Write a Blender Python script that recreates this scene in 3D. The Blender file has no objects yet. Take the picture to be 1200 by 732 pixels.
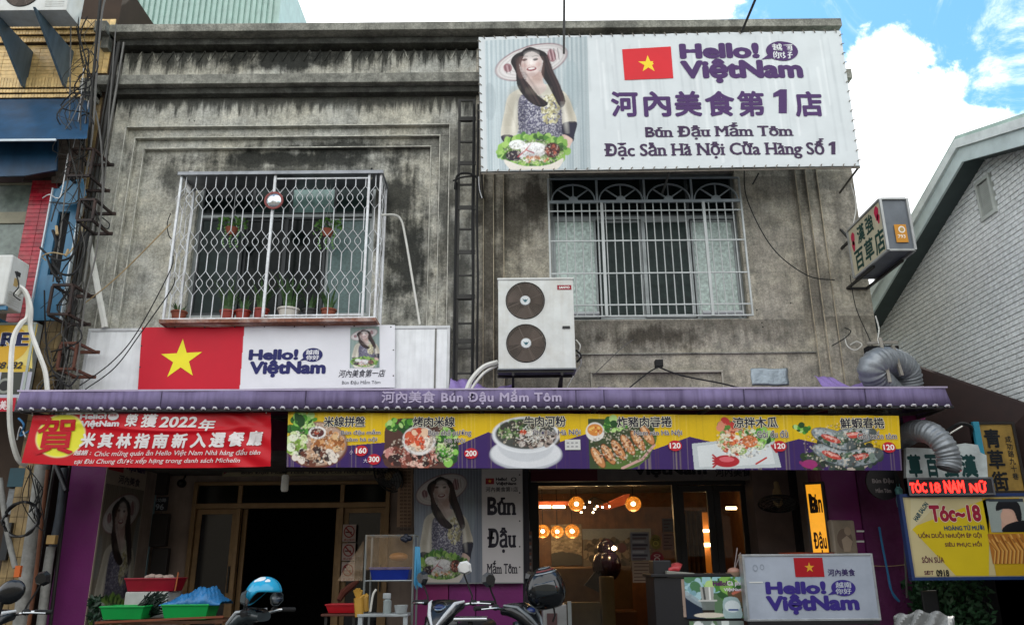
import bpy, math, random
import numpy as np
from mathutils import Vector, Matrix
random.seed(7); rng = np.random.RandomState(7)
SC = bpy.context.scene; COL = SC.collection
# ---------------------------------------------------------------- camera
EYE = Vector((0, 0, 1.35)); FPX = 927.0; PITCH = math.radians(17.6); ROLL = math.radians(0.5)
Fw = Vector((0, math.cos(PITCH), math.sin(PITCH)))
_R = Vector((1, 0, 0)); _U = Vector((0, -math.sin(PITCH), math.cos(PITCH)))
Rt = _R*math.cos(ROLL) - _U*math.sin(ROLL); Up = _R*math.sin(ROLL) + _U*math.cos(ROLL)
cam = bpy.data.cameras.new('camera'); camo = bpy.data.objects.new('camera', cam); COL.objects.link(camo)
cam.sensor_width = 36; cam.lens = 36*FPX/1200; cam.clip_end = 2000; cam.clip_start = .05
M = Matrix.Identity(4)
for i in range(3):
    M[i][0] = Rt[i]; M[i][1] = Up[i]; M[i][2] = -Fw[i]; M[i][3] = EYE[i]
camo.matrix_world = M; SC.camera = camo
# ---------------------------------------------------------------- light
SUN_EL, SUN_AZ = math.radians(58), math.radians(12)      # azimuth from +Y (behind the shop house), clockwise
W = bpy.data.worlds.new('World'); SC.world = W; W.use_nodes = True
nt = W.node_tree; nt.nodes.clear()
def wn(t, **k):
    n = nt.nodes.new(t)
    for a, b in k.items(): setattr(n, a, b)
    return n
sky = wn('ShaderNodeTexSky', sky_type='NISHITA', sun_disc=False, sun_elevation=SUN_EL, sun_rotation=SUN_AZ, air_density=1.0, dust_density=.3, ozone_density=2.5)
tc = wn('ShaderNodeTexCoord')
def wmath(op, a, b=None, c=None):
    n = wn('ShaderNodeMath', operation=op)
    for i, x in enumerate((a, b, c)):
        if x is None: continue
        if isinstance(x, (int, float)): n.inputs[i].default_value = x
        else: nt.links.new(x, n.inputs[i])
    return n.outputs[0]
def wnoise(scale, detail, rough=.5, dist=0):
    n = wn('ShaderNodeTexNoise'); n.inputs['Scale'].default_value = scale; n.inputs['Detail'].default_value = detail
    n.inputs['Roughness'].default_value = rough; n.inputs['Distortion'].default_value = dist
    nt.links.new(tc.outputs['Generated'], n.inputs['Vector']); return n.outputs['Fac']
# big cumulus banks as directions with an angular radius; the noise frays their edges
def ray(px, py): return (Fw*FPX + Rt*(px-600) + Up*(366-py)).normalized()
banks = [(ray(1040, 78), .046), (ray(1098, 108), .032), (ray(1050, 170), .075), (ray(1150, 190), .062), (ray(1210, 190), .058), (ray(1330, 240), .12), (ray(1100, 330), .15), (ray(1250, 400), .20), (ray(1005, 130), .06),
         (ray(380, -70), .40), (ray(640, -160), .27), (ray(-200, 100), .5), (ray(1500, 560), .4), (Vector((.4, -.6, .7)).normalized(), .6), (Vector((-.6, -.7, .5)).normalized(), .55),
         (Vector((.8, -.2, .35)).normalized(), .4), (Vector((-.9, .1, .3)).normalized(), .4), (Vector((0, -.95, .25)).normalized(), .5), (Vector((-.3, .5, .9)).normalized(), .3)]
fine = wnoise(22, 10, .66, .3); mid = wnoise(3.2, 6, .6)
fr = wmath('ADD', wmath('MULTIPLY', wmath('SUBTRACT', fine, .5), .075), wmath('MULTIPLY', wmath('SUBTRACT', mid, .5), .05))
best = None
for d, r in banks:
    dn = wn('ShaderNodeVectorMath', operation='DISTANCE'); nt.links.new(tc.outputs['Generated'], dn.inputs[0]); dn.inputs[1].default_value = d
    v = wmath('SUBTRACT', r, dn.outputs['Value'])
    best = v if best is None else wmath('SMOOTH_MAX', best, v, .012)
m1 = wn('ShaderNodeMapRange', interpolation_type='SMOOTHSTEP'); nt.links.new(wmath('ADD', best, fr), m1.inputs[0])
m1.inputs[1].default_value = -.004; m1.inputs[2].default_value = .012
wisp = wn('ShaderNodeMapRange', interpolation_type='SMOOTHSTEP'); nt.links.new(wnoise(6.5, 8, .68, 1.2), wisp.inputs[0])
wisp.inputs[1].default_value = .50; wisp.inputs[2].default_value = .72; wisp.inputs[4].default_value = .75
cov = wmath('MAXIMUM', m1.outputs[0], wisp.outputs[0])
skg = wn('ShaderNodeMix', data_type='RGBA', blend_type='MULTIPLY'); skg.inputs['Factor'].default_value = 1
nt.links.new(sky.outputs[0], skg.inputs['A']); skg.inputs['B'].default_value = (.66, 1.08, 1.15, 1)
mx = wn('ShaderNodeMix', data_type='RGBA'); nt.links.new(cov, mx.inputs['Factor'])
nt.links.new(skg.outputs['Result'], mx.inputs['A']); mx.inputs['B'].default_value = (10.2, 10.4, 10.6, 1)
bg = wn('ShaderNodeBackground'); bg.inputs['Strength'].default_value = .1
nt.links.new(mx.outputs['Result'], bg.inputs['Color'])
ow = wn('ShaderNodeOutputWorld'); nt.links.new(bg.outputs[0], ow.inputs[0])
sl = bpy.data.lights.new('sun', 'SUN'); sl.energy = 2.6; sl.angle = math.radians(.55); sl.color = (1, .95, .87)
so = bpy.data.objects.new('sun', sl); COL.objects.link(so)
sd = Vector((math.sin(SUN_AZ)*math.cos(SUN_EL), math.cos(SUN_AZ)*math.cos(SUN_EL), math.sin(SUN_EL)))
so.rotation_euler = sd.to_track_quat('Z', 'Y').to_euler()
SC.view_settings.view_transform = 'Standard'; SC.view_settings.look = 'None'
SC.view_settings.exposure = 0.92; SC.view_settings.gamma = 1
# ---------------------------------------------------------------- helpers
def P(px, py, Y):
    d = ray(px, py); return EYE + d*((Y-EYE.y)/d.y)
def PXp(px, py, X):
    d = ray(px, py); return EYE + d*((X-EYE.x)/d.x)
def lin(h):
    if not isinstance(h, str): return tuple(h[:3])
    h = h.lstrip('#'); o = []
    for i in (0, 2, 4):
        c = int(h[i:i+2], 16)/255; o.append(c/12.92 if c <= .04045 else ((c+.055)/1.055)**2.4)
    return tuple(o)
class Pl:                                                # a plane: origin, right vector, up vector; n points to the viewer's side
    def __init__(s, o, ux, uz=(0, 0, 1)):
        s.o = Vector(o); s.ux = Vector(ux).normalized(); s.uz = Vector(uz).normalized(); s.n = s.ux.cross(s.uz).normalized()
    def uv(s, px, py):
        d = ray(px, py); t = (s.o-EYE).dot(s.n)/d.dot(s.n); q = EYE+d*t-s.o
        return q.dot(s.ux), q.dot(s.uz)
    def w(s, u, v, d=0): return s.o + s.ux*u + s.uz*v + s.n*d
    def box(s, x0, y0, x1, y1):                          # pixel box -> (u0, v0, u1, v1), upright on the plane
        cx, cy = (x0+x1)/2, (y0+y1)/2
        a = s.uv(x0, cy)[0]; b = s.uv(x1, cy)[0]; c = s.uv(cx, y1)[1]; d = s.uv(cx, y0)[1]
        return a, c, b, d
def Fp(Y): return Pl((0, Y, 0), (1, 0, 0))               # plane parallel to the facade at depth Y (n = -Y)
class MB:
    def __init__(s): s.v = []; s.f = []; s.c = []
    def add(s, vs, fs, col=None):
        b = len(s.v); s.v += [Vector(x) for x in vs]; s.f += [tuple(b+i for i in f) for f in fs]
        if col is not None: s.c += [col]*len(vs)
        return s
    def box(s, x0, x1, y0, y1, z0, z1):
        vs = [(x, y, z) for x in (x0, x1) for y in (y0, y1) for z in (z0, z1)]
        return s.add(vs, [(0, 1, 3, 2), (4, 6, 7, 5), (0, 4, 5, 1), (2, 3, 7, 6), (0, 2, 6, 4), (1, 5, 7, 3)])
    def slab(s, pl, u0, v0, u1, v1, d0, d1):             # box on a plane between depths d0 (back) and d1 (front)
        vs = [pl.w(u, v, d) for u in (u0, u1) for v in (v0, v1) for d in (d0, d1)]
        return s.add(vs, [(0, 1, 3, 2), (4, 6, 7, 5), (0, 4, 5, 1), (2, 3, 7, 6), (0, 2, 6, 4), (1, 5, 7, 3)])
    def prism(s, pts, off):
        n = len(pts); off = Vector(off); a = [Vector(p) for p in pts]; b = [p+off for p in a]
        return s.add(a+b, [tuple(range(n)), tuple(range(2*n-1, n-1, -1))]+[(i, i+n, (i+1) % n+n, (i+1) % n) for i in range(n)])
    def frame(s, pl, u0, v0, u1, v1, t, d0, d1, tv=None):  # rectangular ring, sides butted between top and bottom
        tv = tv or t
        s.slab(pl, u0, v1-tv, u1, v1, d0, d1); s.slab(pl, u0, v0, u1, v0+tv, d0, d1)
        s.slab(pl, u0, v0+tv, u0+t, v1-tv, d0, d1); s.slab(pl, u1-t, v0+tv, u1, v1-tv, d0, d1); return s
    def tube(s, pts, r, n=6, cap=True):
        pts = [Vector(p) for p in pts]; m = len(pts); rs = r if isinstance(r, (list, tuple)) else [r]*m
        t0 = (pts[1]-pts[0]).normalized(); ref = Vector((0, 0, 1)) if abs(t0.z) < .9 else Vector((0, 1, 0))
        nx = t0.cross(ref).normalized(); vs = []; fs = []
        for i in range(m):
            t = (pts[min(i+1, m-1)]-pts[max(i-1, 0)])
            if t.length < 1e-9: t = t0
            t.normalize(); nx = (nx - t*nx.dot(t))
            nx = nx.normalized() if nx.length > 1e-6 else t.orthogonal().normalized()
            ny = t.cross(nx)
            for k in range(n):
                a = 2*math.pi*k/n; vs.append(pts[i]+(nx*math.cos(a)+ny*math.sin(a))*rs[i])
        for i in range(m-1):
            for k in range(n):
                a = i*n+k; b = i*n+(k+1) % n; fs.append((a, b, b+n, a+n))
        if cap: fs.append(tuple(range(n-1, -1, -1))); fs.append(tuple(range((m-1)*n, m*n)))
        return s.add(vs, fs)
    def bar(s, a, b, w, h=None, up=(0, 0, 1)):           # rectangular bar from a to b
        a = Vector(a); b = Vector(b); h = h or w; t = (b-a).normalized(); up = Vector(up)
        if abs(t.dot(up)) > .97: up = Vector((0, 1, 0))
        x = t.cross(up).normalized()*w/2; y = x.cross(t).normalized()*h/2
        vs = [a-x-y, a+x-y, a+x+y, a-x+y, b-x-y, b+x-y, b+x+y, b-x+y]
        return s.add(vs, [(3, 2, 1, 0), (4, 5, 6, 7), (0, 1, 5, 4), (1, 2, 6, 5), (2, 3, 7, 6), (3, 0, 4, 7)])
    def lathe(s, prof, o, ax=(0, 0, 1), n=20):
        o = Vector(o); ax = Vector(ax).normalized(); x = ax.orthogonal().normalized(); y = ax.cross(x); vs = []; fs = []
        for r, h in prof:
            for k in range(n):
                a = 2*math.pi*k/n; vs.append(o+ax*h+(x*math.cos(a)+y*math.sin(a))*max(r, 1e-4))
        for i in range(len(prof)-1):
            for k in range(n):
                a = i*n+k; b = i*n+(k+1) % n; fs.append((a, b, b+n, a+n))
        return s.add(vs, fs)
    def ell(s, c, rx, ry, rz, nu=16, nv=10, rot=None):
        c = Vector(c); vs = []; fs = []
        for j in range(nv+1):
            th = math.pi*j/nv
            for i in range(nu):
                ph = 2*math.pi*i/nu; p = Vector((rx*math.sin(th)*math.cos(ph), ry*math.sin(th)*math.sin(ph), rz*math.cos(th)))
                vs.append(c+(rot @ p if rot else p))
        for j in range(nv):
            for i in range(nu):
                a = j*nu+i; b = j*nu+(i+1) % nu; fs.append((a, a+nu, b+nu, b))
        return s.add(vs, fs)
    def grid(s, fn, nu, nv):
        vs = [fn(i/nu, j/nv) for j in range(nv+1) for i in range(nu+1)]
        return s.add(vs, [(j*(nu+1)+i, j*(nu+1)+i+1, (j+1)*(nu+1)+i+1, (j+1)*(nu+1)+i) for j in range(nv) for i in range(nu)])
WL = {}                                                  # world location of a thing's origin
def rootloc(o):
    while o.parent: o = o.parent
    return WL.get(o.name, Vector())
def tag(o, label=None, cat=None, group=None, kind=None):
    for k, v in (('label', label), ('category', cat), ('group', group), ('kind', kind)):
        if v: o[k] = v
    return o
def thing(name, label, cat, loc, group=None):
    o = bpy.data.objects.new(name, None); COL.objects.link(o); o.location = loc; o.empty_display_size = .2
    WL[o.name] = Vector(loc); return tag(o, label, cat, group)
def build(mb, name, m, parent=None, smooth=False, bevel=0, label=None, cat=None, group=None, kind=None, loc=None, solid=0):
    me = bpy.data.meshes.new(name)
    L = rootloc(parent) if parent else Vector(loc or (0, 0, 0))
    me.from_pydata([tuple(v-L) for v in mb.v], [], mb.f); me.materials.append(m)
    if mb.c:
        ca = me.color_attributes.new('Col', 'FLOAT_COLOR', 'POINT'); a = np.ones((len(mb.v), 4), 'f'); a[:, :3] = mb.c
        ca.data.foreach_set('color', a.ravel())
    if smooth:
        me.polygons.foreach_set('use_smooth', [True]*len(me.polygons))
        if smooth != 'all': me.set_sharp_from_angle(angle=math.radians(40))
    me.validate(); me.update()
    o = bpy.data.objects.new(name, me); COL.objects.link(o)
    if parent: o.parent = parent
    else: o.location = L; WL[o.name] = L
    if bevel:
        b = o.modifiers.new('b', 'BEVEL'); b.width = bevel; b.segments = 2; b.limit_method = 'ANGLE'
    if solid:
        b = o.modifiers.new('s', 'SOLIDIFY'); b.thickness = solid; b.offset = 0
    return tag(o, label, cat, group, kind)
def kids(o): return [c for c in COL.objects if c.parent == o]
def dup(o, parent=None):
    c = o.copy(); COL.objects.link(c); c.parent = parent
    for k in kids(o): dup(k, c)
    return c
# ---------------------------------------------------------------- materials
MATS = {}
def mat(name, col, rough=.6, metal=0, var=.12, vs=6, bump=.0, bs=60, streak=0, dirt=0, dcol='#1c1a16', emit=None, es=0, trans=0, alpha=1, spec=.5, rnd=0):
    if name in MATS: return MATS[name]
    m = bpy.data.materials.new(name); m.use_nodes = True; MATS[name] = m
    t = m.node_tree; b = t.nodes['Principled BSDF']; L = t.links.new
    b.inputs['Roughness'].default_value = rough; b.inputs['Metallic'].default_value = metal; b.inputs['Specular IOR Level'].default_value = spec
    g = t.nodes.new('ShaderNodeNewGeometry'); pos = g.outputs['Position']
    def mp(sc):
        q = t.nodes.new('ShaderNodeMapping'); q.inputs['Scale'].default_value = sc; L(pos, q.inputs[0]); return q.outputs[0]
    def noise(sc, det, vec, ro=.55):
        n = t.nodes.new('ShaderNodeTexNoise'); n.inputs['Scale'].default_value = sc; n.inputs['Detail'].default_value = det; n.inputs['Roughness'].default_value = ro
        L(vec, n.inputs['Vector']); return n.outputs['Fac']
    def rng_(x, a, bb, c=0, d=1):
        r = t.nodes.new('ShaderNodeMapRange'); L(x, r.inputs[0])
        for i, q in enumerate((a, bb, c, d)): r.inputs[i+1].default_value = q
        return r.outputs[0]
    def mix(f, a, bb, mode='MIX'):
        q = t.nodes.new('ShaderNodeMix'); q.data_type = 'RGBA'; q.blend_type = mode
        for s_, x in (('Factor', f), ('A', a), ('B', bb)):
            if isinstance(x, (int, float)): q.inputs[s_].default_value = x
            elif isinstance(x, tuple): q.inputs[s_].default_value = x+(1,)
            else: L(x, q.inputs[s_])
        return q.outputs['Result']
    if col == 'Col':
        a = t.nodes.new('ShaderNodeAttribute'); a.attribute_name = 'Col'; c = a.outputs['Color']
    else: c = mix(0.0, lin(col), lin(col))
    if var:
        v = rng_(noise(vs, 5, pos), .3, .7, 1-var, 1+var)
        cv = t.nodes.new('ShaderNodeCombineColor'); [L(v, cv.inputs[i]) for i in range(3)]
        c = mix(1.0, c, cv.outputs[0], 'MULTIPLY')
    if rnd:
        oi = t.nodes.new('ShaderNodeObjectInfo'); rv = rng_(oi.outputs['Random'], 0, 1, 1-rnd, 1+rnd*.6); cr = t.nodes.new('ShaderNodeCombineColor'); [L(rv, cr.inputs[i]) for i in range(3)]
        c = mix(1.0, c, cr.outputs[0], 'MULTIPLY')
    if streak:
        s1 = rng_(noise(1, 5, mp((14, 14, 1.1)), .6), .45, .75, 0, streak); c = mix(s1, c, lin(dcol))
    if dirt:
        s2 = rng_(noise(3.1, 8, pos, .68), .46, .70, 0, dirt); c = mix(s2, c, lin(dcol))
    L(c, b.inputs['Base Color'])
    if bump:
        bp = t.nodes.new('ShaderNodeBump'); bp.inputs['Strength'].default_value = bump; bp.inputs['Distance'].default_value = .01
        L(noise(bs, 4, pos), bp.inputs['Height']); L(bp.outputs[0], b.inputs['Normal'])
        L(rng_(noise(bs*.3, 3, pos), .3, .7, max(rough-.12, .02), min(rough+.12, 1)), b.inputs['Roughness'])
    if emit:
        b.inputs['Emission Color'].default_value = lin(emit)+(1,); b.inputs['Emission Strength'].default_value = es
        if emit == 'Col': pass
    if trans: b.inputs['Transmission Weight'].default_value = trans
    if alpha < 1: b.inputs['Alpha'].default_value = alpha
    return m
def pane_mat(name):
    m = bpy.data.materials.new(name); m.use_nodes = True; t = m.node_tree; t.nodes.clear(); L = t.links.new; MATS[name] = m
    o = t.nodes.new('ShaderNodeOutputMaterial'); mx_ = t.nodes.new('ShaderNodeMixShader'); tr_ = t.nodes.new('ShaderNodeBsdfTransparent'); gl = t.nodes.new('ShaderNodeBsdfGlossy'); fz = t.nodes.new('ShaderNodeFresnel')
    tr_.inputs[0].default_value = (.86, .86, .84, 1); gl.inputs['Roughness'].default_value = .01; fz.inputs[0].default_value = 1.35
    L(fz.outputs[0], mx_.inputs[0]); L(tr_.outputs[0], mx_.inputs[1]); L(gl.outputs[0], mx_.inputs[2]); L(mx_.outputs[0], o.inputs[0]); return m
def emat(name, col, es):
    return mat(name, '#202020', .5, emit=col, es=es, var=0)
def concrete(name, c1, c2, dark, ledges, blobs, base=.35, bump=.6, depthy=1):
    """weathered render: two tones, mildew patches and runs. ledges = [(z, reach, strength)] runs that start under an edge; blobs = stains (x, z, rx, rz, strength)"""
    m = bpy.data.materials.new(name); m.use_nodes = True; MATS[name] = m
    t = m.node_tree; b = t.nodes['Principled BSDF']; L = t.links.new; b.inputs['Roughness'].default_value = .9; b.inputs['Specular IOR Level'].default_value = .25
    g = t.nodes.new('ShaderNodeNewGeometry'); pos = g.outputs['Position']
    sp = t.nodes.new('ShaderNodeSeparateXYZ'); L(pos, sp.inputs[0])
    def ma(op, *a):
        n = t.nodes.new('ShaderNodeMath'); n.operation = op
        for i, x in enumerate(a):
            if isinstance(x, (int, float)): n.inputs[i].default_value = x
            else: L(x, n.inputs[i])
        return n.outputs[0]
    def noise(sc, det, ro=.6, stretch=None, off=0):
        n = t.nodes.new('ShaderNodeTexNoise'); n.inputs['Scale'].default_value = sc; n.inputs['Detail'].default_value = det; n.inputs['Roughness'].default_value = ro
        q = t.nodes.new('ShaderNodeMapping'); q.inputs['Scale'].default_value = stretch or (1, 1, 1); q.inputs['Location'].default_value = (off, off, off)
        L(pos, q.inputs[0]); L(q.outputs[0], n.inputs['Vector']); return n.outputs['Fac']
    def mr(x, a, bb, c=0., d=1., sm=False):
        r = t.nodes.new('ShaderNodeMapRange'); L(x, r.inputs[0])
        if sm: r.interpolation_type = 'SMOOTHSTEP'
        for i, q in enumerate((a, bb, c, d)): r.inputs[i+1].default_value = q
        return r.outputs[0]
    def mix(f, a, bb, mode='MIX'):
        q = t.nodes.new('ShaderNodeMix'); q.data_type = 'RGBA'; q.blend_type = mode
        for s_, x in (('Factor', f), ('A', a), ('B', bb)):
            if isinstance(x, (int, float)): q.inputs[s_].default_value = x
            elif isinstance(x, tuple): q.inputs[s_].default_value = x+(1,)
            else: L(x, q.inputs[s_])
        return q.outputs['Result']
    streak = noise(1, 7, .65, (9, 9, .9)); patch = noise(2.3, 10, .68, off=3); grain = noise(34, 6, .75); spk = noise(95, 3, .7)
    f = ma('MULTIPLY', mr(patch, .45, .72), base)
    for z, reach, st in ledges:
        h = ma('SUBTRACT', z, sp.outputs[2])
        q = ma('MULTIPLY', mr(h, 0., reach, 1., 0.), ma('GREATER_THAN', h, 0))
        f = ma('MAXIMUM', f, ma('MULTIPLY', mr(ma('ADD', q, ma('MULTIPLY', ma('SUBTRACT', streak, .5), 2.6)), .25, .8, 0, 1, True), ma('MULTIPLY', ma('MULTIPLY', ma('GREATER_THAN', q, .001), mr(q, 0, .25)), st)))
    for x, z, rx, rz, st in blobs:
        dx = ma('DIVIDE', ma('SUBTRACT', sp.outputs[0], x), rx); dz = ma('DIVIDE', ma('SUBTRACT', sp.outputs[2], z), rz)
        r2 = ma('SQRT', ma('ADD', ma('MULTIPLY', dx, dx), ma('MULTIPLY', dz, dz)))
        q = ma('ADD', ma('SUBTRACT', 1., r2), ma('MULTIPLY', ma('SUBTRACT', ma('ADD', ma('MULTIPLY', patch, .65), ma('MULTIPLY', streak, .35)), .5), 4.2))
        f = ma('MAXIMUM', f, mr(q, -.15, .75, 0, st, True))
    c = mix(mr(noise(1.4, 6, .6, off=9), .38, .62), lin(c1), lin(c2))
    c = mix(mr(noise(5.5, 9, .72, off=5), .42, .64, 0, .62), c, lin('#6c6d66'))
    c = mix(mr(noise(1, 8, .7, (16, 16, 1.6), off=7), .50, .70, 0, .42), c, lin('#4c4c47'))
    c = mix(mr(spk, .35, .75, 0, .35), c, (.02, .02, .018))
    gr = mr(grain, .3, .7, .60, 1.36); cc = t.nodes.new('ShaderNodeCombineColor'); [L(gr, cc.inputs[i]) for i in range(3)]
    c = mix(f, c, lin(dark)); c = mix(1.0, c, cc.outputs[0], 'MULTIPLY')
    L(c, b.inputs['Base Color'])
    bp = t.nodes.new('ShaderNodeBump'); bp.inputs['Strength'].default_value = bump; bp.inputs['Distance'].default_value = .012
    L(ma('ADD', grain, ma('MULTIPLY', spk, .5)), bp.inputs['Height']); L(bp.outputs[0], b.inputs['Normal'])
    return m
PRINT = mat('printed_vinyl', 'Col', .5, var=.05, vs=3, spec=.3)
PRINTG = mat('printed_glossy', 'Col', .36, var=.05, vs=3, spec=.28)
# ---------------------------------------------------------------- lettering
_tc = {}
def glyphs(s, bold=0., shear=0., res=3, spc=1., each=False):
    k = (s, bold, shear, res, spc)
    if k in _tc: return _tc[k]
    c = bpy.data.curves.new('t', 'FONT'); c.body = s; c.size = 1; c.offset = bold; c.shear = shear; c.resolution_u = res; c.fill_mode = 'FRONT'; c.space_character = spc
    o = bpy.data.objects.new('t', c); COL.objects.link(o); bpy.context.view_layer.update()
    me = bpy.data.meshes.new_from_object(o)
    n = len(me.vertices); v = np.empty(n*3); me.vertices.foreach_get('co', v); v = v.reshape(-1, 3)[:, :2]
    fs = [tuple(p.vertices) for p in me.polygons]
    bpy.data.objects.remove(o); bpy.data.curves.remove(c); bpy.data.meshes.remove(me)
    _tc[k] = (v, fs); return _tc[k]
class Print:                                             # flat print on a plane; layers lie 1 mm apart
    def __init__(s, pl, warp=None, d=.003, step=.0012): s.pl = pl; s.mb = MB(); s.warp = warp; s.d = d; s.step = step
    def _w(s, u, v, layer):
        d = s.d+layer*s.step
        if s.warp: d += s.warp(u, v)
        return s.pl.w(u, v, d)
    def text(s, t, box, col, bold=0., layer=0, shear=0., ref=None, rot=0, spc=1., vertical=False, res=3, slant=0., serif=0):
        """fit the string to a pixel box; ref = an outline box uses the same fit as its plain text"""
        u0, v0, u1, v1 = s.pl.box(*box) if not isinstance(box[0], str) else box[1:]
        if vertical:
            n = len(t); hh = (v1-v0)/n
            for i, ch in enumerate(t): s._put(ch, u0, v1-hh*(i+.95), u1, v1-hh*(i+.05), col, bold, layer, shear, 0, 1, res, 0)
            return s
        s._put(t, u0, v0, u1, v1, col, bold, layer, shear, rot, spc, res, slant, serif); return s
    def _put(s, t, u0, v0, u1, v1, col, bold, layer, shear, rot, spc, res, slant, serif=0):
        v, fs = glyphs(t, 0, shear, res, spc); lo = v.min(0); hi = v.max(0)
        b = bold; sx = (u1-u0)/max(hi[0]-lo[0]+2*b, 1e-6); sy = (v1-v0)/max(hi[1]-lo[1]+2*b, 1e-6)
        cu, cv = (u0+u1)/2, (v0+v1)/2; ca, sa = math.cos(rot), math.sin(rot); L = lin(col)
        if serif:                                        # slab ends on every flat stem end
            ed = {}
            for f in fs:
                for i in range(len(f)):
                    e = tuple(sorted((f[i], f[(i+1) % len(f)]))); ed[e] = ed.get(e, 0)+1
            q = []; qf = []
            for (i, j), n in ed.items():
                if n == 1 and abs(v[i][1]-v[j][1]) < .004 and .05 < abs(v[i][0]-v[j][0]) < .14:
                    x = (v[i][0]+v[j][0])/2; y = v[i][1]; up = -1 if y > .3 else 1
                    if min(abs(y), abs(y-hi[1])) > .25 and abs(y-.5) > .2: continue
                    k = len(q); w = serif*.11; q += [(x-w, y), (x+w, y), (x+w, y+up*.05), (x-w, y+up*.05)]; qf.append((k, k+1, k+2, k+3) if up > 0 else (k+3, k+2, k+1, k))
            if q: n0 = len(v); v = np.vstack([v, np.array(q)]); fs = fs+[tuple(n0+i for i in f) for f in qf]
        offs = [(0, 0)] if b <= 0 else [(b*math.cos(a), b*math.sin(a)) for a in (np.arange(8)*math.pi/4)]+([(b*.5*math.cos(a), b*.5*math.sin(a)) for a in (np.arange(4)*math.pi/2+.4)] if b > .035 else [])+[(0, 0)]
        for n, (ox, oy) in enumerate(offs):
            pts = []
            if serif: oy *= .45
            for x, y in v:
                a = u0+(x+ox+b-lo[0])*sx-cu; c = v0+(y+oy+b-lo[1])*sy-cv + slant*a
                pts.append(s._w(cu+a*ca-c*sa, cv+a*sa+c*ca, layer+n*.045))
            s.mb.add(pts, fs, L)
    def outlined(s, t, box, col, ocol, bold=.02, extra=.03, layer=0, **k):
        u0, v0, u1, v1 = s.pl.box(*box); v = glyphs(t, 0, k.get('shear', 0), 3, k.get('spc', 1.))[0]
        ex = extra*(u1-u0)/(np.ptp(v[:, 0])+2*bold); ey = extra*(v1-v0)/(np.ptp(v[:, 1])+2*bold)
        s.text(t, ('w', u0-ex, v0-ey, u1+ex, v1+ey), ocol, bold+extra, layer, **k)
        s.text(t, box, col, bold, layer+1, **k); return s
    def one(s, x0, y0, x1, y1, col, layer=0):
        w = x1-x0; return s.poly([(x0+w*.40, y1), (x0+w*.40, y0+(y1-y0)*.28), (x0, y0+(y1-y0)*.34), (x0, y0+(y1-y0)*.17), (x0+w*.5, y0), (x1, y0), (x1, y1)][::-1], col, layer)
    def poly(s, pts, col, layer=0, px=True):
        q = [s.pl.uv(*p) for p in pts] if px else pts
        s.mb.add([s._w(u, v, layer) for u, v in q], [tuple(range(len(q)))], lin(col)); return s
    def rect(s, x0, y0, x1, y1, col, layer=0):
        u0, v0, u1, v1 = s.pl.box(x0, y0, x1, y1); return s.poly([(u0, v0), (u1, v0), (u1, v1), (u0, v1)], col, layer, False)
    def disc(s, cx, cy, rx, ry, col, layer=0, n=28, ring=0):
        u0, v0, u1, v1 = s.pl.box(cx-rx, cy-ry, cx+rx, cy+ry); cu, cv, ru, rv = (u0+u1)/2, (v0+v1)/2, (u1-u0)/2, (v1-v0)/2
        P1 = [(cu+ru*math.cos(2*math.pi*i/n), cv+rv*math.sin(2*math.pi*i/n)) for i in range(n)]
        if not ring: return s.poly(P1, col, layer, False)
        P2 = [(cu+(u-cu)*(1-ring), cv+(v-cv)*(1-ring)) for u, v in P1]
        s.mb.add([s._w(u, v, layer) for u, v in P1+P2], [(i, (i+1) % n, n+(i+1) % n, n+i) for i in range(n)], lin(col)); return s
    def star(s, cx, cy, r, col, layer=0, rot=0):
        u0, v0, u1, v1 = s.pl.box(cx-r, cy-r, cx+r, cy+r); cu, cv, R = (u0+u1)/2, (v0+v1)/2, (u1-u0)/2
        pts = [(cu+(R if i % 2 == 0 else R*.382)*math.sin(i*math.pi/5+rot), cv+(R if i % 2 == 0 else R*.382)*math.cos(i*math.pi/5+rot)) for i in range(10)]
        c = (cu, cv)
        for i in range(10): s.poly([c, pts[(i+1) % 10], pts[i]], col, layer, False)
        return s
    def done(s, name, parent, m=None, **k): return build(s.mb, name, m or PRINT, parent, **k)
def logo(pr, x0, y0, x1, y1, col, inner='#e8e8ea', layer=0):
    """the two-line Hello! / VietNam mark with its round speech bubble, in a pixel box"""
    w = x1-x0; h = y1-y0
    pr.text('Hello!', (x0, y0+h*.04, x0+w*.645, y0+h*.43), col, .056, layer)
    pr.text('ViệtNam', (x0+w*.01, y0+h*.42, x1, y1+h*.04), col, .056, layer)
    pr.disc(x0+w*.83, y0+h*.24, w*.13, h*.245, col, layer+1)
    pr.poly([(x0+w*.66, y0+h*.46), (x0+w*.73, y0+h*.30), (x0+w*.80, y0+h*.40)], col, layer)
    pr.text('越南', (x0+w*.745, y0+h*.06, x0+w*.915, y0+h*.235), inner, .02, layer+2)
    pr.text('你好', (x0+w*.745, y0+h*.25, x0+w*.915, y0+h*.425), inner, .02, layer+2)
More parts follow.
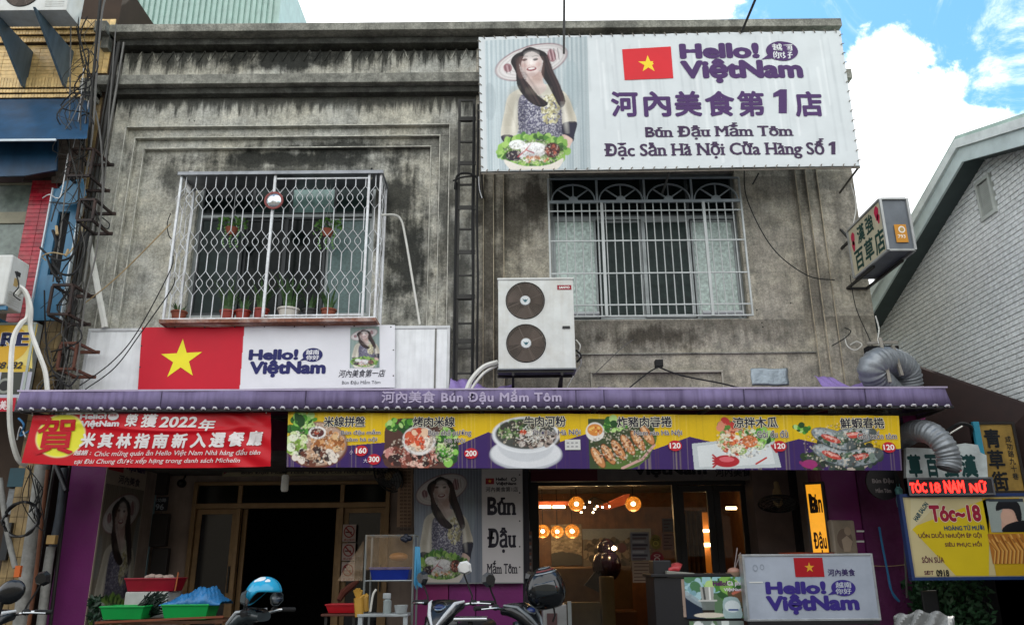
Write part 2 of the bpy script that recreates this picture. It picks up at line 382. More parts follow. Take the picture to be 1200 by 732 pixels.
# ---------------------------------------------------------------- painted prints (numpy, turned into point colours)
def smooth_poly(p, k=6):
    p = np.array(p, float); n = len(p); o = []
    for i in range(n):
        a, b, c, d = p[(i-1) % n], p[i], p[(i+1) % n], p[(i+2) % n]
        for j in range(k):
            t = j/k; o.append(.5*((2*b)+(c-a)*t+(2*a-5*b+4*c-d)*t*t+(3*b-a-3*c+d)*t**3))
    return np.array(o)
class Canvas:
    def __init__(s, w, h, W_, H_, col): s.w, s.h = w, h; s.W, s.H = W_, H_; s.a = np.ones((H_, W_, 3))*np.array(lin(col)); s.r = np.random.RandomState(5)
    def _bb(s, x0, y0, x1, y1):
        i0 = max(int(x0/s.w*s.W)-2, 0); i1 = min(int(x1/s.w*s.W)+3, s.W); j0 = max(int(y0/s.h*s.H)-2, 0); j1 = min(int(y1/s.h*s.H)+3, s.H)
        if i1 <= i0 or j1 <= j0: return None
        X, Y = np.meshgrid((np.arange(i0, i1)+.5)*s.w/s.W, (np.arange(j0, j1)+.5)*s.h/s.H); return i0, i1, j0, j1, X, Y
    def _mix(s, bb, m, col, al):
        i0, i1, j0, j1 = bb[:4]; m = (m*al)[..., None]; c = np.array(lin(col)); s.a[j0:j1, i0:i1] = s.a[j0:j1, i0:i1]*(1-m)+c*m
    def poly(s, pts, col, al=1., sm=True):
        p = smooth_poly(pts) if sm else np.array(pts, float); bb = s._bb(p[:, 0].min(), p[:, 1].min(), p[:, 0].max(), p[:, 1].max())
        if bb is None: return s
        X, Y = bb[4:]; m = np.zeros(X.shape, bool); n = len(p)
        for i in range(n):
            x0, y0 = p[i]; x1, y1 = p[(i+1) % n]
            if y0 == y1: continue
            c = ((y0 > Y) != (y1 > Y)) & (X < (x1-x0)*(Y-y0)/(y1-y0)+x0); m ^= c
        s._mix(bb, m.astype(float), col, al); return s
    def ell(s, cx, cy, rx, ry, col, al=1., rot=0., ring=0, soft=.08):
        R = max(rx, ry); bb = s._bb(cx-R, cy-R, cx+R, cy+R)
        if bb is None: return s
        X, Y = bb[4:]; ca, sa = math.cos(rot), math.sin(rot); x = ((X-cx)*ca+(Y-cy)*sa)/rx; y = (-(X-cx)*sa+(Y-cy)*ca)/ry
        d = np.sqrt(x*x+y*y); m = np.clip((1-d)/soft+.5, 0, 1)
        if ring: m = m*np.clip((d-(1-ring))/soft+.5, 0, 1)
        s._mix(bb, m, col, al); return s
    def line(s, pts, w, col, al=1.):
        for (x0, y0), (x1, y1) in zip(pts[:-1], pts[1:]):
            bb = s._bb(min(x0, x1)-w, min(y0, y1)-w, max(x0, x1)+w, max(y0, y1)+w)
            if bb is None: continue
            X, Y = bb[4:]; dx, dy = x1-x0, y1-y0; t = np.clip(((X-x0)*dx+(Y-y0)*dy)/(dx*dx+dy*dy+1e-9), 0, 1)
            d = np.hypot(X-x0-t*dx, Y-y0-t*dy); s._mix(bb, np.clip((w/2-d)/(s.w/s.W)+.5, 0, 1), col, al)
        return s
    def spots(s, cx, cy, rx, ry, n, size, cols, al=1., asp=1.):
        for _ in range(n):
            a = s.r.rand()*6.283; q = math.sqrt(s.r.rand()); k = size*(.6+.8*s.r.rand())
            s.ell(cx+rx*q*math.cos(a), cy+ry*q*math.sin(a), k, k*asp*(.6+.6*s.r.rand()), cols[s.r.randint(len(cols))], al, s.r.rand()*3.14)
        return s
    def grit(s, cx, cy, rx, ry, n, k=1.1, al=.4):
        s.spots(cx, cy, rx, ry, n, k, ['#120c08', '#2a1a12', '#fff4e0', '#f0e0c8', '#5a3a22'], al); return s
    def noise(s, amt): s.a *= 1+amt*(s.r.rand(s.H, s.W, 1)-.5); return s
def lerp(a, b, t): return a+(b-a)*t
def print_sheet(cv, pl, u0, v0, u1, v1, name, parent, d=.002, warp=None, m=None, edge=None):
    """a sheet carrying the canvas; edge(s, t) may bend the outline: returns (u, v)"""
    H, W_ = cv.a.shape[:2]; s_, t_ = np.meshgrid((np.arange(W_))/(W_-1), (np.arange(H))/(H-1))
    uu = lerp(u0, u1, s_); vv = lerp(v1, v0, t_)
    if edge: uu, vv = edge(s_, t_, uu, vv)
    dd = np.full(uu.shape, float(d))
    if warp: dd = dd + warp(uu, vv)
    o, ux, uz, n = (np.array(x) for x in (pl.o, pl.ux, pl.uz, pl.n)); L = np.array(rootloc(parent))
    co = o+uu[..., None]*ux+vv[..., None]*uz+dd[..., None]*n-L
    idx = np.arange(H*W_).reshape(H, W_); q = np.stack([idx[1:, :-1], idx[1:, 1:], idx[:-1, 1:], idx[:-1, :-1]], -1).reshape(-1, 4)
    me = bpy.data.meshes.new(name); me.vertices.add(H*W_); me.vertices.foreach_set('co', co.ravel().astype('f'))
    me.loops.add(q.size); me.polygons.add(len(q)); me.loops.foreach_set('vertex_index', q.ravel().astype('i'))
    me.polygons.foreach_set('loop_start', np.arange(0, q.size, 4, dtype='i')); me.polygons.foreach_set('loop_total', np.full(len(q), 4, 'i')); me.update(calc_edges=True)
    ca = me.color_attributes.new('Col', 'FLOAT_COLOR', 'POINT'); a = np.ones((H*W_, 4), 'f'); a[:, :3] = cv.a.reshape(-1, 3); ca.data.foreach_set('color', a.ravel())
    me.polygons.foreach_set('use_smooth', [True]*len(q)); me.materials.append(m or PRINT)
    ob = bpy.data.objects.new(name, me); COL.objects.link(ob); ob.parent = parent; return ob
def lady(dark=1., W_=250, H_=310, crop=(75, 95, 570, 715), bgc=('#b9c6c9', '#8ea0a8', '#d5dcdc')):
    """a printed portrait: woman in a conical hat holding a round tray of food, curtain behind"""
    x0, y0, x1, y1 = crop; cv = Canvas(x1-x0, y1-y0, W_, H_, bgc[0]); T = lambda p: [(a-x0, b-y0) for a, b in p]
    for i in range(46):
        x = (i/46)*(x1-x0); cv.line([(x, 0), (x+(i % 3-1)*9, y1-y0)], 4+7*cv.r.rand(), bgc[1 if i % 2 else 2], .25+.35*cv.r.rand())
    cv.ell(390-x0+100, 330-y0, 40, 120, '#9db3b9', .35); cv.ell(20, 300, 30, 90, '#7f8f96', .3)
    # hat
    cv.ell(298-x0, 212-y0, 178, 80, '#7c2a3a', 1, -.26); cv.ell(298-x0, 212-y0, 173, 75, '#e2dedb', 1, -.26)
    for k in range(7): cv.ell(299-x0, 211-y0, 165-k*13, 69-k*6.5, '#bcb2b0' if k % 2 == 0 else '#d9d3d1', 1, -.26, ring=.06)
    cv.ell(184-x0, 236-y0, 20, 22, '#8c3a4a', .8, -.6); cv.ell(396-x0, 184-y0, 20, 32, '#8c3a4a', .8, -.2)
    for k in range(6): cv.line([(380-x0+k*9, 150-y0), (392-x0+k*8, 205-y0)], 3, '#3d2430' if k % 2 else '#e6c9cc', .8)
    for k in range(4): cv.line([(160-x0+k*10, 225-y0), (170-x0+k*9, 262-y0)], 3, '#3d2430' if k % 2 else '#e6c9cc', .7)
    # torso and sleeves
    cv.poly(T([(270, 325), (235, 340), (185, 372), (165, 440), (145, 560), (200, 585), (240, 500), (250, 420)]), '#d9d2c0')
    cv.poly(T([(375, 325), (430, 345), (468, 380), (492, 440), (507, 505), (440, 545), (420, 470), (395, 400)]), '#ddd4bf')
    cv.poly(T([(260, 335), (300, 322), (350, 318), (400, 340), (430, 400), (420, 440), (250, 430)]), '#dcd6c4')
    cv.poly(T([(238, 380), (275, 372), (330, 420), (390, 395), (432, 420), (438, 490), (430, 600), (380, 650), (255, 600), (228, 460)]), '#77748c')
    for _ in range(int(1500*W_/250)):
        a, b = 228+cv.r.rand()*212, 378+cv.r.rand()*230
        if a < 240+(b > 420)*0 and b < 400: continue
        cv.ell(a-x0, b-y0, 3.2, 2.6, ('#2b2a44', '#d6d3da', '#c9c6cf', '#3c3a58')[cv.r.randint(4)], .8)
    cv.spots(385-x0, 440-y0, 44, 75, 170, 6, ['#e3dcae', '#cfc58c', '#f0ead0', '#a99f6e'])
    cv.poly(T([(145, 562), (172, 552), (205, 562), (200, 592), (160, 588)]), '#26243a'); cv.poly(T([(440, 512), (470, 500), (510, 505), (497, 560), (486, 592), (440, 556)]), '#26243a')
    cv.poly(T([(438, 560), (485, 580), (478, 605), (452, 650), (430, 620)]), '#e3bfae')
    # neck, face
    cv.poly(T([(280, 270), (345, 262), (352, 310), (368, 340), (330, 372), (285, 345), (272, 325)]), '#e6cfc6'); cv.poly(T([(300, 275), (345, 262), (345, 300), (310, 300)]), '#caa79c', .5)
    cv.poly(T([(200, 212), (215, 178), (262, 156), (325, 150), (368, 170), (386, 210), (402, 262), (428, 318), (455, 392), (450, 425), (428, 428), (398, 372), (372, 320), (345, 268), (352, 200), (300, 160), (256, 178), (240, 225), (256, 282), (285, 320), (325, 372), (372, 412), (345, 430), (300, 414), (262, 380), (228, 325), (222, 262)]), '#1c1519')
    cv.poly(T([(250, 190), (272, 164), (308, 152), (338, 172), (348, 215), (338, 248), (318, 274), (298, 282), (276, 270), (254, 245), (244, 215)]), '#efdcd5')
    cv.poly(T([(240, 182), (262, 150), (300, 140), (345, 165), (352, 205), (334, 178), (305, 162), (270, 172), (252, 205), (244, 232)]), '#1c1519')
    for ex in (266, 318): cv.ell(ex-x0, 200-y0, 13, 6, '#3a2a2c', 1, -.15); cv.ell(ex-x0, 201-y0, 6, 4.5, '#0e0a0c'); cv.line([(ex-16-x0, 187-y0), (ex-x0, 182-y0), (ex+15-x0, 184-y0)], 4, '#4c3634', .8)
    cv.line([(292-x0, 205-y0), (288-x0, 226-y0), (298-x0, 229-y0)], 3, '#c9a196', .8)
    cv.ell(298-x0, 246-y0, 24, 10, '#8e2437', 1, -.1); cv.ell(298-x0, 244-y0, 17, 4.5, '#f3ece8', 1, -.1)
    cv.ell(262-x0, 228-y0, 14, 10, '#e8b9ae', .45); cv.ell(330-x0, 224-y0, 12, 10, '#e8b9ae', .45)
    for k in range(14): cv.line([(225+k*3-x0, 260-y0), (255+k*5-x0, 330-y0), (290+k*5-x0, 405-y0)], 1.6, '#4a3236', .35)
    for k in range(10): cv.line([(362+k*3-x0, 220-y0), (390+k*4-x0, 320-y0), (420+k*3-x0, 410-y0)], 1.6, '#4a3236', .35)
    G = lambda x, y, rx, ry, c, al, rot=0.: cv.ell(x-x0, y-y0, rx, ry, c, al, rot, soft=1.1)
    G(256, 235, 22, 50, '#a5786c', .45); G(340, 235, 16, 48, '#a5786c', .40); G(300, 180, 34, 18, '#fff6f0', .5); G(296, 215, 10, 22, '#fff8f2', .6); G(300, 272, 30, 12, '#9a6a60', .5); G(320, 300, 34, 22, '#a8806f', .5); G(300, 234, 26, 8, '#c08f84', .35)
    G(200, 420, 26, 90, '#9c937f', .55, .2); G(175, 520, 18, 60, '#a29a86', .5); G(475, 440, 16, 60, '#978d78', .55, -.2); G(452, 480, 12, 70, '#fbf6e8', .4, -.15); G(215, 470, 10, 70, '#f7f2e2', .4, .15); G(330, 350, 60, 18, '#8f8674', .35)
    G(245, 480, 22, 110, '#2a2740', .5); G(425, 500, 20, 100, '#2a2740', .45); G(340, 560, 70, 40, '#23203a', .3); G(300, 175, 60, 20, '#000000', .35)
    for k in range(26): a_ = cv.r.rand(); cv.line([(212+a_*60-x0, 190-y0), (222+a_*50-x0, 262-y0), (252+a_*70-x0, 340-y0), (300+a_*62-x0, 418-y0)], 1.3, '#6b4a48' if k % 3 else '#0a0608', .28)
    for k in range(26): a_ = cv.r.rand(); cv.line([(345+a_*38-x0, 185-y0), (365+a_*40-x0, 262-y0), (392+a_*45-x0, 330-y0), (425+a_*28-x0, 420-y0)], 1.3, '#6b4a48' if k % 3 else '#0a0608', .28)
    for k in range(9): cv.line([(172+k*6-x0, 400-y0+k*9), (190+k*4-x0, 430-y0+k*14)], 2, '#b0a690', .4); cv.line([(450+k*4-x0, 380-y0+k*14), (474+k*2-x0, 396-y0+k*13)], 2, '#b0a690', .4)
    # tray of food
    cv.ell(300-x0, 650-y0, 150, 62, '#d9cdb8'); cv.ell(300-x0, 640-y0, 152, 58, '#6b8f3a')
    for k in range(90):
        a = k/90*6.283; q = .82+.3*cv.r.rand(); cv.ell(300-x0+150*q*math.cos(a), 628-y0+66*q*math.sin(a), 14+10*cv.r.rand(), 9+6*cv.r.rand(), ('#7fb53c', '#4f8a2a', '#a6cf5e', '#33601f', '#8fc048')[cv.r.randint(5)], .95, cv.r.rand()*3)
    cv.ell(222-x0, 600-y0, 40, 22, '#eef0ea'); cv.ell(210-x0, 650-y0, 44, 24, '#2c2333'); cv.ell(300-x0, 625-y0, 62, 34, '#f2f0ee'); cv.ell(272-x0, 652-y0, 40, 26, '#e9e9ea')
    cv.ell(388-x0, 628-y0, 38, 34, '#5b2824'); cv.spots(388-x0, 630-y0, 30, 24, 26, 6, ['#8b3a2c', '#2c1c1c', '#c05a3c'])
    cv.line([(225-x0, 655-y0), (262-x0, 625-y0), (300-x0, 640-y0)], 6, '#c23a4a'); cv.line([(262-x0, 625-y0), (285-x0, 600-y0)], 5, '#c23a4a'); cv.spots(300-x0, 668-y0, 70, 14, 30, 7, ['#d9884a', '#f0e3d0', '#7a9f3a'])
    cv.grit(300-x0, 635-y0, 145, 55, 700, 3.0, .30); G(300, 606, 60, 10, '#ffffff', .4); G(300, 648, 60, 12, '#8f8a8c', .4)
    cv.poly(T([(160, 668), (230, 692), (300, 700), (380, 690), (440, 665), (425, 700), (380, 722), (220, 722), (175, 700)]), '#e6ddcf')
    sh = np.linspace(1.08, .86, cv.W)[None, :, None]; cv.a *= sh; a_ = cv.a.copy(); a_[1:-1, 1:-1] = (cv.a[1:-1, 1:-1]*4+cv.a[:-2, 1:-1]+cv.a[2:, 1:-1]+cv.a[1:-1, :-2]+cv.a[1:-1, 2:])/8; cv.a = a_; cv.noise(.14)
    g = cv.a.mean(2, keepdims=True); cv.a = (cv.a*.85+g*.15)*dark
    return cv
# ================================================================ SETTING
asphalt = mat('asphalt', '#4a4a4a', .9, var=.25, vs=3, bump=.5, bs=120); paver = mat('arcade_floor_tile', '#7a7570', .6, var=.2, vs=4, bump=.2)
build(MB().add([(-400, -400, -.006), (400, -400, -.006), (400, 400, -.006), (-400, 400, -.006)], [(0, 1, 2, 3)]), 'ground', mat('ground_far', '#6b6a64', .95), kind='structure')
build(MB().add([(-60, -5, 0), (60, -5, 0), (60, 7.9, 0), (-60, 7.9, 0)], [(0, 1, 2, 3)]), 'road', asphalt, kind='structure')
build(MB().box(-14, 14, 8.3, 11.9, 0, .14), 'pavement', paver, kind='structure')
build(MB().box(-14, 14, 7.9, 8.297, 0, .135), 'gutter_kerb', mat('kerb_concrete', '#77746c', .9, bump=.4), kind='structure')
build(MB().box(-60, 60, -2.6, -2.2, -.003, 5.0), 'sky_blocker_wall', mat('sky_blocker_render', '#7b7468', .9, var=.2), label='unseen plain wall added behind the viewer to block low sky light', cat='wall')  # unseen wall, added and sized to keep low sky light out of the arcade
YW = 10.0
wall = Fp(YW)
def pz(px, py, Y=YW): return P(px, py, Y).z
def pxx(px, py, Y=YW): return P(px, py, Y).x
blL = []                                                 # stains of the left bay, given where they sit on the wall
def stain(px, py, rx, ry, st, Y=YW):
    p = P(px, py, Y); k = p.y*1.0/927*1.13; return (p.x, p.z, rx*k, ry*k, st)
LB = [stain(335, 176, 168, 13, .95), stain(320, 190, 170, 14, .8), stain(475, 290, 42, 110, .93), stain(470, 220, 45, 60, .9), stain(335, 180, 190, 16, .92), stain(400, 168, 120, 12, .9), stain(330, 68, 205, 24, .95), stain(300, 60, 150, 14, .9), stain(540, 350, 22, 110, .75),
      stain(525, 260, 22, 130, .8), stain(548, 160, 10, 60, .6), stain(150, 110, 26, 60, .25), stain(195, 200, 26, 30, .75), stain(360, 118, 200, 13, .85), stain(118, 140, 10, 70, .8), stain(520, 170, 60, 30, .6)]
RB = [stain(600, 265, 34, 70, .78), stain(630, 230, 22, 50, .85), stain(765, 392, 110, 20, .85), stain(680, 400, 20, 40, .6), stain(955, 330, 16, 90, .5), stain(575, 300, 18, 140, .8), stain(575, 420, 20, 40, .7), stain(985, 260, 12, 60, .3), stain(905, 220, 40, 20, .35), stain(780, 440, 70, 12, .4)]
ztop = pz(300, 48, 9.8)
CL = concrete('stained_grey_render', '#d3d2c8', '#d9d4c2', '#1e201d', [(pz(330, 48, 9.85), .6, .9), (pz(330, 107, 9.85), .4, .85)], LB, .42)
CR = concrete('stained_brown_render', '#bab3a5', '#c6beaa', '#332d25', [(pz(780, 372), .4, .45), (pz(780, 203), .5, .35)], RB, .5)
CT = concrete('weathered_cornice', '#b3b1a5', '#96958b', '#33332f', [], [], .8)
CD = concrete('shade_dark_concrete', '#4c4b45', '#3b3a36', '#121211', [], [], .7)  # dark tone paints in the shadow bands under coping and cornice
XL, XR, XM = pxx(108, 300), pxx(1013, 300), pxx(557, 280)
ZT = pz(560, 25, 9.7); ZB = 2.75                          # top of parapet, top of the arcade opening
house = thing('shop_house', 'old stained grey concrete two storey shop house with window bays and cornices', 'building', (0, 10, 0))
# window openings
lw = (pxx(222, 280, 10.1), pz(330, 368, 10.1), pxx(436, 280, 10.1), pz(330, 197, 10.1))
rw = (pxx(646, 280), pz(760, 371), pxx(872, 285), pz(760, 196))
def wall_with_hole(x0, x1, z0, z1, hole, y0, y1):
    m = MB(); hx0, hz0, hx1, hz1 = hole
    m.box(x0, hx0, y0, y1, z0, z1); m.box(hx1, x1, y0, y1, z0, z1); m.box(hx0, hx1, y0, y1, z0, hz0); m.box(hx0, hx1, y0, y1, hz1, z1); return m
# left bay: recessed panel, then stepped mouldings in front of it
o1 = (pxx(131, 260), ZB, pxx(524, 300), pz(330, 148)); o2 = (pxx(143, 260, 10.05), ZB, pxx(512, 300, 10.05), pz(330, 160, 10.05)); o3 = (pxx(155, 260, 10.1), ZB, pxx(501, 300, 10.1), pz(330, 172, 10.1))
build(wall_with_hole(o3[0]-.02, o3[2]+.02, ZB, o3[3]+.02, lw, 10.21, 10.45), 'wall_panel', CL, house)
def ring3(bs, nm, m_):
    for b_ in bs: build(MB().box(*b_), nm, m_, house, bevel=.006)
ring3([(o2[0], o3[0], 10.14, 10.43, ZB, o3[3]), (o3[2], o2[2], 10.14, 10.43, ZB, o3[3]), (o2[0], o2[2], 10.14, 10.43, o3[3], o2[3])], 'moulding', CL)
ring3([(o1[0], o2[0], 10.07, 10.42, ZB, o2[3]), (o2[2], o1[2], 10.07, 10.42, ZB, o2[3]), (o1[0], o1[2], 10.07, 10.42, o2[3], o1[3])], 'moulding', CL)
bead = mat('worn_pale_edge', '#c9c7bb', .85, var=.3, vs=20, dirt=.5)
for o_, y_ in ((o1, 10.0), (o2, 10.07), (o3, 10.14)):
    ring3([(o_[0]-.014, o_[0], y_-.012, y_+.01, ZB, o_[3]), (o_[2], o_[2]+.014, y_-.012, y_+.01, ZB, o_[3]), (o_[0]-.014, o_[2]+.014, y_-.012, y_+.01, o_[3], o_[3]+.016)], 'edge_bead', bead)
build(MB().box(XL, o1[0], 10.0, 10.36, ZB, o1[3]).box(o1[2], XM, 10.0, 10.36, ZB, o1[3]).box(XL, XM, 10.0, 10.36, o1[3], ZT-.28), 'wall', CL, house)
# corner pier on the left edge, a thin set-back strip against the tiled neighbour
build(MB().box(XL-.17, XL-.003, 10.12, 10.4, ZB, ZT-.35), 'pier', CL, house)
# right bay
r1 = (pxx(567, 300), pz(760, 480), pxx(969, 300), pz(760, 120)); r2 = (pxx(579, 300, 10.04), 0, pxx(955, 300, 10.04), 0); r3 = (pxx(591, 300, 10.08), 0, pxx(943, 300, 10.08), 0)
zt = pz(760, 150)
build(wall_with_hole(r3[0]-.0, r3[2]+.0, ZB, zt, rw, 10.12, 10.36), 'wall_panel', CR, house)
ring3([(r2[0], r3[0], 10.06, 10.35, ZB, zt), (r3[2], r2[2], 10.06, 10.35, ZB, zt)], 'moulding', CR)
ring3([(r1[0], r2[0], 10.012, 10.34, ZB, zt), (r2[2], r1[2], 10.012, 10.34, ZB, zt)], 'moulding', CR)
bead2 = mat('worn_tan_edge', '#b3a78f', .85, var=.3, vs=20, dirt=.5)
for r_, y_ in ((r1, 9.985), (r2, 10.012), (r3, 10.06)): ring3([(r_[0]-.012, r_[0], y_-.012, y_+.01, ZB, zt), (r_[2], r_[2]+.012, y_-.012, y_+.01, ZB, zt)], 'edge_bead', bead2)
build(MB().box(XM+.002, r1[0], 9.985, 10.33, ZB, zt).box(r1[2], XR, 9.985, 10.33, ZB, zt).box(XM+.002, XR, 9.985, 10.33, zt, ZT-.28), 'wall', CR, house)
# side wall, roof and the floor slab over the arcade
for b_ in ((XR-.18, XR-.003, 10.331, 16, ZB, ZT-.3), (XL-.15, XL, 10.41, 16, ZB, ZT-.3)): build(MB().box(*b_), 'side_wall', CR, house)
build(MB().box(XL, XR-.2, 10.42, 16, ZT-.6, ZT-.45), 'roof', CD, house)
build(MB().box(XL, XR-.19, 10.0, 16, ZB-.14, ZB-.002), 'floor_slab', mat('arcade_ceiling', '#5a5550', .9, dirt=.6), house)
# cornices
za, zb_ = pz(560, 25, 9.72), pz(560, 38, 9.72)
build(MB().box(XL-.12, XR+.05, 9.70, 10.5, ZT-.13, ZT), 'parapet_coping', CT, house, bevel=.008)
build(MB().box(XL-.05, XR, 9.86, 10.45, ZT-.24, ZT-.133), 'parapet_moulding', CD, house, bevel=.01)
zc = pz(350, 86, 9.78); zc2 = pz(350, 97, 9.78)
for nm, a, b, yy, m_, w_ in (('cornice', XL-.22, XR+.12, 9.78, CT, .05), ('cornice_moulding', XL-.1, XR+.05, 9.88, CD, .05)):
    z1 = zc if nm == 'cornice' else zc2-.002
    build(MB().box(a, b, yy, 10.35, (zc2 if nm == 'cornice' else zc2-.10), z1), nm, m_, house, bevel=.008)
# little concrete returns stepping out at the left corner
e = MB(); a = P(110, 40, 9.7); e.box(XL-.36, XL-.19, 9.72, 10.3, pz(130, 36, 9.72), pz(130, 24, 9.72)); e.box(XL-.30, XL-.19, 9.85, 10.3, pz(130, 56, 9.85), pz(130, 36, 9.85)-.002)
e.box(XL-.42, XL-.23, 9.72, 10.3, pz(130, 107, 9.72), pz(130, 91, 9.72)); e.box(XL-.37, XL-.23, 9.85, 10.3, pz(130, 118, 9.85), pz(130, 107, 9.85)-.002); build(e, 'cornice_return', CT, house, bevel=.006)
# zigzag relief hanging under the coping
zz = MB(); x = XL+.1; zt_ = ZT-.24; n = 0
while x < XR-.15:
    w_ = .155; zz.bar((x, 9.996, zt_-.02), (x+w_/2, 9.996, zt_-.20), .012, .022, (0, 1, 0)); zz.bar((x+w_/2, 9.994, zt_-.20), (x+w_, 9.994, zt_-.02), .012, .022, (0, 1, 0)); x += w_
build(zz, 'zigzag_relief', CL, house)
# ledges on the right bay
zl = pz(760, 411, 10.0); lg = MB().box(r3[0]+.002, r3[2]-.002, 10.09, 10.119, zl-.018, zl)
build(lg, 'ledge', CT, house)
s = wall.box(693, 432, 850, 458); build(MB().box(s[0], s[2], 10.07, 10.119, s[3]-.03, s[3]).box(s[2]-.02, s[2], 10.075, 10.118, s[1], s[3]-.031).box(s[0], s[0]+.02, 10.075, 10.118, s[1], s[3]-.031), 'sign_recess', mat('pale_trim', '#a7a294', .8, dirt=.5), house)
s = wall.box(883, 429, 927, 449); mbp = MB().grid(lambda u, v: Vector((lerp(s[0], s[2], u)+.004*math.sin(v*9), 10.112-.004*math.sin(u*17+v*9)*math.sin(v*13), lerp(s[1], s[3], v)+.006*math.sin(u*7))), 14, 8)
build(mbp, 'wall_patch', mat('aluminium_tape', '#929da4', .38, .55, bump=.5, bs=30), house, smooth=True, solid=.004)
# anchors and holes
hm = MB()
for q in [(890, 360), (896, 375), (897, 380), (926, 440), (870, 352), (930, 352), (152, 132), (222, 141), (228, 142)]:
    p = P(*q, 10.0); hm.lathe([(.0001, 0), (.009, 0), (.009, .02)], (p.x, 9.997 if q[0] < 560 else 10.113, p.z), (0, 1, 0), 8)
build(hm, 'anchor_hole', mat('black_rubber', '#101010', .8), house)
# ---- left window: recess with dark sashes, curtains
glassd = mat('dark_window_glass', '#0d1413', .12, var=0, spec=.12); curt = mat('sea_green_curtain', '#1d2a2a', .9, var=.25, vs=9); alu = mat('grey_aluminium', '#8a8f8e', .4, .6, dirt=.3); darkroom = mat('unlit_room', '#0a0b0e', .9)
def sash(parent, x0, x1, z0, z1, y, fm, gm, t=.035, nm='window_sash'):
    f = build(MB().frame(Fp(y), x0, z0, x1, z1, t, -.02, .02), nm, fm, parent, bevel=.003)
    build(MB().box(x0+t, x1-t, y-.003, y+.003, z0+t, z1-t), 'pane', gm, f); return f
x0, z0, x1, z1 = lw
build(MB().box(x0-.02, x1+.02, 10.9, 10.92, z0-.02, z1+.02).box(x0-.04, x0-.003, 10.451, 10.9, z0, z1).box(x1+.003, x1+.04, 10.451, 10.9, z0, z1).box(x0, x1, 10.451, 10.9, z1+.003, z1+.03).box(x0, x1, 10.451, 10.9, z0-.03, z0-.003), 'room', darkroom, house)
cg = mat('pale_green_window_glass', '#64807a', .2, var=.3, vs=8, spec=.6); lg_ = mat('dim_green_glass', '#1f2b29', .2, var=.35, vs=6, spec=.15)
zm = z0+(z1-z0)*.69
build(MB().frame(Fp(10.3), x0, z0, x1, z1, .05, -.04, .02).box(x0+.05, x1-.05, 10.29, 10.33, zm, zm+.045), 'window_frame', alu, house)
ww = (x1-x0-.1)
for i, (a, b, g_) in enumerate(((0, .26, lg_), (.26, .50, glassd), (.50, .74, glassd), (.74, 1., mat('teal_patterned_glass', '#47615e', .3, var=.3, vs=30)))):
    sash(house, x0+.05+ww*a, x0+.05+ww*b, z0+.05, zm-.003, 10.30+(i % 2)*.05, alu if i in (3,) else mat('dark_bronze_frame', '#23282a', .5), g_)
for i, (a, b, g_) in enumerate(((0, .30, glassd), (.30, .52, lg_), (.52, .78, cg), (.78, 1., lg_))):
    sash(house, x0+.05+ww*a, x0+.05+ww*b, zm+.048, z1-.052, 10.30, mat('dark_bronze_frame', '#23282a'), g_, .02)
# ---- right window: four sashes, pale green panels at the sides, roller, dark transom
x0, z0, x1, z1 = rw; zm = pz(760, 249); ww = x1-x0
build(MB().box(x0-.02, x1+.02, 10.9, 10.92, z0-.02, z1+.02).box(x0-.04, x0-.003, 10.37, 10.9, z0, z1).box(x1+.003, x1+.04, 10.37, 10.9, z0, z1).box(x0, x1, 10.37, 10.9, z1+.003, z1+.03).box(x0, x1, 10.37, 10.9, z0-.03, z0-.003), 'room', darkroom, house)
build(MB().frame(Fp(10.24), x0, z0, x1, z1, .04, -.04, .02).box(x0+.04, x1-.04, 10.225, 10.27, zm, zm+.05), 'window_frame', alu, house)
pat = mat('frosted_green_glass', '#b4c4bc', .35, var=.4, vs=22, dirt=.2); dgc = mat('dark_green_curtained_glass', '#26322f', .3, var=.35, vs=14, spec=.15)
for i, (a, b, g_) in enumerate(((.0, .235, pat), (.245, .49, dgc), (.485, .75, dgc), (.76, 1., pat))):
    sash(house, x0+.04+(ww-.08)*a, x0+.04+(ww-.08)*b, z0+.05, zm-.003, 10.23+(i % 2)*.05, alu, g_, .03 if i != 2 else .05)
for a, b in ((0, .25), (.25, .5), (.5, .75), (.75, 1)): sash(house, x0+.04+(ww-.08)*a, x0+.04+(ww-.08)*b, zm+.053, z1-.043, 10.24, mat('dark_bronze_frame', '#23282a'), glassd, .02)
fold = MB()
for i in range(40):
    u = i/40; X0 = x0+.1+(ww-.2)*u; fold.lathe([(.02, 0), (.02, zm-z0-.1)], (X0, 10.42+.02*(i % 2), z0+.05), (0, 0, 1), 6)
build(fold, 'curtain', curt, house, smooth=True)
for a, b in ((.02, .24), (.77, .98)): build(MB().lathe([(.0001, 0), (.03, 0), (.03, (b-a)*ww), (.0001, (b-a)*ww)], (x0+ww*a, 10.16, z0+.10), (1, 0, 0), 10), 'roller_tube', mat('white_roller', '#b8bcbc', .4), house, smooth=True)
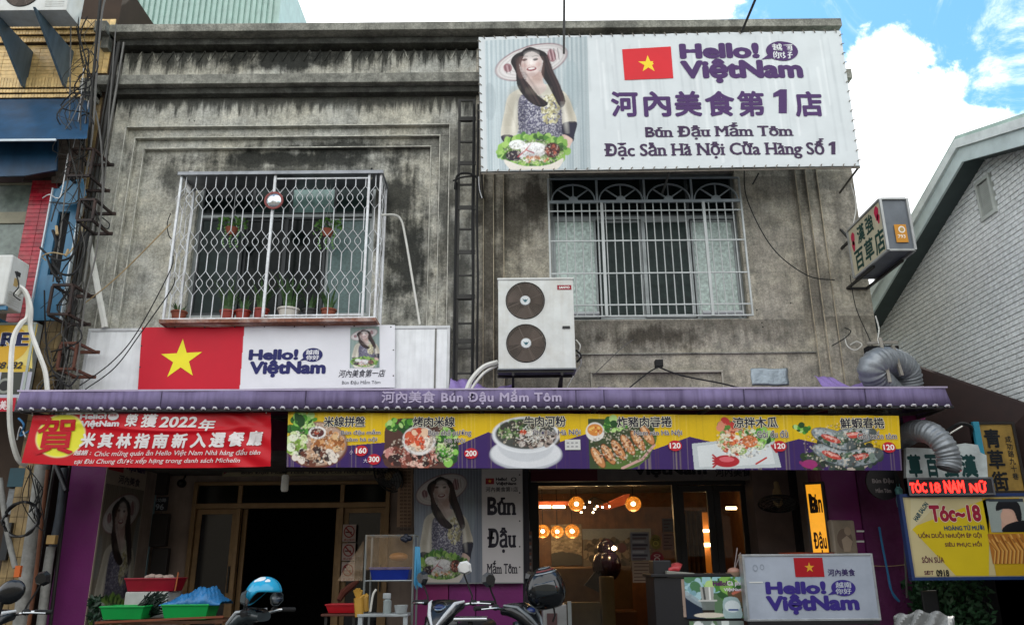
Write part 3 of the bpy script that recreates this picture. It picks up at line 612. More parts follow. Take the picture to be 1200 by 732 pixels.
# ---------------------------------------------------------------- window grilles
whitep = mat('white_enamel_steel', '#d3d6d8', .38, .1, var=.15, vs=20, rnd=.08, dirt=.3, streak=.3, dcol='#6b4a35'); rust = mat('rusty_painted_steel', '#7a4a35', .7, var=.4, vs=25, dirt=.5, dcol='#d8cdc4'); greym = mat('grey_painted_steel', '#858c90', .45, .3, var=.15)
GY = 9.70; gp = Fp(GY); ga = P(197, 373, GY); gb = P(444, 373, GY); gt = P(330, 203, GY)
X0, X1, Z0, Z1 = pxx(203, 285, GY), pxx(443, 285, GY), pz(330, 374, GY), pz(330, 205, GY)
gr = thing('window_grille', 'white projecting burglar grille with wavy oval bars over the left upstairs window', 'window grille', (X0, GY, Z0))
fr_ = MB()
for x in (X0, X1):
    for y in (GY, 10.14): fr_.bar((x, y, Z0), (x, y, Z1), .03)
for z in (Z0+.01, Z1-.015):
    for x in (X0, X1): fr_.bar((x, GY+.016, z), (x, 10.13, z), .026)
fr_.bar((X0+.015, GY, Z0+.012), (X1-.015, GY, Z0+.012), .026)
pm = pxx(316, 285, GY); pr_ = pxx(429, 285, GY)
fr_.bar((pm, GY-.004, Z0+.025), (pm, GY-.004, Z1), .034); fr_.bar((pr_, GY-.003, Z0+.025), (pr_, GY-.003, Z1), .032); fr_.bar((pm+.018, GY, Z1-.06), (pr_-.018, GY, Z1-.06), .022); fr_.bar((pm+.018, GY, Z0+.05), (pr_-.018, GY, Z0+.05), .022)
build(fr_, 'frame', whitep, gr, bevel=.003)
build(MB().box(X0-.03, X1+.03, GY-.04, 10.155, Z1+.001, Z1+.03).box(X0-.04, X1+.04, GY-.055, GY-.041, Z1-.015, Z1+.035), 'canopy', mat('galvanised_sheet', '#8f9296', .45, .5, dirt=.4), gr, bevel=.004)
tr = MB().box(X0-.03, X1+.03, GY-.05, GY-.02, Z0-.05, Z0-.004)
for i in range(6): y = GY+.03+i*.07; tr.box(X0-.02, X1+.02, y, y+.03, Z0-.045, Z0-.02)
tr.box(X0-.03, X0-.021, GY-.019, 10.14, Z0-.05, Z0-.004).box(X1+.021, X1+.03, GY-.019, 10.14, Z0-.05, Z0-.004); build(tr, 'tray', rust, gr)
NB = 20; pit = (X1-X0)/NB
rows = [pz(330, 232, GY), pz(330, 283, GY), pz(330, 331, GY)]; hh = pz(330, 219, GY)-rows[0]
def wavybar(p0, ux, lo, hi, left=True, right=True):      # one bar: straight runs, forked into two crossing wires at each row
    m = MB(); ux = Vector(ux); p = pit; r = .0068; zs = sorted(rows); cur = lo
    for zr in zs:
        if zr-hh < lo or zr+hh > hi: continue
        m.tube([p0+Vector((0, 0, cur)), p0+Vector((0, 0, zr-hh))], r, 6); cur = zr+hh
        for sgn, on in ((-1, left), (1, right)):
            if not on: continue
            pts = [(0, -hh), (.30, -hh*.66), (.5, -hh*.42), (.74, -hh*.18), (.80, 0), (.74, hh*.18), (.5, hh*.42), (.30, hh*.66), (0, hh)]
            # the far wire swings over to the other side of the oval: the crossings sit half a pitch out
            m.tube([p0+ux*(sgn*a*p)+Vector((0, .006*sgn, zr+b)) for a, b in pts], .0046, 5)
    m.tube([p0+Vector((0, 0, cur)), p0+Vector((0, 0, hi))], r, 6); return m
proto = {}
for i in range(NB):
    xx = X0+pit*(i+.5)+.0
    if abs(xx-pm) < .02 or abs(xx-pr_) < .02: xx += .0
    hi = Z1-.015 if xx < pm or xx > pr_ else Z1-.06
    k = round(hi, 3)
    if k not in proto:
        o = build(wavybar(Vector((xx, GY, 0)), (1, 0, 0), Z0+.02, hi), 'wavy_bar', whitep, gr, smooth=True); proto[k] = (o, xx)
    else:
        o = proto[k][0].copy(); COL.objects.link(o); o.location.x = xx-proto[k][1]
for sx in (X0, X1):
    for j in range(1, 3): build(wavybar(Vector((sx, GY+.145*j, 0)), (0, 1, 0), Z0+.02, Z1-.02), 'wavy_bar', whitep, gr, smooth=True)
# right window grille, nearly flush
GY2 = 9.93; a0, a1 = pxx(643, 285, GY2), pxx(874.5, 285, GY2); b0, b1 = pz(760, 371, GY2), pz(760, 203, GY2)
g2 = thing('window_grille', 'grey and white steel grille with a row of fan arches over the right upstairs window', 'window grille', (a0, GY2, b0))
zA = pz(760, 236, GY2); zr = [pz(760, y, GY2) for y in (247, 282, 320, 357)]
zT2 = zA+.36; gp2 = Fp(GY2)
f = MB().box(a0, a0+.025, GY2-.012, GY2+.012, b0, zT2).box(a1-.025, a1, GY2-.012, GY2+.012, b0, zT2).box(a0+.025, a1-.025, GY2-.012, GY2+.012, b0, b0+.022)
p1, p2 = pxx(707, 285, GY2), pxx(828, 285, GY2)
for p in (p1, p2): f.box(p-.02, p+.02, GY2-.022, GY2+.010, b0+.0, zA-.02)
build(f, 'frame', mat('light_steel_grille', '#a9adab', .42, .25, var=.12), g2, bevel=.003)
for i, z in enumerate(zr): build(MB().box(a0+.026, a1-.026, GY2-.015, GY2-.002, z-.009, z+.009), 'rail', MATS['light_steel_grille'], g2)
build(MB().box(a0+.026, a1-.026, GY2-.014, GY2+.012, zA-.02, zA+.02).box(a0+.026, a1-.026, GY2-.014, GY2+.012, zT2-.02, zT2), 'rail', greym, g2)
n2 = 24; st = (a1-a0-.05)/n2; pb = None
for i in range(1, n2):
    xx = a0+.025+st*i
    if min(abs(xx-p1), abs(xx-p2)) < .04: continue
    if pb is None: pb = (build(MB().tube([(xx, GY2, b0+.022), (xx, GY2, zA-.02)], .0085, 6), 'bar', MATS['light_steel_grille'], g2, smooth=True), xx)
    else: o = pb[0].copy(); COL.objects.link(o); o.location.x = xx-pb[1]
aw = (a1-a0-.05)/4; arch0 = None
for k in range(4):
    cx = a0+.025+aw*(k+.5)
    if arch0 is None:
        m = MB(); R = aw/2-.03; pts = [(cx+R*math.cos(t*math.pi/14), GY2, zA+.02+max(R*.80*math.sin(t*math.pi/14), 0)) for t in range(15)]
        for a_, b_ in zip(pts[:-1], pts[1:]): m.bar(a_, b_, .014, .032, (0, 1, 0))
        ar = build(m, 'arch', greym, g2); m = MB()
        for t in (45, 90, 135): m.bar((cx+.05*math.cos(math.radians(t)), GY2, zA+.02+.05*math.sin(math.radians(t))), (cx+(R-.01)*math.cos(math.radians(t)), GY2, zA+.02+(R*.8-.01)*math.sin(math.radians(t))), .014, .024, (0, 1, 0))
        m.prism([(cx+.065*math.cos(t*math.pi/8), GY2-.008, zA+.021+.065*math.sin(t*math.pi/8)) for t in range(9)], (0, .016, 0)); sp_ = build(m, 'spokes', greym, ar)
        ps = build(MB().box(cx+aw/2-.014, cx+aw/2+.014, GY2-.010, GY2+.010, zA+.021, zT2-.021), 'post', greym, g2); arch0 = cx
    else:
        o = dup(ar, g2); o.location.x = cx-arch0
        if k < 3: o = dup(ps, g2); o.location.x = cx-arch0
# ---------------------------------------------------------------- pots and plants behind the left grille
leafm = mat('snake_plant_leaf', '#3d5a2e', .5, var=.4, vs=20); leaf2 = mat('pothos_leaf', '#4f7a33', .5, var=.4, vs=15); terra = mat('red_plastic_pot', '#8f2f22', .5, var=.15); terr2 = mat('terracotta_pot', '#8a4a35', .8); whpot = mat('white_glazed_pot', '#cfc9be', .35)
def pot_plant(px, pot, h, hr, kind, label):
    p = P(px, 366, GY+.16); r = .10 if px != 338 else .14; zb = Z0+.035
    t = thing('potted_plant', label, 'plant', (p.x, GY+.16, zb), 'potted plants on the window grille tray')
    build(MB().lathe([(.0001, 0), (r*.75, 0), (r*.95, h*.86), (r*1.06, h*.86), (r*1.06, h), (r*.92, h), (r*.9, h*.85), (.0001, h*.85)], (p.x, GY+.16, zb), n=18), 'pot', pot, t, smooth=True)
    m = MB()
    for k in range(kind):
        a = random.random()*6.28; ln = hr*1.25*(.6+.5*random.random()); lean = .25+.35*random.random(); b0_ = Vector((p.x+r*.5*math.cos(a), GY+.16+r*.5*math.sin(a), zb+h*.85)); dx = Vector((math.cos(a), math.sin(a), 0)); sd_ = Vector((-math.sin(a), math.cos(a), 0)); w = .021
        vs = []
        for j in range(5): q = j/4; c = b0_+dx*ln*lean*q*q+Vector((0, 0, ln*q*(1-.25*lean*q))); ww_ = w*(1-q**3)*(.7+.6*q*(1-q)*2); vs += [c-sd_*ww_, c+sd_*ww_]
        m.add(vs, [(2*j, 2*j+1, 2*j+3, 2*j+2) for j in range(4)])
    build(m, 'leaves', leafm, t); return t
for a in ((210, terr2, .13, .14, 14, 'brick red square-set pot with low greenery at the far left of the grille tray'), (267, terra, .13, .36, 14, 'red pot with tall snake plant, second from the left on the grille tray'), (285, terra, .13, .26, 9, 'small red pot with a sparse plant between two taller snake plants'),
          (306, terra, .15, .38, 18, 'larger red pot with bushy snake plant beside the middle post of the grille'), (338, whpot, .15, .40, 22, 'wide white pot with snake plants right of the middle post of the grille'), (363, mat('dark_pot', '#2b2a2a', .6), .14, .26, 12, 'dark pot with a short plant between the white pot and the brown pot'), (385, terr2, .14, .26, 12, 'brown pot with variegated plant at the right of the grille tray')): pot_plant(*a)
def hanging(px, py, label):
    p = P(px, py, GY+.28); t = thing('hanging_plant', label, 'plant', (p.x, GY+.28, p.z-.1), 'hanging pothos baskets in the left upstairs window')
    build(MB().lathe([(.0001, 0), (.05, 0), (.085, .09), (.09, .1), (.07, .1), (.0001, .08)], (p.x, GY+.28, p.z-.12), n=14), 'basket', terr2, t, smooth=True)
    build(MB().tube([(p.x-.07, GY+.28, p.z-.03), (p.x, GY+.28, p.z+.32), (p.x+.07, GY+.28, p.z-.03)], .003, 4).tube([(p.x, GY+.28, p.z+.3), (p.x, GY+.28, Z1)], .003, 4), 'hanger', whitep, t)
    m = MB()
    for k in range(95):
        a = random.random()*6.28; q = random.random(); rr = .05+.15*q; c = Vector((p.x+rr*math.cos(a), GY+.28+rr*math.sin(a)*.6, p.z+.07-.22*q*q*random.random()+.06*random.random())); d = Vector((math.cos(a), math.sin(a)*.5, -.5+random.random())).normalized()*.045; s_ = d.cross(Vector((random.random()-.5, random.random(), .5))).normalized()*.022
        m.add([c, c+d*.5+s_, c+d, c+d*.5-s_], [(0, 1, 2, 3)])
    for k in range(3):
        x = p.x+(k-1)*.09; zz_ = p.z
        for j in range(8): c = Vector((x+.015*math.sin(j), GY+.26, zz_-.04*j)); s_ = Vector((.018, 0, .008)); m.add([c, c+s_+Vector((0, 0, -.015)), c+Vector((.005, 0, -.035)), c-s_+Vector((0, 0, -.01))], [(0, 1, 2, 3)])
    build(m, 'leaves', leaf2, t)
hanging(272, 266, 'leafy hanging basket in the left half of the grilled window'); hanging(384, 268, 'leafy hanging basket in the right half of the grilled window')
# convex traffic mirror on the grille, bulb at the right corner, red white tape
p = P(321, 235, GY-.05); t = thing('convex_mirror', 'small round convex mirror with red rim fixed to the window grille', 'mirror', (p.x, p.y, p.z))
build(MB().lathe([(.0001, .045), (.06, .035), (.10, .008), (.105, 0)], p, (0, -1, 0), 24), 'mirror_face', mat('mirror_face', '#d8dcdf', .12, .75, var=.25, vs=30), t, smooth='all')
build(MB().lathe([(.104, -.01), (.125, -.01), (.128, .01), (.104, .012), (.104, -.01)], p, (0, -1, 0), 24), 'rim', mat('dull_red_rim', '#7c2f2a', .5), t, smooth=True)
p = P(435, 207, GY+.1); t = thing('light_bulb', 'small white bulb hanging in the top right corner of the window grille', 'bulb', (p.x, p.y, p.z)); build(MB().ell(p, .022, .022, .045, 12, 8), 'globe', mat('white_bulb_glass', '#d9d4bf', .3), t, smooth=True); build(MB().tube([p+Vector((0, 0, .04)), p+Vector((0, 0, .13))], .012, 8), 'socket', MATS['black_rubber'], t, smooth=True)
p = P(225, 212, 10.05); t = thing('striped_tape_post', 'short white post with red stripes behind the grille at its top left', 'post', (p.x, 10.0, p.z)); build(MB().box(p.x-.03, p.x+.03, 9.98, 10.02, p.z-.22, p.z+.12), 'board', mat('white_paint', '#c4c4c0', .5), t)
build(MB().box(p.x-.02, p.x+.02, 9.972, 9.978, p.z+.04, p.z+.06).box(p.x-.02, p.x+.02, 9.972, 9.978, p.z+.0, p.z+.02).box(p.x-.02, p.x+.02, 9.972, 9.978, p.z-.04, p.z-.02), 'stripe', mat('red_paint', '#8c2727', .5), t)
# ---------------------------------------------------------------- billboard
BY = 9.3; bp_ = Fp(BY)
bu0, bv0, bu1, bv1 = bp_.uv(566, 120)[0], bp_.uv(780, 199)[1], bp_.uv(998, 115)[0], bp_.uv(780, 38)[1]
bl_ = Vector((bu0, BY, bv0)); p00 = bp_.uv(564, 201); p10 = bp_.uv(1008, 194); p11 = bp_.uv(985, 36); p01 = bp_.uv(561, 44)
bill = thing('billboard', 'large white fabric billboard with the smiling woman, red flag and purple Hello! ViệtNam lettering', 'billboard', (bu0, BY, bv0))
def bw(u, v):                                            # vinyl pulled between its ties: shallow vertical creases near the edges
    t = (v-bv0)/(bv1-bv0); e_ = np.maximum(np.exp(-(1-t)*5), .5*np.exp(-t*6)); return .006*np.sin(u*21+np.sin(u*5)*2)*e_+.005*np.sin(u*2.3+1)
def quad_edge(q00, q10, q11, q01):
    def e_(s_, t_, uu, vv):                              # t_ runs from the top down
        u = (q01[0]*(1-s_)+q11[0]*s_)*(1-t_)+(q00[0]*(1-s_)+q10[0]*s_)*t_; v = (q01[1]*(1-s_)+q11[1]*s_)*(1-t_)+(q00[1]*(1-s_)+q10[1]*s_)*t_; return u, v
    return e_
cv = Canvas(10, 4, 300, 110, '#d3d8d9')
for i in range(70): x = cv.r.rand()*10; cv.line([(x, cv.r.rand()*1.2), (x+.04, 1.5+cv.r.rand()*2.5)], .03+.05*cv.r.rand(), '#b9bfc1' if i % 3 else '#f2f4f4', .35)
print_sheet(cv, bp_, bu0, bv0, bu1, bv1, 'vinyl', bill, 0, bw, edge=quad_edge(p00, p10, p11, p01))
lq = [bp_.uv(*q) for q in ((571, 200), (692, 198), (688, 43), (568, 48))]
def lw2(u, v): return bw(u, v)
print_sheet(lady(), bp_, *lq[0], *lq[2], 'portrait_print', bill, .003, bw, edge=quad_edge(*lq))
pr = Print(bp_, bw, .005)
PUR = '#47275f'
pr.poly([(729, 58), (786, 55), (789, 92), (732, 94)], '#d2202a'); pr.star(759.5, 75.5, 12, '#f0d22c', 1)
logo(pr, 796, 49, 941, 96, PUR, '#dfe2e1')
for ch, (xa, xb) in zip('河內美食第1店', ((716, 748), (754, 786), (790, 822), (826, 861), (864, 896), (906, 922), (931, 964))):
    if ch == '1': pr.one(xa, 105, xb, 133, PUR)
    else: pr.text(ch, (xa, 107, xb, 137), PUR, .034)
def serif_text(pr, s, box, col, bold=.018, layer=0):
    pr.text(s, box, col, bold, layer, serif=1)
serif_text(pr, 'Bún Đậu Mắm Tôm', (756, 144, 928, 164), '#3b2547', .03); serif_text(pr, 'Đặc Sản Hà Nội Cửa Hàng Số', (708, 163, 966, 187), '#3b2547', .03); pr.one(971, 166, 979, 181, '#3b2547')
pr.done('lettering', bill)
ptube = mat('galvanised_tube', '#6d6c68', .45, .7, dirt=.4); rope = mat('grimy_rope', '#7d756a', .9, var=.3)
c00, c10, c11, c01 = (bp_.w(*q, -.03) for q in (p00, p10, p11, p01))
fm = MB().tube([c00, c10, c11, c01, c00], .02, 8)
for k in range(1, 5): a = c01.lerp(c11, k/5); b = c00.lerp(c10, k/5); fm.tube([a, b], .015, 6)
for q, z in ((c00, 0), (c10, 0), (c00.lerp(c10, .5), 0), (c01, 0), (c11, 0), (c01.lerp(c11, .5), 0)): fm.tube([q+Vector((0, .02, 0)), (q.x-.0, 10.0, q.z-.05)], .016, 6)
build(fm, 'frame', ptube, bill, smooth=True)
def lashing(a, b, n, off, par, nm='tie'):
    k0 = None
    for i in range(n):
        q = a.lerp(b, (i+.5)/n)
        if k0 is None:
            d = (b-a).normalized(); k0 = (build(MB().tube([q-d*.012+off*.9+Vector((0, -.035, 0)), q+Vector((0, -.045, 0))-off*.6, q+d*.012-off*1.3+Vector((0, -.03, 0))], .0065, 5), nm, par[1], par[0]), q)
        else: o = k0[0].copy(); COL.objects.link(o); o.location = q-k0[1]
lashing(c01, c11, 34, Vector((0, 0, .022)), (bill, rope)); lashing(c00, c10, 34, Vector((0, 0, -.022)), (bill, rope)); lashing(c01, c00, 15, Vector((-.02, 0, 0)), (bill, rope)); lashing(c11, c10, 14, Vector((.02, 0, 0)), (bill, rope))
build(MB().tube([c00+Vector((0, -.02, -.028)), c00.lerp(c10, .5)+Vector((0, -.02, -.036)), c10+Vector((0, -.02, -.028))], .009, 6), 'rope', rope, bill, smooth=True)
steel = mat('dark_weathered_steel', '#33322f', .6, .4, dirt=.4)
a_ = P(660, 42, 9.3); b_ = P(662, -6, 9.3); build(MB().tube([a_-Vector((0, 0, .3)), b_+Vector((0, 0, .25))], .018, 8), 'support_rod', steel, loc=a_, smooth=True, label='dark steel rod rising from the billboard above the woman’s hat', cat='rod')
a_ = P(869, 38, 9.3); b_ = P(885, 0, 8.8); build(MB().tube([a_, b_, b_+(b_-a_)*.3], .018, 8), 'support_rod', steel, loc=a_, smooth=True, label='slanting dark steel rod rising from the billboard above the purple lettering', cat='rod')
p = P(882, 200, 9.6); build(MB().bar(P(889, 203, 9.9), P(882, 216, 9.9), .02), 'strut', steel, bill)
# ---------------------------------------------------------------- white board sign with the flag banner
SY = 9.86; sp2 = Fp(SY)
u0, v0, u1, v1 = sp2.uv(98, 420)[0], pz(300, 462, SY), sp2.uv(527, 420)[0], pz(300, 383, SY)
bs = thing('sign_board', 'white aluminium sign box above the purple awning, partly covered by the flag banner', 'sign', (u0, SY, v0))
build(MB().slab(sp2, u0+.04, v0+.03, u1-.04, v1-.04, -.12, -.012), 'panel', mat('white_acrylic', '#e6e8e8', .35, var=.08, streak=.25, dcol='#8b8b84'), bs)
build(MB().frame(sp2, u0, v0, u1, v1, .04, -.13, 0), 'frame', mat('white_aluminium', '#c2c4c4', .4, .2, dirt=.25), bs, bevel=.004)
um = sp2.uv(505-0, 420)[0]; build(MB().slab(sp2, sp2.uv(509, 420)[0], v0+.04, sp2.uv(511, 420)[0], v1-.04, -.011, -.002), 'divider', ptube, bs)
FY = SY-.02; fp = Fp(FY); q = [fp.uv(*c_) for c_ in ((162, 457), (463, 454), (463, 381), (167, 384))]
fb = thing('flag_banner', 'banner with big yellow star on red, Hello! ViệtNam in blue and a small portrait', 'banner', fp.w(*q[0]))
def fw(u, v): return .006*np.sin(u*4.1+v*2)+.004*np.sin(u*13+v*7)*np.exp(-np.abs(v-v1)*5)+.012
cv = Canvas(301, 76, 420, 106, '#e3e3e6'); cv.poly([(0, -2), (122, -2), (119, 80), (-4, 80)], '#c8102a', 1, False)
print_sheet(cv, fp, *q[0], *q[2], 'vinyl', fb, 0, fw, edge=quad_edge(*q))
pr = Print(fp, fw, .004); pr.star(213, 421.5, 25, '#f2e52e', 0, -.05); logo(pr, 292, 408, 382, 441, '#1d1f5e', '#e3e3e6')
pr.text('河內美食第一店', (397, 433, 452, 442), '#33343f', .01, shear=.2); pr.text('Bún Đậu Mắm Tôm', (401, 445, 446, 451), '#4a4b55', 0); pr.done('lettering', fb)
l2 = [fp.uv(*c_) for c_ in ((410, 431), (445, 431), (445, 383), (411, 384))]; cvs = lady(.95, 66, 90, (115, 95, 500, 715), ('#8fa59c', '#5f7f78', '#b4c7bd')); print_sheet(cvs, fp, *l2[0], *l2[2], 'portrait_print', fb, .005, fw, edge=quad_edge(*l2))
cl = MB()
for px, py in ((168, 386), (205, 383.5), (240, 383.5), (275, 383), (310, 383), (345, 382.5), (380, 382.5), (415, 382), (458, 383), (461, 410), (461, 440), (166, 405), (164, 430)): p = P(px, py, FY-.016); cl.lathe([(.0001, .006), (.008, .006), (.01, 0)], p, (0, -1, 0), 8)
build(cl, 'screw', steel, fb)
# ---------------------------------------------------------------- awning
AY = 8.6; ap = Fp(AY); ZR = pz(560, 466, 9.98); A0, A1 = ap.uv(20, 470)[0], ap.uv(1112, 468)[0]; AZ0, AZ1 = pz(560, 480, AY), pz(560, 458, AY)
pur = mat('faded_purple_canvas', '#74688c', .75, var=.2, vs=3, streak=.7, dirt=.25, dcol='#3d2f50'); pur2 = mat('crumpled_purple_tarp', '#8f79b5', .45, var=.15)
aw_ = thing('awning', 'long faded purple awning with pale Bún Đậu Mắm Tôm lettering', 'awning', (A0, AY, AZ0))
build(MB().add([(A0+.03, AY, AZ1), (A1-.0, AY, AZ1), (A1-.05, 9.98, ZR), (A0+.4, 9.98, ZR)], [(0, 1, 2, 3)]), 'roof_sheet', pur, aw_, solid=.01)
n_ = 300; build(MB().grid(lambda u, v: Vector((lerp(A0, A1, u)+(-.03+.08*u)*(-v)+.02*u, AY-.012-.001*math.sin(u*900)-.004*math.sin(u*61), lerp(AZ0, AZ1-.015, v))), n_*2, 1), 'valance', pur, aw_, smooth=True, solid=.004)
for k in range(7): xs_ = lerp(A0, A1, (.155, .31, .47, .60, .63, .78, .91)[k]); build(MB().box(xs_, xs_+.008, AY-.022, AY-.0175, AZ0+.0, AZ1-.02), 'seam', mat('dark_seam', '#3a3148', .9), aw_)
build(MB().box(A0-.01, A1, AY-.018, AY+.012, AZ1-.014, AZ1+.004), 'top_bead', mat('pale_bead', '#b0a4bd', .5, .2), aw_)
build(MB().box(A0, A1+.03, AY-.02, AY+.02, AZ0-.035, AZ0-.006), 'lower_rail', mat('black_grimy_rail', '#141418', .6), aw_, bevel=.004)
hk = mat('white_plastic_hook', '#c9c6cc', .4, var=.2, vs=50, dirt=.45, dcol='#4a3f33'); nh = 82; h0 = None
for i in range(nh):
    x = lerp(A0+.08, A1-.05, i/(nh-1))
    if h0 is None:
        z = AZ0-.016; m = MB().tube([(x-.022, AY-.034, z+.004), (x-.004, AY-.048, z+.014), (x+.016, AY-.05, z+.012), (x+.028, AY-.04, z-.004)], [.009, .014, .013, .006], 7); h0 = (build(m, 'hook', hk, aw_, smooth=True), x)
    else: o = h0[0].copy(); COL.objects.link(o); o.location.x = x-h0[1]; o.location.z = random.uniform(-.006, .006); o.location.x += random.uniform(-.012, .012)
fr_ = MB()
for k in range(9): x = lerp(A0+.05, A1-.08, k/8); fr_.bar((x, AY+.02, AZ0-.02), (x, 9.98, AZ0+.1), .03); fr_.bar((x, AY+.02, AZ1-.03), (x, 9.98, ZR-.05), .03)
fr_.bar((A0, 9.3, AZ0+.03), (A1, 9.3, AZ0+.03), .03); fr_.box(A1-.03, A1, AY+.021, 9.97, AZ0-.03, AZ0+.0)
build(fr_, 'frame', ptube, aw_)
build(MB().add([(A1-.02, AY, AZ0-.03), (A1-.02, 9.95, AZ0), (A1-.06, 9.95, ZR-.02), (A1-.02, AY, AZ1)], [(0, 1, 2, 3)]), 'side_sheet', pur, aw_, solid=.008)
def crumple(px0, px1, h, nm):
    x0_, x1_ = pxx(px0, 456, 9.9), pxx(px1, 456, 9.9)
    build(MB().grid(lambda u, v: Vector((lerp(x0_, x1_, u), 9.9-.35*(1-v)+.03*math.sin(u*31+v*5), ZR-.02+v*h*(.6+.25*math.sin(u*5+1))+.02*math.sin(u*13+v*3)*v)), 60, 8), nm, pur2, aw_, smooth=True, solid=.005)
crumple(528, 600, .28, 'tarp_end'); crumple(700, 960, .12, 'tarp_end'); crumple(955, 1012, .30, 'tarp_end')
pr = Print(Fp(AY-.02), None, .004); pc = '#b3a8c2'
pr.text('河內美食', (447, 461, 510, 475), pc, .02); pr.text('Bún Đậu Mắm Tôm', (517, 459, 658, 476), pc, .03, spc=1.1); pr.done('lettering', aw_)
aw_.location.z += .05; aw_.rotation_euler.y = .05/(A1-A0)
# ================================================================ THE TILED NEIGHBOUR ON THE LEFT
ytile = mat('yellow_glazed_tile', '#e2c080', .35, var=.22, vs=14, bump=.15, rnd=.18, dirt=.25, dcol='#7a5a34'); grout = mat('dark_grout', '#3d2f24', .9); rtile = mat('crimson_glazed_tile', '#a3152c', .25, rnd=.25, var=.35, vs=9, dirt=.35, dcol='#d08a80')
blue = mat('blue_painted_metal', '#174160', .4, var=.3, vs=4, streak=.3, dcol='#0d2233'); lblue = mat('pale_blue_panel', '#3f7596', .45, var=.2, vs=4, streak=.35, dcol='#22394a')
LY = 10.0; lp = Fp(LY); LX = XL-.17
nb = thing('tiled_building', 'yellow tiled neighbouring house with blue canopies at the left edge', 'building', (-6.2, LY, 0))
build(MB().box(-12, LX-.02, LY+.02, 16, 0, 9.9), 'wall', grout, nb)
def tiles(parent, pl, u0, v0, u1, v1, w, h, m, name, d=.018, gap=.006, stagger=False, jit=.0015, mask=None, limit=10**9, rest=None, nb_=12):
    """lay tiles on a plane as parts sharing one mesh; past the limit the farthest ones are joined"""
    L = rootloc(parent); mb = MB(); ww, hh = w/2-gap/2, h/2-gap/2
    vs = [pl.ux*a*ww+pl.uz*b*hh+pl.n*c for a in (-1, 1) for b in (-1, 1) for c in (0, d)]
    mb.add(vs, [(0, 1, 3, 2), (4, 6, 7, 5), (0, 4, 5, 1), (2, 3, 7, 6), (1, 5, 7, 3)])
    me = bpy.data.meshes.new(name); me.from_pydata([tuple(v) for v in mb.v], [], mb.f); me.materials.append(m)
    spots = []; v = v0+h/2; r = 0
    while v < v1:
        u = u0+w/2+(w/2 if stagger and r % 2 else 0)
        while u < u1:
            if mask is None or mask(u, v): spots.append((u, v))
            u += w
        v += h; r += 1
    spots.sort(key=lambda q: (pl.w(*q)-EYE).length); k = 0
    for u, v in spots[:limit]:
        o = bpy.data.objects.new(name, me); COL.objects.link(o); o.parent = parent; o.location = pl.w(u, v, random.uniform(-jit, jit))-L
    if spots[limit:]:
        big = MB()
        for u, v in spots[limit:]: c = pl.w(u, v, random.uniform(-jit, jit)); big.add([c+x for x in vs], mb.f)
        build(big, rest or name, m, parent, kind='stuff')
def band(px0, px1, py0, py1, Y=LY): return pxx(px0, (py0+py1)/2, Y), pz(60, py1, Y), pxx(px1, (py0+py1)/2, Y), pz(60, py0, Y)
# soldier courses and the stretcher field
Xa, Xb = pxx(-8, 70), pxx(106, 70)
tiles(nb, lp, Xa-.1, pz(60, 92), Xb+.12, pz(60, 54), (Xb-Xa)/5.5, (pz(60, 54)-pz(60, 92))/9, ytile, 'tile')
sw = .046; hb = pz(60, 91)-pz(60, 103)
for (ya, yb, Y) in ((91.5, 103, LY-.035), (24, 34, LY-.16)):
    pl2 = Fp(Y); z0_, z1_ = pz(60, yb, Y), pz(60, ya, Y); build(MB().box(-7.4, Xb+.12, Y+.002, LY+.02, z0_, z1_), 'ledge', grout, nb)
    tiles(nb, pl2, Xa-.1, z0_, Xb+.12, z1_, sw, z1_-z0_, ytile, 'tile')
for (ya, yb, Ya) in ((105, 109, LY-.02), (111, 115, LY-.0), (36, 41, LY-.12), (43, 50, LY-.07)):
    pl2 = Fp(Ya); z0_, z1_ = pz(60, yb, Ya), pz(60, ya, Ya); build(MB().box(-7.4, Xb+.12, Ya+.004, LY+.02, z0_, z1_+.02), 'ledge', grout, nb); tiles(nb, pl2, Xa-.1, z0_, Xb+.12, z1_, sw, z1_-z0_, ytile, 'tile')
# narrow strip of upright tiles beside the concrete wall
def strip_mask(u, v): return True
xa, xb = pxx(104, 300), pxx(104, 300)+.27
stp = Pl((0, LY-.03, 0), (1, 0, 0)); zb_, zt_ = .3, pz(120, 118)
gtile = mat('grimy_shaded_upright_tile', '#9c8458', .5, rnd=.25, var=.25, vs=9, streak=.6, dirt=.5, dcol='#3f3424')  # darker copy of the yellow tile: awning shade put into its colour with grime
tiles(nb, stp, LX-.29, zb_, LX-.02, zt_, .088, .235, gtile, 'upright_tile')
build(MB().box(LX-.30, LX-.015, LY-.029, LY+.02, zb_, zt_+1.3), 'corner_pier', grout, nb)
tiles(nb, stp, LX-.29, pz(120, 88), LX-.02, pz(120, 30), .088, .235, ytile, 'upright_tile')
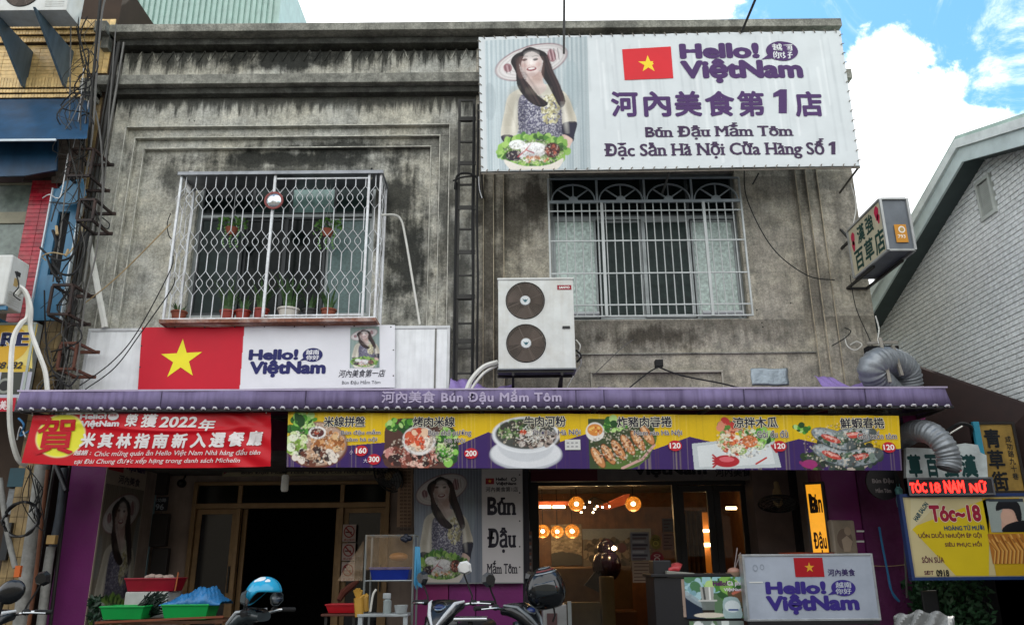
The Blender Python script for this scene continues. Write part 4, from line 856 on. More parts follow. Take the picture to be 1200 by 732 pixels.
# canopies, boards, window
def px_quad(mb, pts, off=(0, .02, 0)): return mb.prism([P(*q) for q in pts], off)
cy0 = 9.1
build(MB().prism([(P(-60, 164, cy0).x, cy0, pz(50, 164, cy0)), (P(101, 164, cy0).x, cy0, pz(50, 163, cy0)), (P(103, 118, 9.9).x, 9.97, pz(50, 117, 9.97)), (P(-60, 118, 9.9).x, 9.97, pz(50, 117, 9.97))], (0, .01, .02)), 'canopy', blue, nb)
build(MB().box(P(-60, 164, cy0).x, P(66, 164, cy0).x, cy0-.015, cy0+.01, pz(50, 165.5, cy0), pz(50, 163.2, cy0)), 'canopy_edge', mat('pale_metal_edge', '#b9c3c8', .4, .3), nb)
cy1 = 9.45
build(MB().prism([(P(-60, 207, cy1).x, cy1, pz(50, 207, cy1)), (P(30, 205, cy1).x, cy1, pz(50, 205.5, cy1)), (P(66, 200, cy1).x, cy1, pz(50, 199, cy1)), (P(67, 166, cy1).x, cy1, pz(50, 164, cy1)), (P(-60, 166, cy1).x, cy1, pz(50, 164, cy1))][::-1], (0, .03, 0)), 'shutter_box', blue, nb)
build(MB().prism([P(30, 206, cy1+.01), P(64, 199, cy1+.01), P(66, 207, 9.9), P(26, 212, 9.9)], (0, 0, -.01)), 'canopy_flap', mat('dark_brown_board', '#2e2620', .8), nb)
build(px_quad(px_quad(px_quad(MB(), [(64, 163, 9.8), (82, 163, 9.8), (81, 186, 9.8), (62, 186, 9.8)]), [(83, 163, 9.79), (100, 163, 9.79), (99, 186, 9.79), (82, 186, 9.79)]), [(62, 187, 9.785), (98, 187, 9.785), (97, 215, 9.785), (60, 214, 9.785)]), 'weathered_board', mat('weathered_wood', '#6b5f55', .9, var=.4, vs=18, streak=.6, dcol='#3a3029'), nb)
# window left of the red pilaster
wy = 9.98; a = (pxx(-40, 290, wy), pz(20, 352, wy), pxx(36, 290, wy), pz(20, 213, wy))
wf = build(MB().frame(Fp(wy), a[0], a[1], a[2], a[3], .05, -.02, .02).box(a[0]+.05, a[2]-.05, wy-.02, wy+.02, pz(20, 262, wy), pz(20, 249, wy)), 'window', mat('beige_frame', '#8d8873', .6, dirt=.3), nb)
build(MB().box(a[0]+.05, a[2]-.05, wy+.005, wy+.012, a[1]+.05, pz(20, 262, wy)-.002).box(a[0]+.05, a[2]-.05, wy+.005, wy+.012, pz(20, 249, wy)+.002, a[3]-.05), 'pane', mat('curtained_glass', '#6f7a72', .25, var=.35, vs=9, dirt=.3), wf)
build(MB().box(a[0], a[2], wy-.04, wy-.021, pz(20, 215, wy), pz(20, 206, wy)), 'lintel', mat('rusty_lintel', '#3a2320', .8, dirt=.5), nb)
# red pilaster
ry = 9.9; rp = Fp(ry); ru0, ru1 = pxx(24, 290, ry), pxx(55, 290, ry); rz0, rz1 = pz(40, 470, ry), pz(40, 212, ry)
build(MB().box(ru0-.01, ru1+.01, ry+.001, 10.02, rz0, rz1), 'red_pilaster', mat('dark_red_grout', '#3a0d14', .9), nb)
tiles(nb, rp, ru0, rz0, ru1, rz1, (ru1-ru0)/2, .062, rtile, 'red_tile', stagger=False)
# pale blue panel with a slot, white trims, peeled flap
by = 9.72; bl2 = Fp(by)
q = [P(x, y, by) for x, y in ((57, 222), (86, 222), (93, 240), (88, 250), (68, 373), (43, 369))]
ax0, ax1 = pxx(50, 296, by), pxx(84, 296, by); z0_, z1_ = pz(60, 375, by), pz(60, 221, by)
build(wall_with_hole(ax0, ax1, z0_, z1_, (pxx(62, 285, by), pz(60, 322, by), pxx(76, 285, by), pz(60, 248, by)), by, by+.05), 'side_panel', lblue, nb)
build(MB().box(ax0-.018, ax0-.001, by-.03, by+.05, z0_, z1_).box(ax1+.001, ax1+.015, by-.02, by+.05, z0_, z1_), 'panel_trim', mat('pale_metal_edge', '#b9c3c8'), nb)
build(MB().box(ax0+.02, ax1-.01, by+.06, by+.08, z0_+.05, z1_-.05), 'dark_backing', mat('black_void', '#0c0c0e', .9), nb)
c_ = P(84, 222, by-.2); build(MB().prism([P(64, 226, by-.1), P(76, 212, by-.2), P(97, 209, by-.25), (P(101, 228, by-.28)), P(92, 238, by-.25), P(74, 242, by-.15), P(65, 236, by-.1)], (0, .015, 0)), 'peeled_flap', lblue, nb, bevel=.004)
# tall dark pipes against the pier
for px, r, m_ in ((98, .028, steel), (104, .018, ptube), (93, .014, steel)):
    x = pxx(px, 300, 9.75); build(MB().tube([(x-.0, 9.75, .3), (x, 9.75, 8.6)], r, 8), 'downpipe', m_, nb, smooth=True)
# lower shop sign with RE and digits
sy = 9.3; spl = Fp(sy); q = (pxx(-45, 415, sy), pz(20, 470, sy), pxx(37, 415, sy), pz(20, 378, sy))
ys = thing('shop_sign', 'yellow and white shop sign ending in RE at the left edge below the air conditioner', 'sign', (q[0], sy, q[1]))
build(MB().box(q[0]-.3, q[2], sy+.004, sy+.12, q[1]-.1, q[3]), 'box', mat('sign_grey_box', '#8a8f88', .5, dirt=.3), ys)
build(MB().frame(spl, q[0]-.3, q[1]-.1, q[2], q[3], .03, -.004, .015), 'frame', mat('sign_frame', '#9aa39c', .4, .3), ys)
pr = Print(spl); pr.rect(-30, 380, 38, 450, '#d9b845'); pr.poly([(-30, 400), (38, 432), (38, 381), (-30, 381)], '#e6d27a', 1); pr.disc(-6, 404, 40, 26, '#d9a92e', 2); pr.rect(-30, 436, 35, 470, '#b9b9c4', 3); pr.rect(0, 436, 25, 462, '#3d4038', 4); pr.disc(6, 452, 9, 9, '#8c8f86', 5); pr.disc(6, 452, 6, 6, '#2b2c2a', 6)
pr.outlined('RE', (2, 389, 35, 406), '#161f4d', '#e9e6d8', .05, .03, 7, serif=1); pr.text('88182', (-6, 424, 27, 432), '#26262e', .02, 7, shear=.2); pr.done('lettering', ys)
pr = Print(Fp(sy-.02)); pr.rect(-30, 470, 18, 498, '#b5142c'); pr.text('SALON', (-22, 474, 14, 484), '#e8d8d8', .03, 1)
rs = thing('small_red_sign', 'small red sign strip at the left edge beside the end of the purple awning', 'sign', spl.w(q[2]-.3, q[1]-.2)); pr.mb = MB(); pr.rect(-30, 466, 18, 482, '#b5142c'); pr.text('美髮', (0, 469, 15, 480), '#e8d8d8', .03, 1); pr.done('face', rs); build(MB().box(pxx(-30, 474, sy-.02), pxx(18, 474, sy-.02), sy-.018, sy+.0, pz(0, 482, sy-.02), pz(0, 466, sy-.02)), 'board', mat('sign_grey_box', '#8a8f88'), rs)
# neighbour arcade: dark shop front, fluorescent tubes, meter box
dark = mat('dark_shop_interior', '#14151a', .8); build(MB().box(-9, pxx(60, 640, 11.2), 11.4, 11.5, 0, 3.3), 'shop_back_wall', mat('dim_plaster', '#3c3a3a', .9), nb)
# ---------------------------------------------------------------- air conditioners
acw = mat('aged_white_appliance', '#d0d2ce', .38, var=.08, streak=.2, dirt=.3, dcol='#9a8e74'); grl = mat('black_fan_grille', '#1b1a19', .5, .5); wirem = mat('rusty_fan_wire', '#7a6e64', .6, .3, dirt=.4); blade = mat('brown_fan_blade', '#544238', .5, dirt=.4); hubm = mat('white_hub', '#cfd3d2', .4)
def fan(parent, c, R, n=3, rings=12):
    c = Vector(c); m = MB().lathe([(R, .0), (R*1.03, -.02), (R*1.07, -.015), (R*1.07, .02)], c, (0, 1, 0), 32); g = build(m, 'fan_guard', grl, parent, smooth=True)
    m = MB()
    for k in range(1, rings+1): r = R*(.25+.75*k/rings); m.lathe([(r-.0028, -.012), (r+.0028, -.012), (r+.0028, -.006), (r-.0028, -.006), (r-.0028, -.012)], c, (0, 1, 0), 32)
    for k in range(4): a = k*math.pi/2+.4; m.bar(c+Vector((R*.2*math.cos(a), -.010, R*.2*math.sin(a))), c+Vector((R*math.cos(a), -.008, R*math.sin(a))), .006)
    build(m, 'wire', wirem, g)
    build(MB().lathe([(.0001, -.02), (R*.26, -.02), (R*.3, 0), (R*.3, .03)], c, (0, 1, 0), 20), 'hub', hubm, g, smooth=True)
    pr = MB(); pr.prism([c+Vector((x*R*.2, -.0215, z*R*.2)) for x, z in ((-.8, .5), (-.2, .1), (0, .4), (.2, .1), (.8, .5), (.25, -.5), (-.25, -.5))], (0, .001, 0)); build(pr, 'emblem', mat('teal_emblem', '#1f5a66', .5), g)
    for k in range(n):
        a = k*2*math.pi/n+.5; m = MB(); m.grid(lambda u, v: c+Vector(((R*.2+R*.74*v)*math.cos(a+(u-.5)*1.25), .07-.05*u, (R*.2+R*.74*v)*math.sin(a+(u-.5)*1.25))), 6, 4); build(m, 'blade', blade, g, smooth=True)
    build(MB().lathe([(.0001, .12), (R, .12), (R, .0)], c, (0, 1, 0), 28), 'cavity', mat('rusty_cavity', '#332c28', .9, dirt=.4), g)
def ac_box(t, x0, x1, y0, y1, z0, z1, fans):
    m = MB()                                             # a shell with round openings in front: panels around each fan
    m.box(x0, x1, y0+.02, y1, z0, z1)
    b = build(m, 'casing', acw, t, bevel=.012); return b
AYY = 9.28; apl = Fp(AYY); ax0, ax1 = pxx(584, 380, AYY), pxx(673, 380, AYY); az0, az1 = pz(628, 431, AYY), pz(628, 328, AYY)
ac = thing('air_conditioner', 'big white outdoor air conditioner with two round fans on a bracket', 'air conditioner', (ax0, AYY, az0))
def front_with_holes(x0, x1, z0, z1, holes, y, n=28, th=.02):   # flat front, circular holes: each hole sits in a square of its own
    m = MB(); zs = sorted(holes, key=lambda h: h[1]); cur = z0
    for cx, cz, R in zs:
        s_ = R*1.06; m.box(x0, x1, y, y+th, cur, cz-s_); m.box(x0, cx-s_, y, y+th, cz-s_, cz+s_); m.box(cx+s_, x1, y, y+th, cz-s_, cz+s_); cur = cz+s_
        sq = []; ci = []
        for k in range(n):
            a = 2*math.pi*(k+.5)/n; dx, dz = math.cos(a), math.sin(a); q = s_/max(abs(dx), abs(dz)); sq.append((cx+dx*q, y, cz+dz*q)); ci.append((cx+dx*R, y, cz+dz*R))
        ci2 = [(p_[0], y+.05, p_[2]) for p_ in ci]
        m.add(sq+ci+ci2, [(k, (k+1) % n, n+(k+1) % n, n+k) for k in range(n)]+[(n+k, n+(k+1) % n, 2*n+(k+1) % n, 2*n+k) for k in range(n)])
    m.box(x0, x1, y, y+th, cur, z1); return m
R_ = (pxx(637, 352, AYY)-pxx(594, 352, AYY))/2; f1 = P(615.5, 352, AYY); f2 = P(616.5, 402, AYY)
build(front_with_holes(ax0, ax1, az0, az1, [(f1.x, f1.z, R_), (f2.x, f2.z, R_)], AYY), 'front_panel', acw, ac)
build(MB().box(ax0, ax0+.01, AYY+.021, AYY+.34, az0, az1).box(ax1-.01, ax1, AYY+.021, AYY+.34, az0, az1).box(ax0+.01, ax1-.01, AYY+.021, AYY+.34, az0, az0+.01).box(ax0+.01, ax1-.01, AYY+.33, AYY+.34, az0+.01, az1), 'casing', acw, ac)
build(MB().box(ax0-.012, ax1+.012, AYY-.012, AYY+.35, az1+.001, az1+.028), 'lid', acw, ac, bevel=.008)
for f_ in (f1, f2): fan(ac, (f_.x, AYY+.01, f_.z), R_)
pr = Print(apl); pr.rect(653, 334, 669.5, 339.5, '#8f1026'); pr.text('SANYO', (655, 335.3, 667.5, 338.3), '#e6e2dc', .05, 1); pr.done('lettering', ac)
m = MB(); a = apl.box(659, 382, 668, 385); m.box(a[0], a[2], AYY-.012, AYY-.001, a[1], a[3]); build(m, 'handle', mat('dark_slot', '#2b2b2b', .6), ac, bevel=.003)
b = MB().box(ax0-.02, ax1-.02, AYY+.02, AYY+.05, az0-.05, az0-.02).box(ax0-.02, ax1-.02, AYY+.28, AYY+.31, az0-.05, az0-.02)
for x in (ax0+.16, ax1-.18): b.box(x, x+.03, AYY+.02, 10.0, az0-.085, az0-.051); b.bar((x+.015, AYY+.1, az0-.09), (x+.015, 9.97, az0-.42), .03); b.box(x, x+.03, 9.97, 10.0, az0-.5, az0-.086)
build(b, 'bracket', steel, ac); build(MB().box(ax0-.01, ax1+.01, AYY-.01, AYY+.35, az0-.02, az0-.001), 'base_pan', mat('grey_base_pan', '#7c8082', .5, .3), ac, bevel=.003)
def cable(name, pts, r, m_, parent=None, label=None, cat='cable', group=None, seg=10, n=6):
    p = [P(*q) for q in pts]; o = []
    for i in range(len(p)-1):
        a, b_, c, d = p[max(i-1, 0)], p[i], p[i+1], p[min(i+2, len(p)-1)]
        for j in range(seg): t = j/seg; o.append(.5*((2*b_)+(c-a)*t+(2*a-5*b_+4*c-d)*t*t+(3*b_-a-3*c+d)*t**3))
    o.append(p[-1]); mb = MB().tube(o, r, n)
    if parent: return build(mb, name, m_, parent, smooth=True)
    return build(mb, name, m_, None, smooth=True, label=label, cat=cat, group=group, loc=o[0])
whp = mat('white_pvc', '#d3d2ca', .4, var=.08, dirt=.25, dcol='#8a8065'); blk = MATS['black_rubber']; grc = mat('grey_cable', '#5a5854', .6); ylc = mat('yellowed_cable', '#a08a62', .6)
cable('refrigerant_pipe', [(583, 424, 9.4), (566, 430, 9.35), (552, 445, 9.3), (545, 462, 9.25)], .03, whp, ac)
cable('refrigerant_pipe', [(583, 428, 9.45), (568, 436, 9.35), (556, 450, 9.3), (549, 462, 9.25)], .018, whp, ac)
cable('cable', [(675, 398, 9.5), (680, 405, 9.45), (678, 414, 9.5), (681, 425, 9.6), (672, 440, 9.7), (662, 458, 9.6)], .008, whp, ac)
cable('cable', [(675, 410, 9.5), (681, 417, 9.45), (676, 424, 9.5)], .012, blk, ac)
# top-left unit seen from below on blue brackets
Y1 = 9.05; x0_, x1_ = pxx(-12, 8, Y1), pxx(78, 8, Y1); z0_ = pz(40, 12, Y1); z1_ = z0_+.62
t = thing('air_conditioner', 'white outdoor air conditioner on blue brackets at the top left corner', 'air conditioner', (x0_, Y1, z0_))
cz = z0_+.30; cx = P(25, 0, Y1).x
build(front_with_holes(x0_, x1_, z0_, z1_, [(cx, cz, .235)], Y1), 'front_panel', acw, t); build(MB().box(x0_, x1_, Y1+.021, Y1+.35, z0_, z0_+.01).box(x0_, x0_+.01, Y1+.021, Y1+.35, z0_+.01, z1_).box(x1_-.01, x1_, Y1+.021, Y1+.35, z0_+.01, z1_).box(x0_, x1_, Y1+.0, Y1+.35, z1_+.001, z1_+.02), 'casing', acw, t); fan(t, (cx, Y1+.01, cz), .23, 4)
for k in range(7): build(MB().box(x1_-.30, x1_-.04, Y1-.006, Y1-.001, z0_+.06+k*.035, z0_+.075+k*.035), 'louvre', acw, t)
for px in (6, 56):
    x = pxx(px, 20, 9.3); build(MB().prism([(x-.01, 8.98, z0_-.005), (x-.01, 9.97, z0_-.005), (x-.01, 9.97, z0_-.62), (x-.01, 9.9, z0_-.62)], (.035, 0, 0)), 'bracket', mat('dark_slate_bracket', '#5b6f7d', .5, .2, streak=.3), t)
build(MB().ell(P(76, 5, 9.3), .07, .12, .16, 12, 8), 'pipe_cover', acw, t, smooth=True)
# mid-left unit, side on
Y2 = 8.9; x1_ = pxx(9, 330, Y2); z0_, z1_ = pz(0, 357, Y2), pz(9, 298, Y2)
t = thing('air_conditioner', 'white outdoor air conditioner at the left edge beside the red tiles', 'air conditioner', (x1_, Y2, z0_))
build(MB().box(x1_-.85, x1_, Y2, Y2+.36, z0_, z1_), 'casing', acw, t, bevel=.02); build(MB().box(x1_+.001, x1_+.008, Y2+.12, Y2+.2, z1_-.22, z1_-.17), 'handle', mat('dark_slot', '#2b2b2b'), t)
build(MB().box(x1_+.001, x1_+.004, Y2+.11, Y2+.2, z1_-.36, z1_-.26), 'label_plate', mat('tan_label', '#b59a63', .6), t)
for k in range(6): build(MB().box(x1_+.001, x1_+.006, Y2+.05, Y2+.30, z0_+.05+k*.028, z0_+.062+k*.028), 'louvre', acw, t)
build(MB().box(x1_-.85, x1_+.02, Y2+.03, Y2+.07, z0_-.05, z0_-.003).box(x1_-.3, x1_-.26, Y2+.03, 9.9, z0_-.09, z0_-.051).bar((x1_-.28, Y2+.1, z0_-.09), (x1_-.28, 9.9, z0_-.5), .035), 'bracket', lblue, t)
cable('refrigerant_pipe', [(20, 345, 8.95), (27, 340, 8.95), (33, 352, 9.0), (32, 372, 9.0), (24, 380, 8.95), (15, 400, 8.9), (12, 450, 8.8), (12, 500, 8.8), (20, 535, 8.9), (30, 545, 9)], .031, whp, label='thick white pipe curving down past the yellow RE sign', cat='pipe')
cable('refrigerant_pipe', [(22, 335, 8.9), (30, 342, 8.92), (36, 360, 8.95), (36, 385, 9.0), (44, 410, 9.0), (53, 435, 9.0), (56, 462, 9.0)], .028, whp, label='white insulated pipe running from the air conditioner down to the purple awning', cat='pipe')
cable('cable', [(18, 318, 8.9), (22, 335, 8.85), (16, 345, 8.85), (24, 352, 8.9)], .008, blk, t)
# ---------------------------------------------------------------- ladder with black conduits between the two bays
ly = 9.86; la, lb = pxx(537, 250, ly), pxx(555, 250, ly); zl0, zl1 = pz(545, 466, ly), pz(545, 117, ly)
ld = thing('cable_ladder', 'tall dark steel cable ladder bolted to the wall between the two bays', 'ladder', (la, ly, zl0))
for x in (la, lb): build(MB().box(x-.018, x+.018, ly-.02, ly+.02, zl0, zl1), 'rail', steel, ld)
rg = None; nr = 13
for k in range(nr):
    z = zl1-.015-(zl1-zl0)*k/nr
    if rg is None: rg = (build(MB().box(la+.019, lb-.019, ly-.012, ly+.012, z-.012, z+.012), 'rung', steel, ld), z)
    else: o = rg[0].copy(); COL.objects.link(o); o.location.z = z-rg[1]
for dx in (-.035, .03): build(MB().tube([(lb+dx+.03, ly-.04, zl0), (lb+dx+.035, ly-.04, zl0+1.6), (lb+dx+.02, ly-.035, zl0+2.4), (lb+dx+.03, ly-.03, zl1-.1)], .016, 7), 'conduit', blk, ld, smooth=True)
build(MB().tube([(la-.03, ly-.04, zl0-.0), (la-.028, ly-.04, pz(540, 215, ly))], .016, 7), 'conduit', blk, ld, smooth=True)
for k in range(6): q = P(546, 140+k*52, ly-.01); build(MB().box(la+.0, lb+.03, ly-.035, ly-.021, q.z-.03, q.z+.03), 'clamp_plate', steel, ld)
cable('cable_loop', [(533, 222, 9.8), (536, 206, 9.75), (548, 203, 9.75), (560, 210, 9.75), (563, 232, 9.78)], .016, blk, ld); cable('cable_loop', [(531, 212, 9.8), (541, 208, 9.72), (556, 206, 9.75)], .012, blk, ld)
cable('cable_tail', [(561, 207, 9.7), (562, 222, 9.7), (565, 232, 9.7)], .007, mat('white_wire', '#c9c9c9', .5), ld)
# ---------------------------------------------------------------- pipes and loose wires on the shop wall
cable('drain_pipe', [(447, 252, 9.7), (462, 252, 9.9), (470, 258, 9.96), (475, 278, 9.97), (483, 325, 9.97), (492, 380, 9.97)], .016, whp, label='thin white bent pipe leaving the window grille down to the white board', cat='pipe')
o = cable('drain_pipe', [(102, 270, 9.85), (104, 283, 9.85), (112, 325, 9.85), (123, 384, 9.85)], .042, whp, label='stout white pipe leaning down the wall edge to the white board', cat='pipe')
cable('refrigerant_sleeve', [(99, 262, 9.8), (101, 276, 9.8)], .055, mat('torn_wrapping', '#b5a582', .8, dirt=.4), o)
WG = 'loose wires across the left bay'
wires = [([(97, 357, 9.6), (140, 322, 9.6), (200, 262, 9.55)], ylc, .008, 'yellowish wire rising from the white board to the left side of the window grille'),
         ([(93, 452, 9.4), (130, 425, 9.45), (160, 390, 9.5), (198, 320, 9.5), (203, 300, 9.5)], blk, .007, 'upper black wire drooping across the corner of the white board'),
         ([(100, 456, 9.4), (135, 430, 9.45), (165, 390, 9.5), (200, 340, 9.52), (205, 325, 9.5)], blk, .007, 'lower black wire drooping across the corner of the white board'),
         ([(200, 250, 9.7), (196, 262, 9.7), (198, 276, 9.7), (204, 282, 9.7)], blk, .007, 'small black wire loop at the left side of the window grille'),
         ([(872, 198, 9.9), (876, 235, 9.9), (905, 290, 9.9), (945, 322, 9.9), (978, 328, 9.9)], blk, .008, 'black wire sagging from the billboard corner to the projecting light box'),
         ([(695, 440, 9.9), (728, 408, 9.9), (742, 398, 9.9)], grc, .006, 'thin wire rising from the awning below the right window'),
         ([(728, 462, 9.7), (755, 440, 9.8), (765, 433, 9.8), (772, 430, 9.8)], blk, .009, 'black wire left of the small black junction box above the awning'),
         ([(772, 430, 9.8), (800, 440, 9.8), (850, 450, 9.75), (880, 459, 9.7)], blk, .010, 'black wire right of the small black junction box above the awning'),
         ([(997, 215, 9.9), (1003, 240, 9.9), (1000, 262, 9.8)], whp, .006, 'pale wire hanging above the projecting light box'),
         ([(996, 322, 9.8), (1003, 360, 9.9), (1018, 395, 9.9), (1025, 412, 9.9)], blk, .006, 'black wire dropping from the projecting light box along the wall corner')]
for pts, m_, r, lb_ in wires: cable('wire', pts, r, m_, label=lb_, cat='wire')
p = P(772, 426, 9.85); build(MB().box(p.x-.05, p.x+.05, 9.8, 9.9, p.z-.045, p.z+.045), 'junction_box', blk, loc=p, label='small black junction box on the wall above the awning', cat='junction box', bevel=.006)
cable('wire', [(975, 405, 9.9), (990, 396, 9.88), (997, 388, 9.9), (990, 384, 9.85)], .007, blk, label='short black curl of wire on the wall left of the silver duct', cat='wire')
cable('wire', [(990, 395, 9.9), (993, 405, 9.88), (1002, 410, 9.85), (1010, 404, 9.85), (1004, 400, 9.9), (996, 404, 9.9)], .008, whp, label='pale coil of wire on the wall above the silver duct', cat='wire')
# cables and rusty racks over the neighbour's corner
g_ = 'cables running down the house corner'
CABLES = ['thick dark conduit running down from the top edge beside the grey parapet end', 'thin grey cable beside the thick dark conduit down to the upper rack', 'long thin grey wire from the roof corner down the front of the grey pier', 'left black wire looping over the yellow tiles through the cable coil', 'short black wire crossing the yellow tile field down to the coil', 'grey cable dropping in front of the blue canopy and the pale blue panel', 'black cable dropping from the coil past both upper racks', 'grey cable bowing past the racks down to the purple awning', 'left thin white wire in front of the blue canopy end', 'white wire from the coil to the upper rusty rack', 'short white wire hooked over the peeled blue flap', 'thick black cable sagging from the slot of the blue panel to the white pipe', 'middle black cable sagging from the blue panel to the top of the white pipe', 'tangled knot of black cable below the slot in the blue panel', 'thick black cable inside the slot of the blue panel', 'yellowed cable crossing the knot at the blue panel', 'short yellowed connector at the top of the panel slot', 'short yellowed connector right of the panel slot', 'small black loop of wire on the grey pier above the white pipe', 'black cable hanging left of the lower racks to the awning end', 'black wire curling under the open rusty rack', 'thick black cable heap lying above the left end of the awning', 'short black wire joining the conduit to the coil on the tiles']
cs = [([(118, -5, 9.4), (112, 60, 9.4), (108, 110, 9.4), (104, 180, 9.4)], steel, .022), ([(124, -5, 9.38), (119, 20, 9.38), (113, 90, 9.38), (109, 150, 9.38), (100, 210, 9.4)], grc, .014), ([(136, 28, 9.5), (132, 80, 9.5), (128, 130, 9.5), (122, 220, 9.5), (112, 300, 9.5)], grc, .009),
      ([(92, 22, 9.6), (94, 60, 9.6), (100, 96, 9.6), (92, 135, 9.5), (86, 172, 9.5)], blk, .007), ([(88, 24, 9.6), (97, 70, 9.6), (104, 88, 9.6)], blk, .007), ([(83, 30, 9.6), (82, 110, 9.5), (80, 200, 9.4), (76, 230, 9.3), (70, 280, 9.3), (62, 330, 9.3)], grc, .010),
      ([(105, 100, 9.45), (100, 150, 9.4), (96, 200, 9.4), (93, 215, 9.4), (88, 300, 9.35), (84, 380, 9.3)], blk, .010), ([(112, 130, 9.42), (118, 165, 9.4), (120, 230, 9.4), (112, 300, 9.4), (100, 350, 9.35), (90, 440, 9.3)], grc, .012),
      ([(98, 80, 9.45), (92, 140, 9.45), (84, 180, 9.4)], MATS['white_wire'], .006), ([(104, 118, 9.42), (96, 170, 9.42)], MATS['white_wire'], .009), ([(50, 232, 9.3), (58, 228, 9.25), (66, 232, 9.3), (72, 226, 9.3), (80, 180, 9.4)], MATS['white_wire'], .007),
      ([(60, 300, 9.3), (68, 318, 9.25), (82, 322, 9.25), (92, 314, 9.3), (98, 296, 9.4), (104, 275, 9.6)], blk, .016), ([(47, 290, 9.3), (58, 300, 9.25), (70, 305, 9.2), (84, 300, 9.25), (95, 280, 9.4), (102, 270, 9.6)], blk, .014), ([(55, 300, 9.3), (62, 320, 9.22), (72, 326, 9.2), (66, 314, 9.25), (58, 310, 9.3), (70, 330, 9.2)], blk, .014), ([(62, 270, 9.35), (66, 285, 9.3), (62, 305, 9.3), (68, 330, 9.3)], blk, .020),
      ([(54, 305, 9.3), (50, 300, 9.28), (62, 296, 9.2), (78, 298, 9.2), (86, 290, 9.3)], ylc, .009), ([(66, 265, 9.3), (67, 275, 9.25)], ylc, .018), ([(80, 292, 9.2), (77, 300, 9.2)], ylc, .016),
      ([(110, 240, 9.5), (118, 262, 9.45), (126, 268, 9.45), (128, 262, 9.5), (120, 255, 9.5)], blk, .008), ([(52, 340, 9.3), (54, 400, 9.3), (60, 430, 9.25), (75, 450, 9.2)], blk, .010), ([(90, 380, 9.3), (96, 395, 9.25), (84, 405, 9.25), (60, 412, 9.3)], blk, .009), ([(40, 470, 9.0), (52, 448, 9.1), (64, 440, 9.1), (80, 452, 9.1), (92, 440, 9.2)], blk, .012), ([(96, 60, 9.4), (104, 62, 9.38), (100, 110, 9.4)], blk, .01)]
CL_ = CABLES
for i, (pts, m_, r) in enumerate(cs): cable('cable', pts, r, m_, label=CL_[i], cat='cable')
c = P(98, 91, 9.55); tor = MB().tube([c+Vector((.07*math.cos(a), 0, .07*math.sin(a))) for a in np.linspace(0, 6.28, 20)], .008, 5); build(tor, 'cable_coil', blk, loc=c, label='small round coil of black cable on the yellow tiles', cat='cable coil', smooth=True)
def rack(pxa, pya, pxb, pyb, Ya, label, m_=None):
    a, b_ = P(pxa, pya, Ya), P(pxb, pyb, Ya); x0, x1, z1, z0 = a.x, b_.x, a.z, b_.z; y1 = Ya+.42; t = thing('steel_rack', label, 'rack', (x0, Ya, z0)); m = MB(); w = .03; m_ = m_ or mat('rusty_dark_steel', '#2e2624', .7, .3, dirt=.5, dcol='#5b3a2a')
    for z in (z0, z1):
        build(MB().bar((x0, Ya, z), (x1, Ya, z), w), 'crossbar', m_, t)
        for x in (x0, x1): build(MB().bar((x, Ya+.016, z), (x, y1, z), w), 'side_bar', m_, t)
    for x in (x0, x1): build(MB().bar((x, Ya, z0+.016), (x, Ya, z1-.016), w), 'upright', m_, t)
    build(MB().box(x0-.05, x1+.05, y1, y1+.03, z1-.02, z1+.02).box(x0-.05, x1+.05, y1, y1+.03, z0-.02, z0+.02), 'mounting_bar', m_, t)
rack(85, 175, 105, 206, 9.3, 'upper rusty steel rack fixed to the house corner beside the weathered boards'); rack(94, 234, 108, 258, 9.3, 'small rusty steel bracket rack just above the stout white pipe'); rack(62, 334, 80, 368, 9.2, 'open rusty steel rack in front of the tile strip, beside the pale blue panel')
rack(72, 402, 86, 432, 9.3, 'rusty steel rack low on the tile strip just left of the white board', mat('rusted_brown_steel', '#5b3526', .8, dirt=.4))
wtg = thing('wire_tangle', 'tangle of thin dark wires hanging over the racks at the house corner', 'wires', P(100, 300, 9.3)); rr_ = random.Random(3)
for k in range(26):
    ya = rr_.choice((20, 60, 110, 180, 260, 330, 380)); pts_ = [(rr_.uniform(92, 118)-ya*.05, ya, 9.35)]
    for j in range(5): pts_.append((rr_.uniform(70, 118)-(ya+j*30)*.06, ya+rr_.uniform(18, 34)*(j+1), 9.3+rr_.uniform(-.06, .12)))
    cable('wire', pts_, rr_.choice((.004, .006, .009)), rr_.choice((blk, blk, grc, steel)), wtg, seg=5, n=5)
# green corrugated rooftop shed
cy = 11.0; x0_, x1_ = pxx(118, 12, cy), pxx(322, 12, cy); z0_ = ZT-.6; m = MB(); nr = 27; z1_ = pz(200, -40, cy)
shed = thing('rooftop_shed', 'pale green corrugated metal shed on the roof behind the parapet', 'shed', (x0_, cy, z0_))
pts = []
for k in range(nr+1):
    x = lerp(x0_+.35, x1_, k/nr); w = (x1_-x0_-.35)/nr; pts += [(x, cy), (x+w*.55, cy), (x+w*.62, cy+.03), (x+w*.93, cy+.03)]
vs = [(x, y, z) for x, y in pts for z in (z0_, z1_)]; m.add(vs, [(2*i, 2*i+2, 2*i+3, 2*i+1) for i in range(len(pts)-1)]); build(m, 'corrugated_sheet', mat('pale_green_sheet', '#9db8ae', .45, .1, streak=.2, dcol='#c9d2cc'), shed)
build(MB().box(x0_, x0_+.33, cy-.04, cy+.3, z0_, z1_), 'corner_cladding', mat('pale_cream_sheet', '#c3cbbd', .5, dirt=.2), shed); build(MB().box(x1_+.05, x1_+.09, cy-.02, cy+1.5, z0_, z1_), 'end_trim', mat('pale_green_sheet', '#9db8ae'), shed)
build(MB().box(x0_+.34, x1_, cy+.05, 14, z0_, z1_-.02), 'body', MATS['pale_green_sheet'], shed)
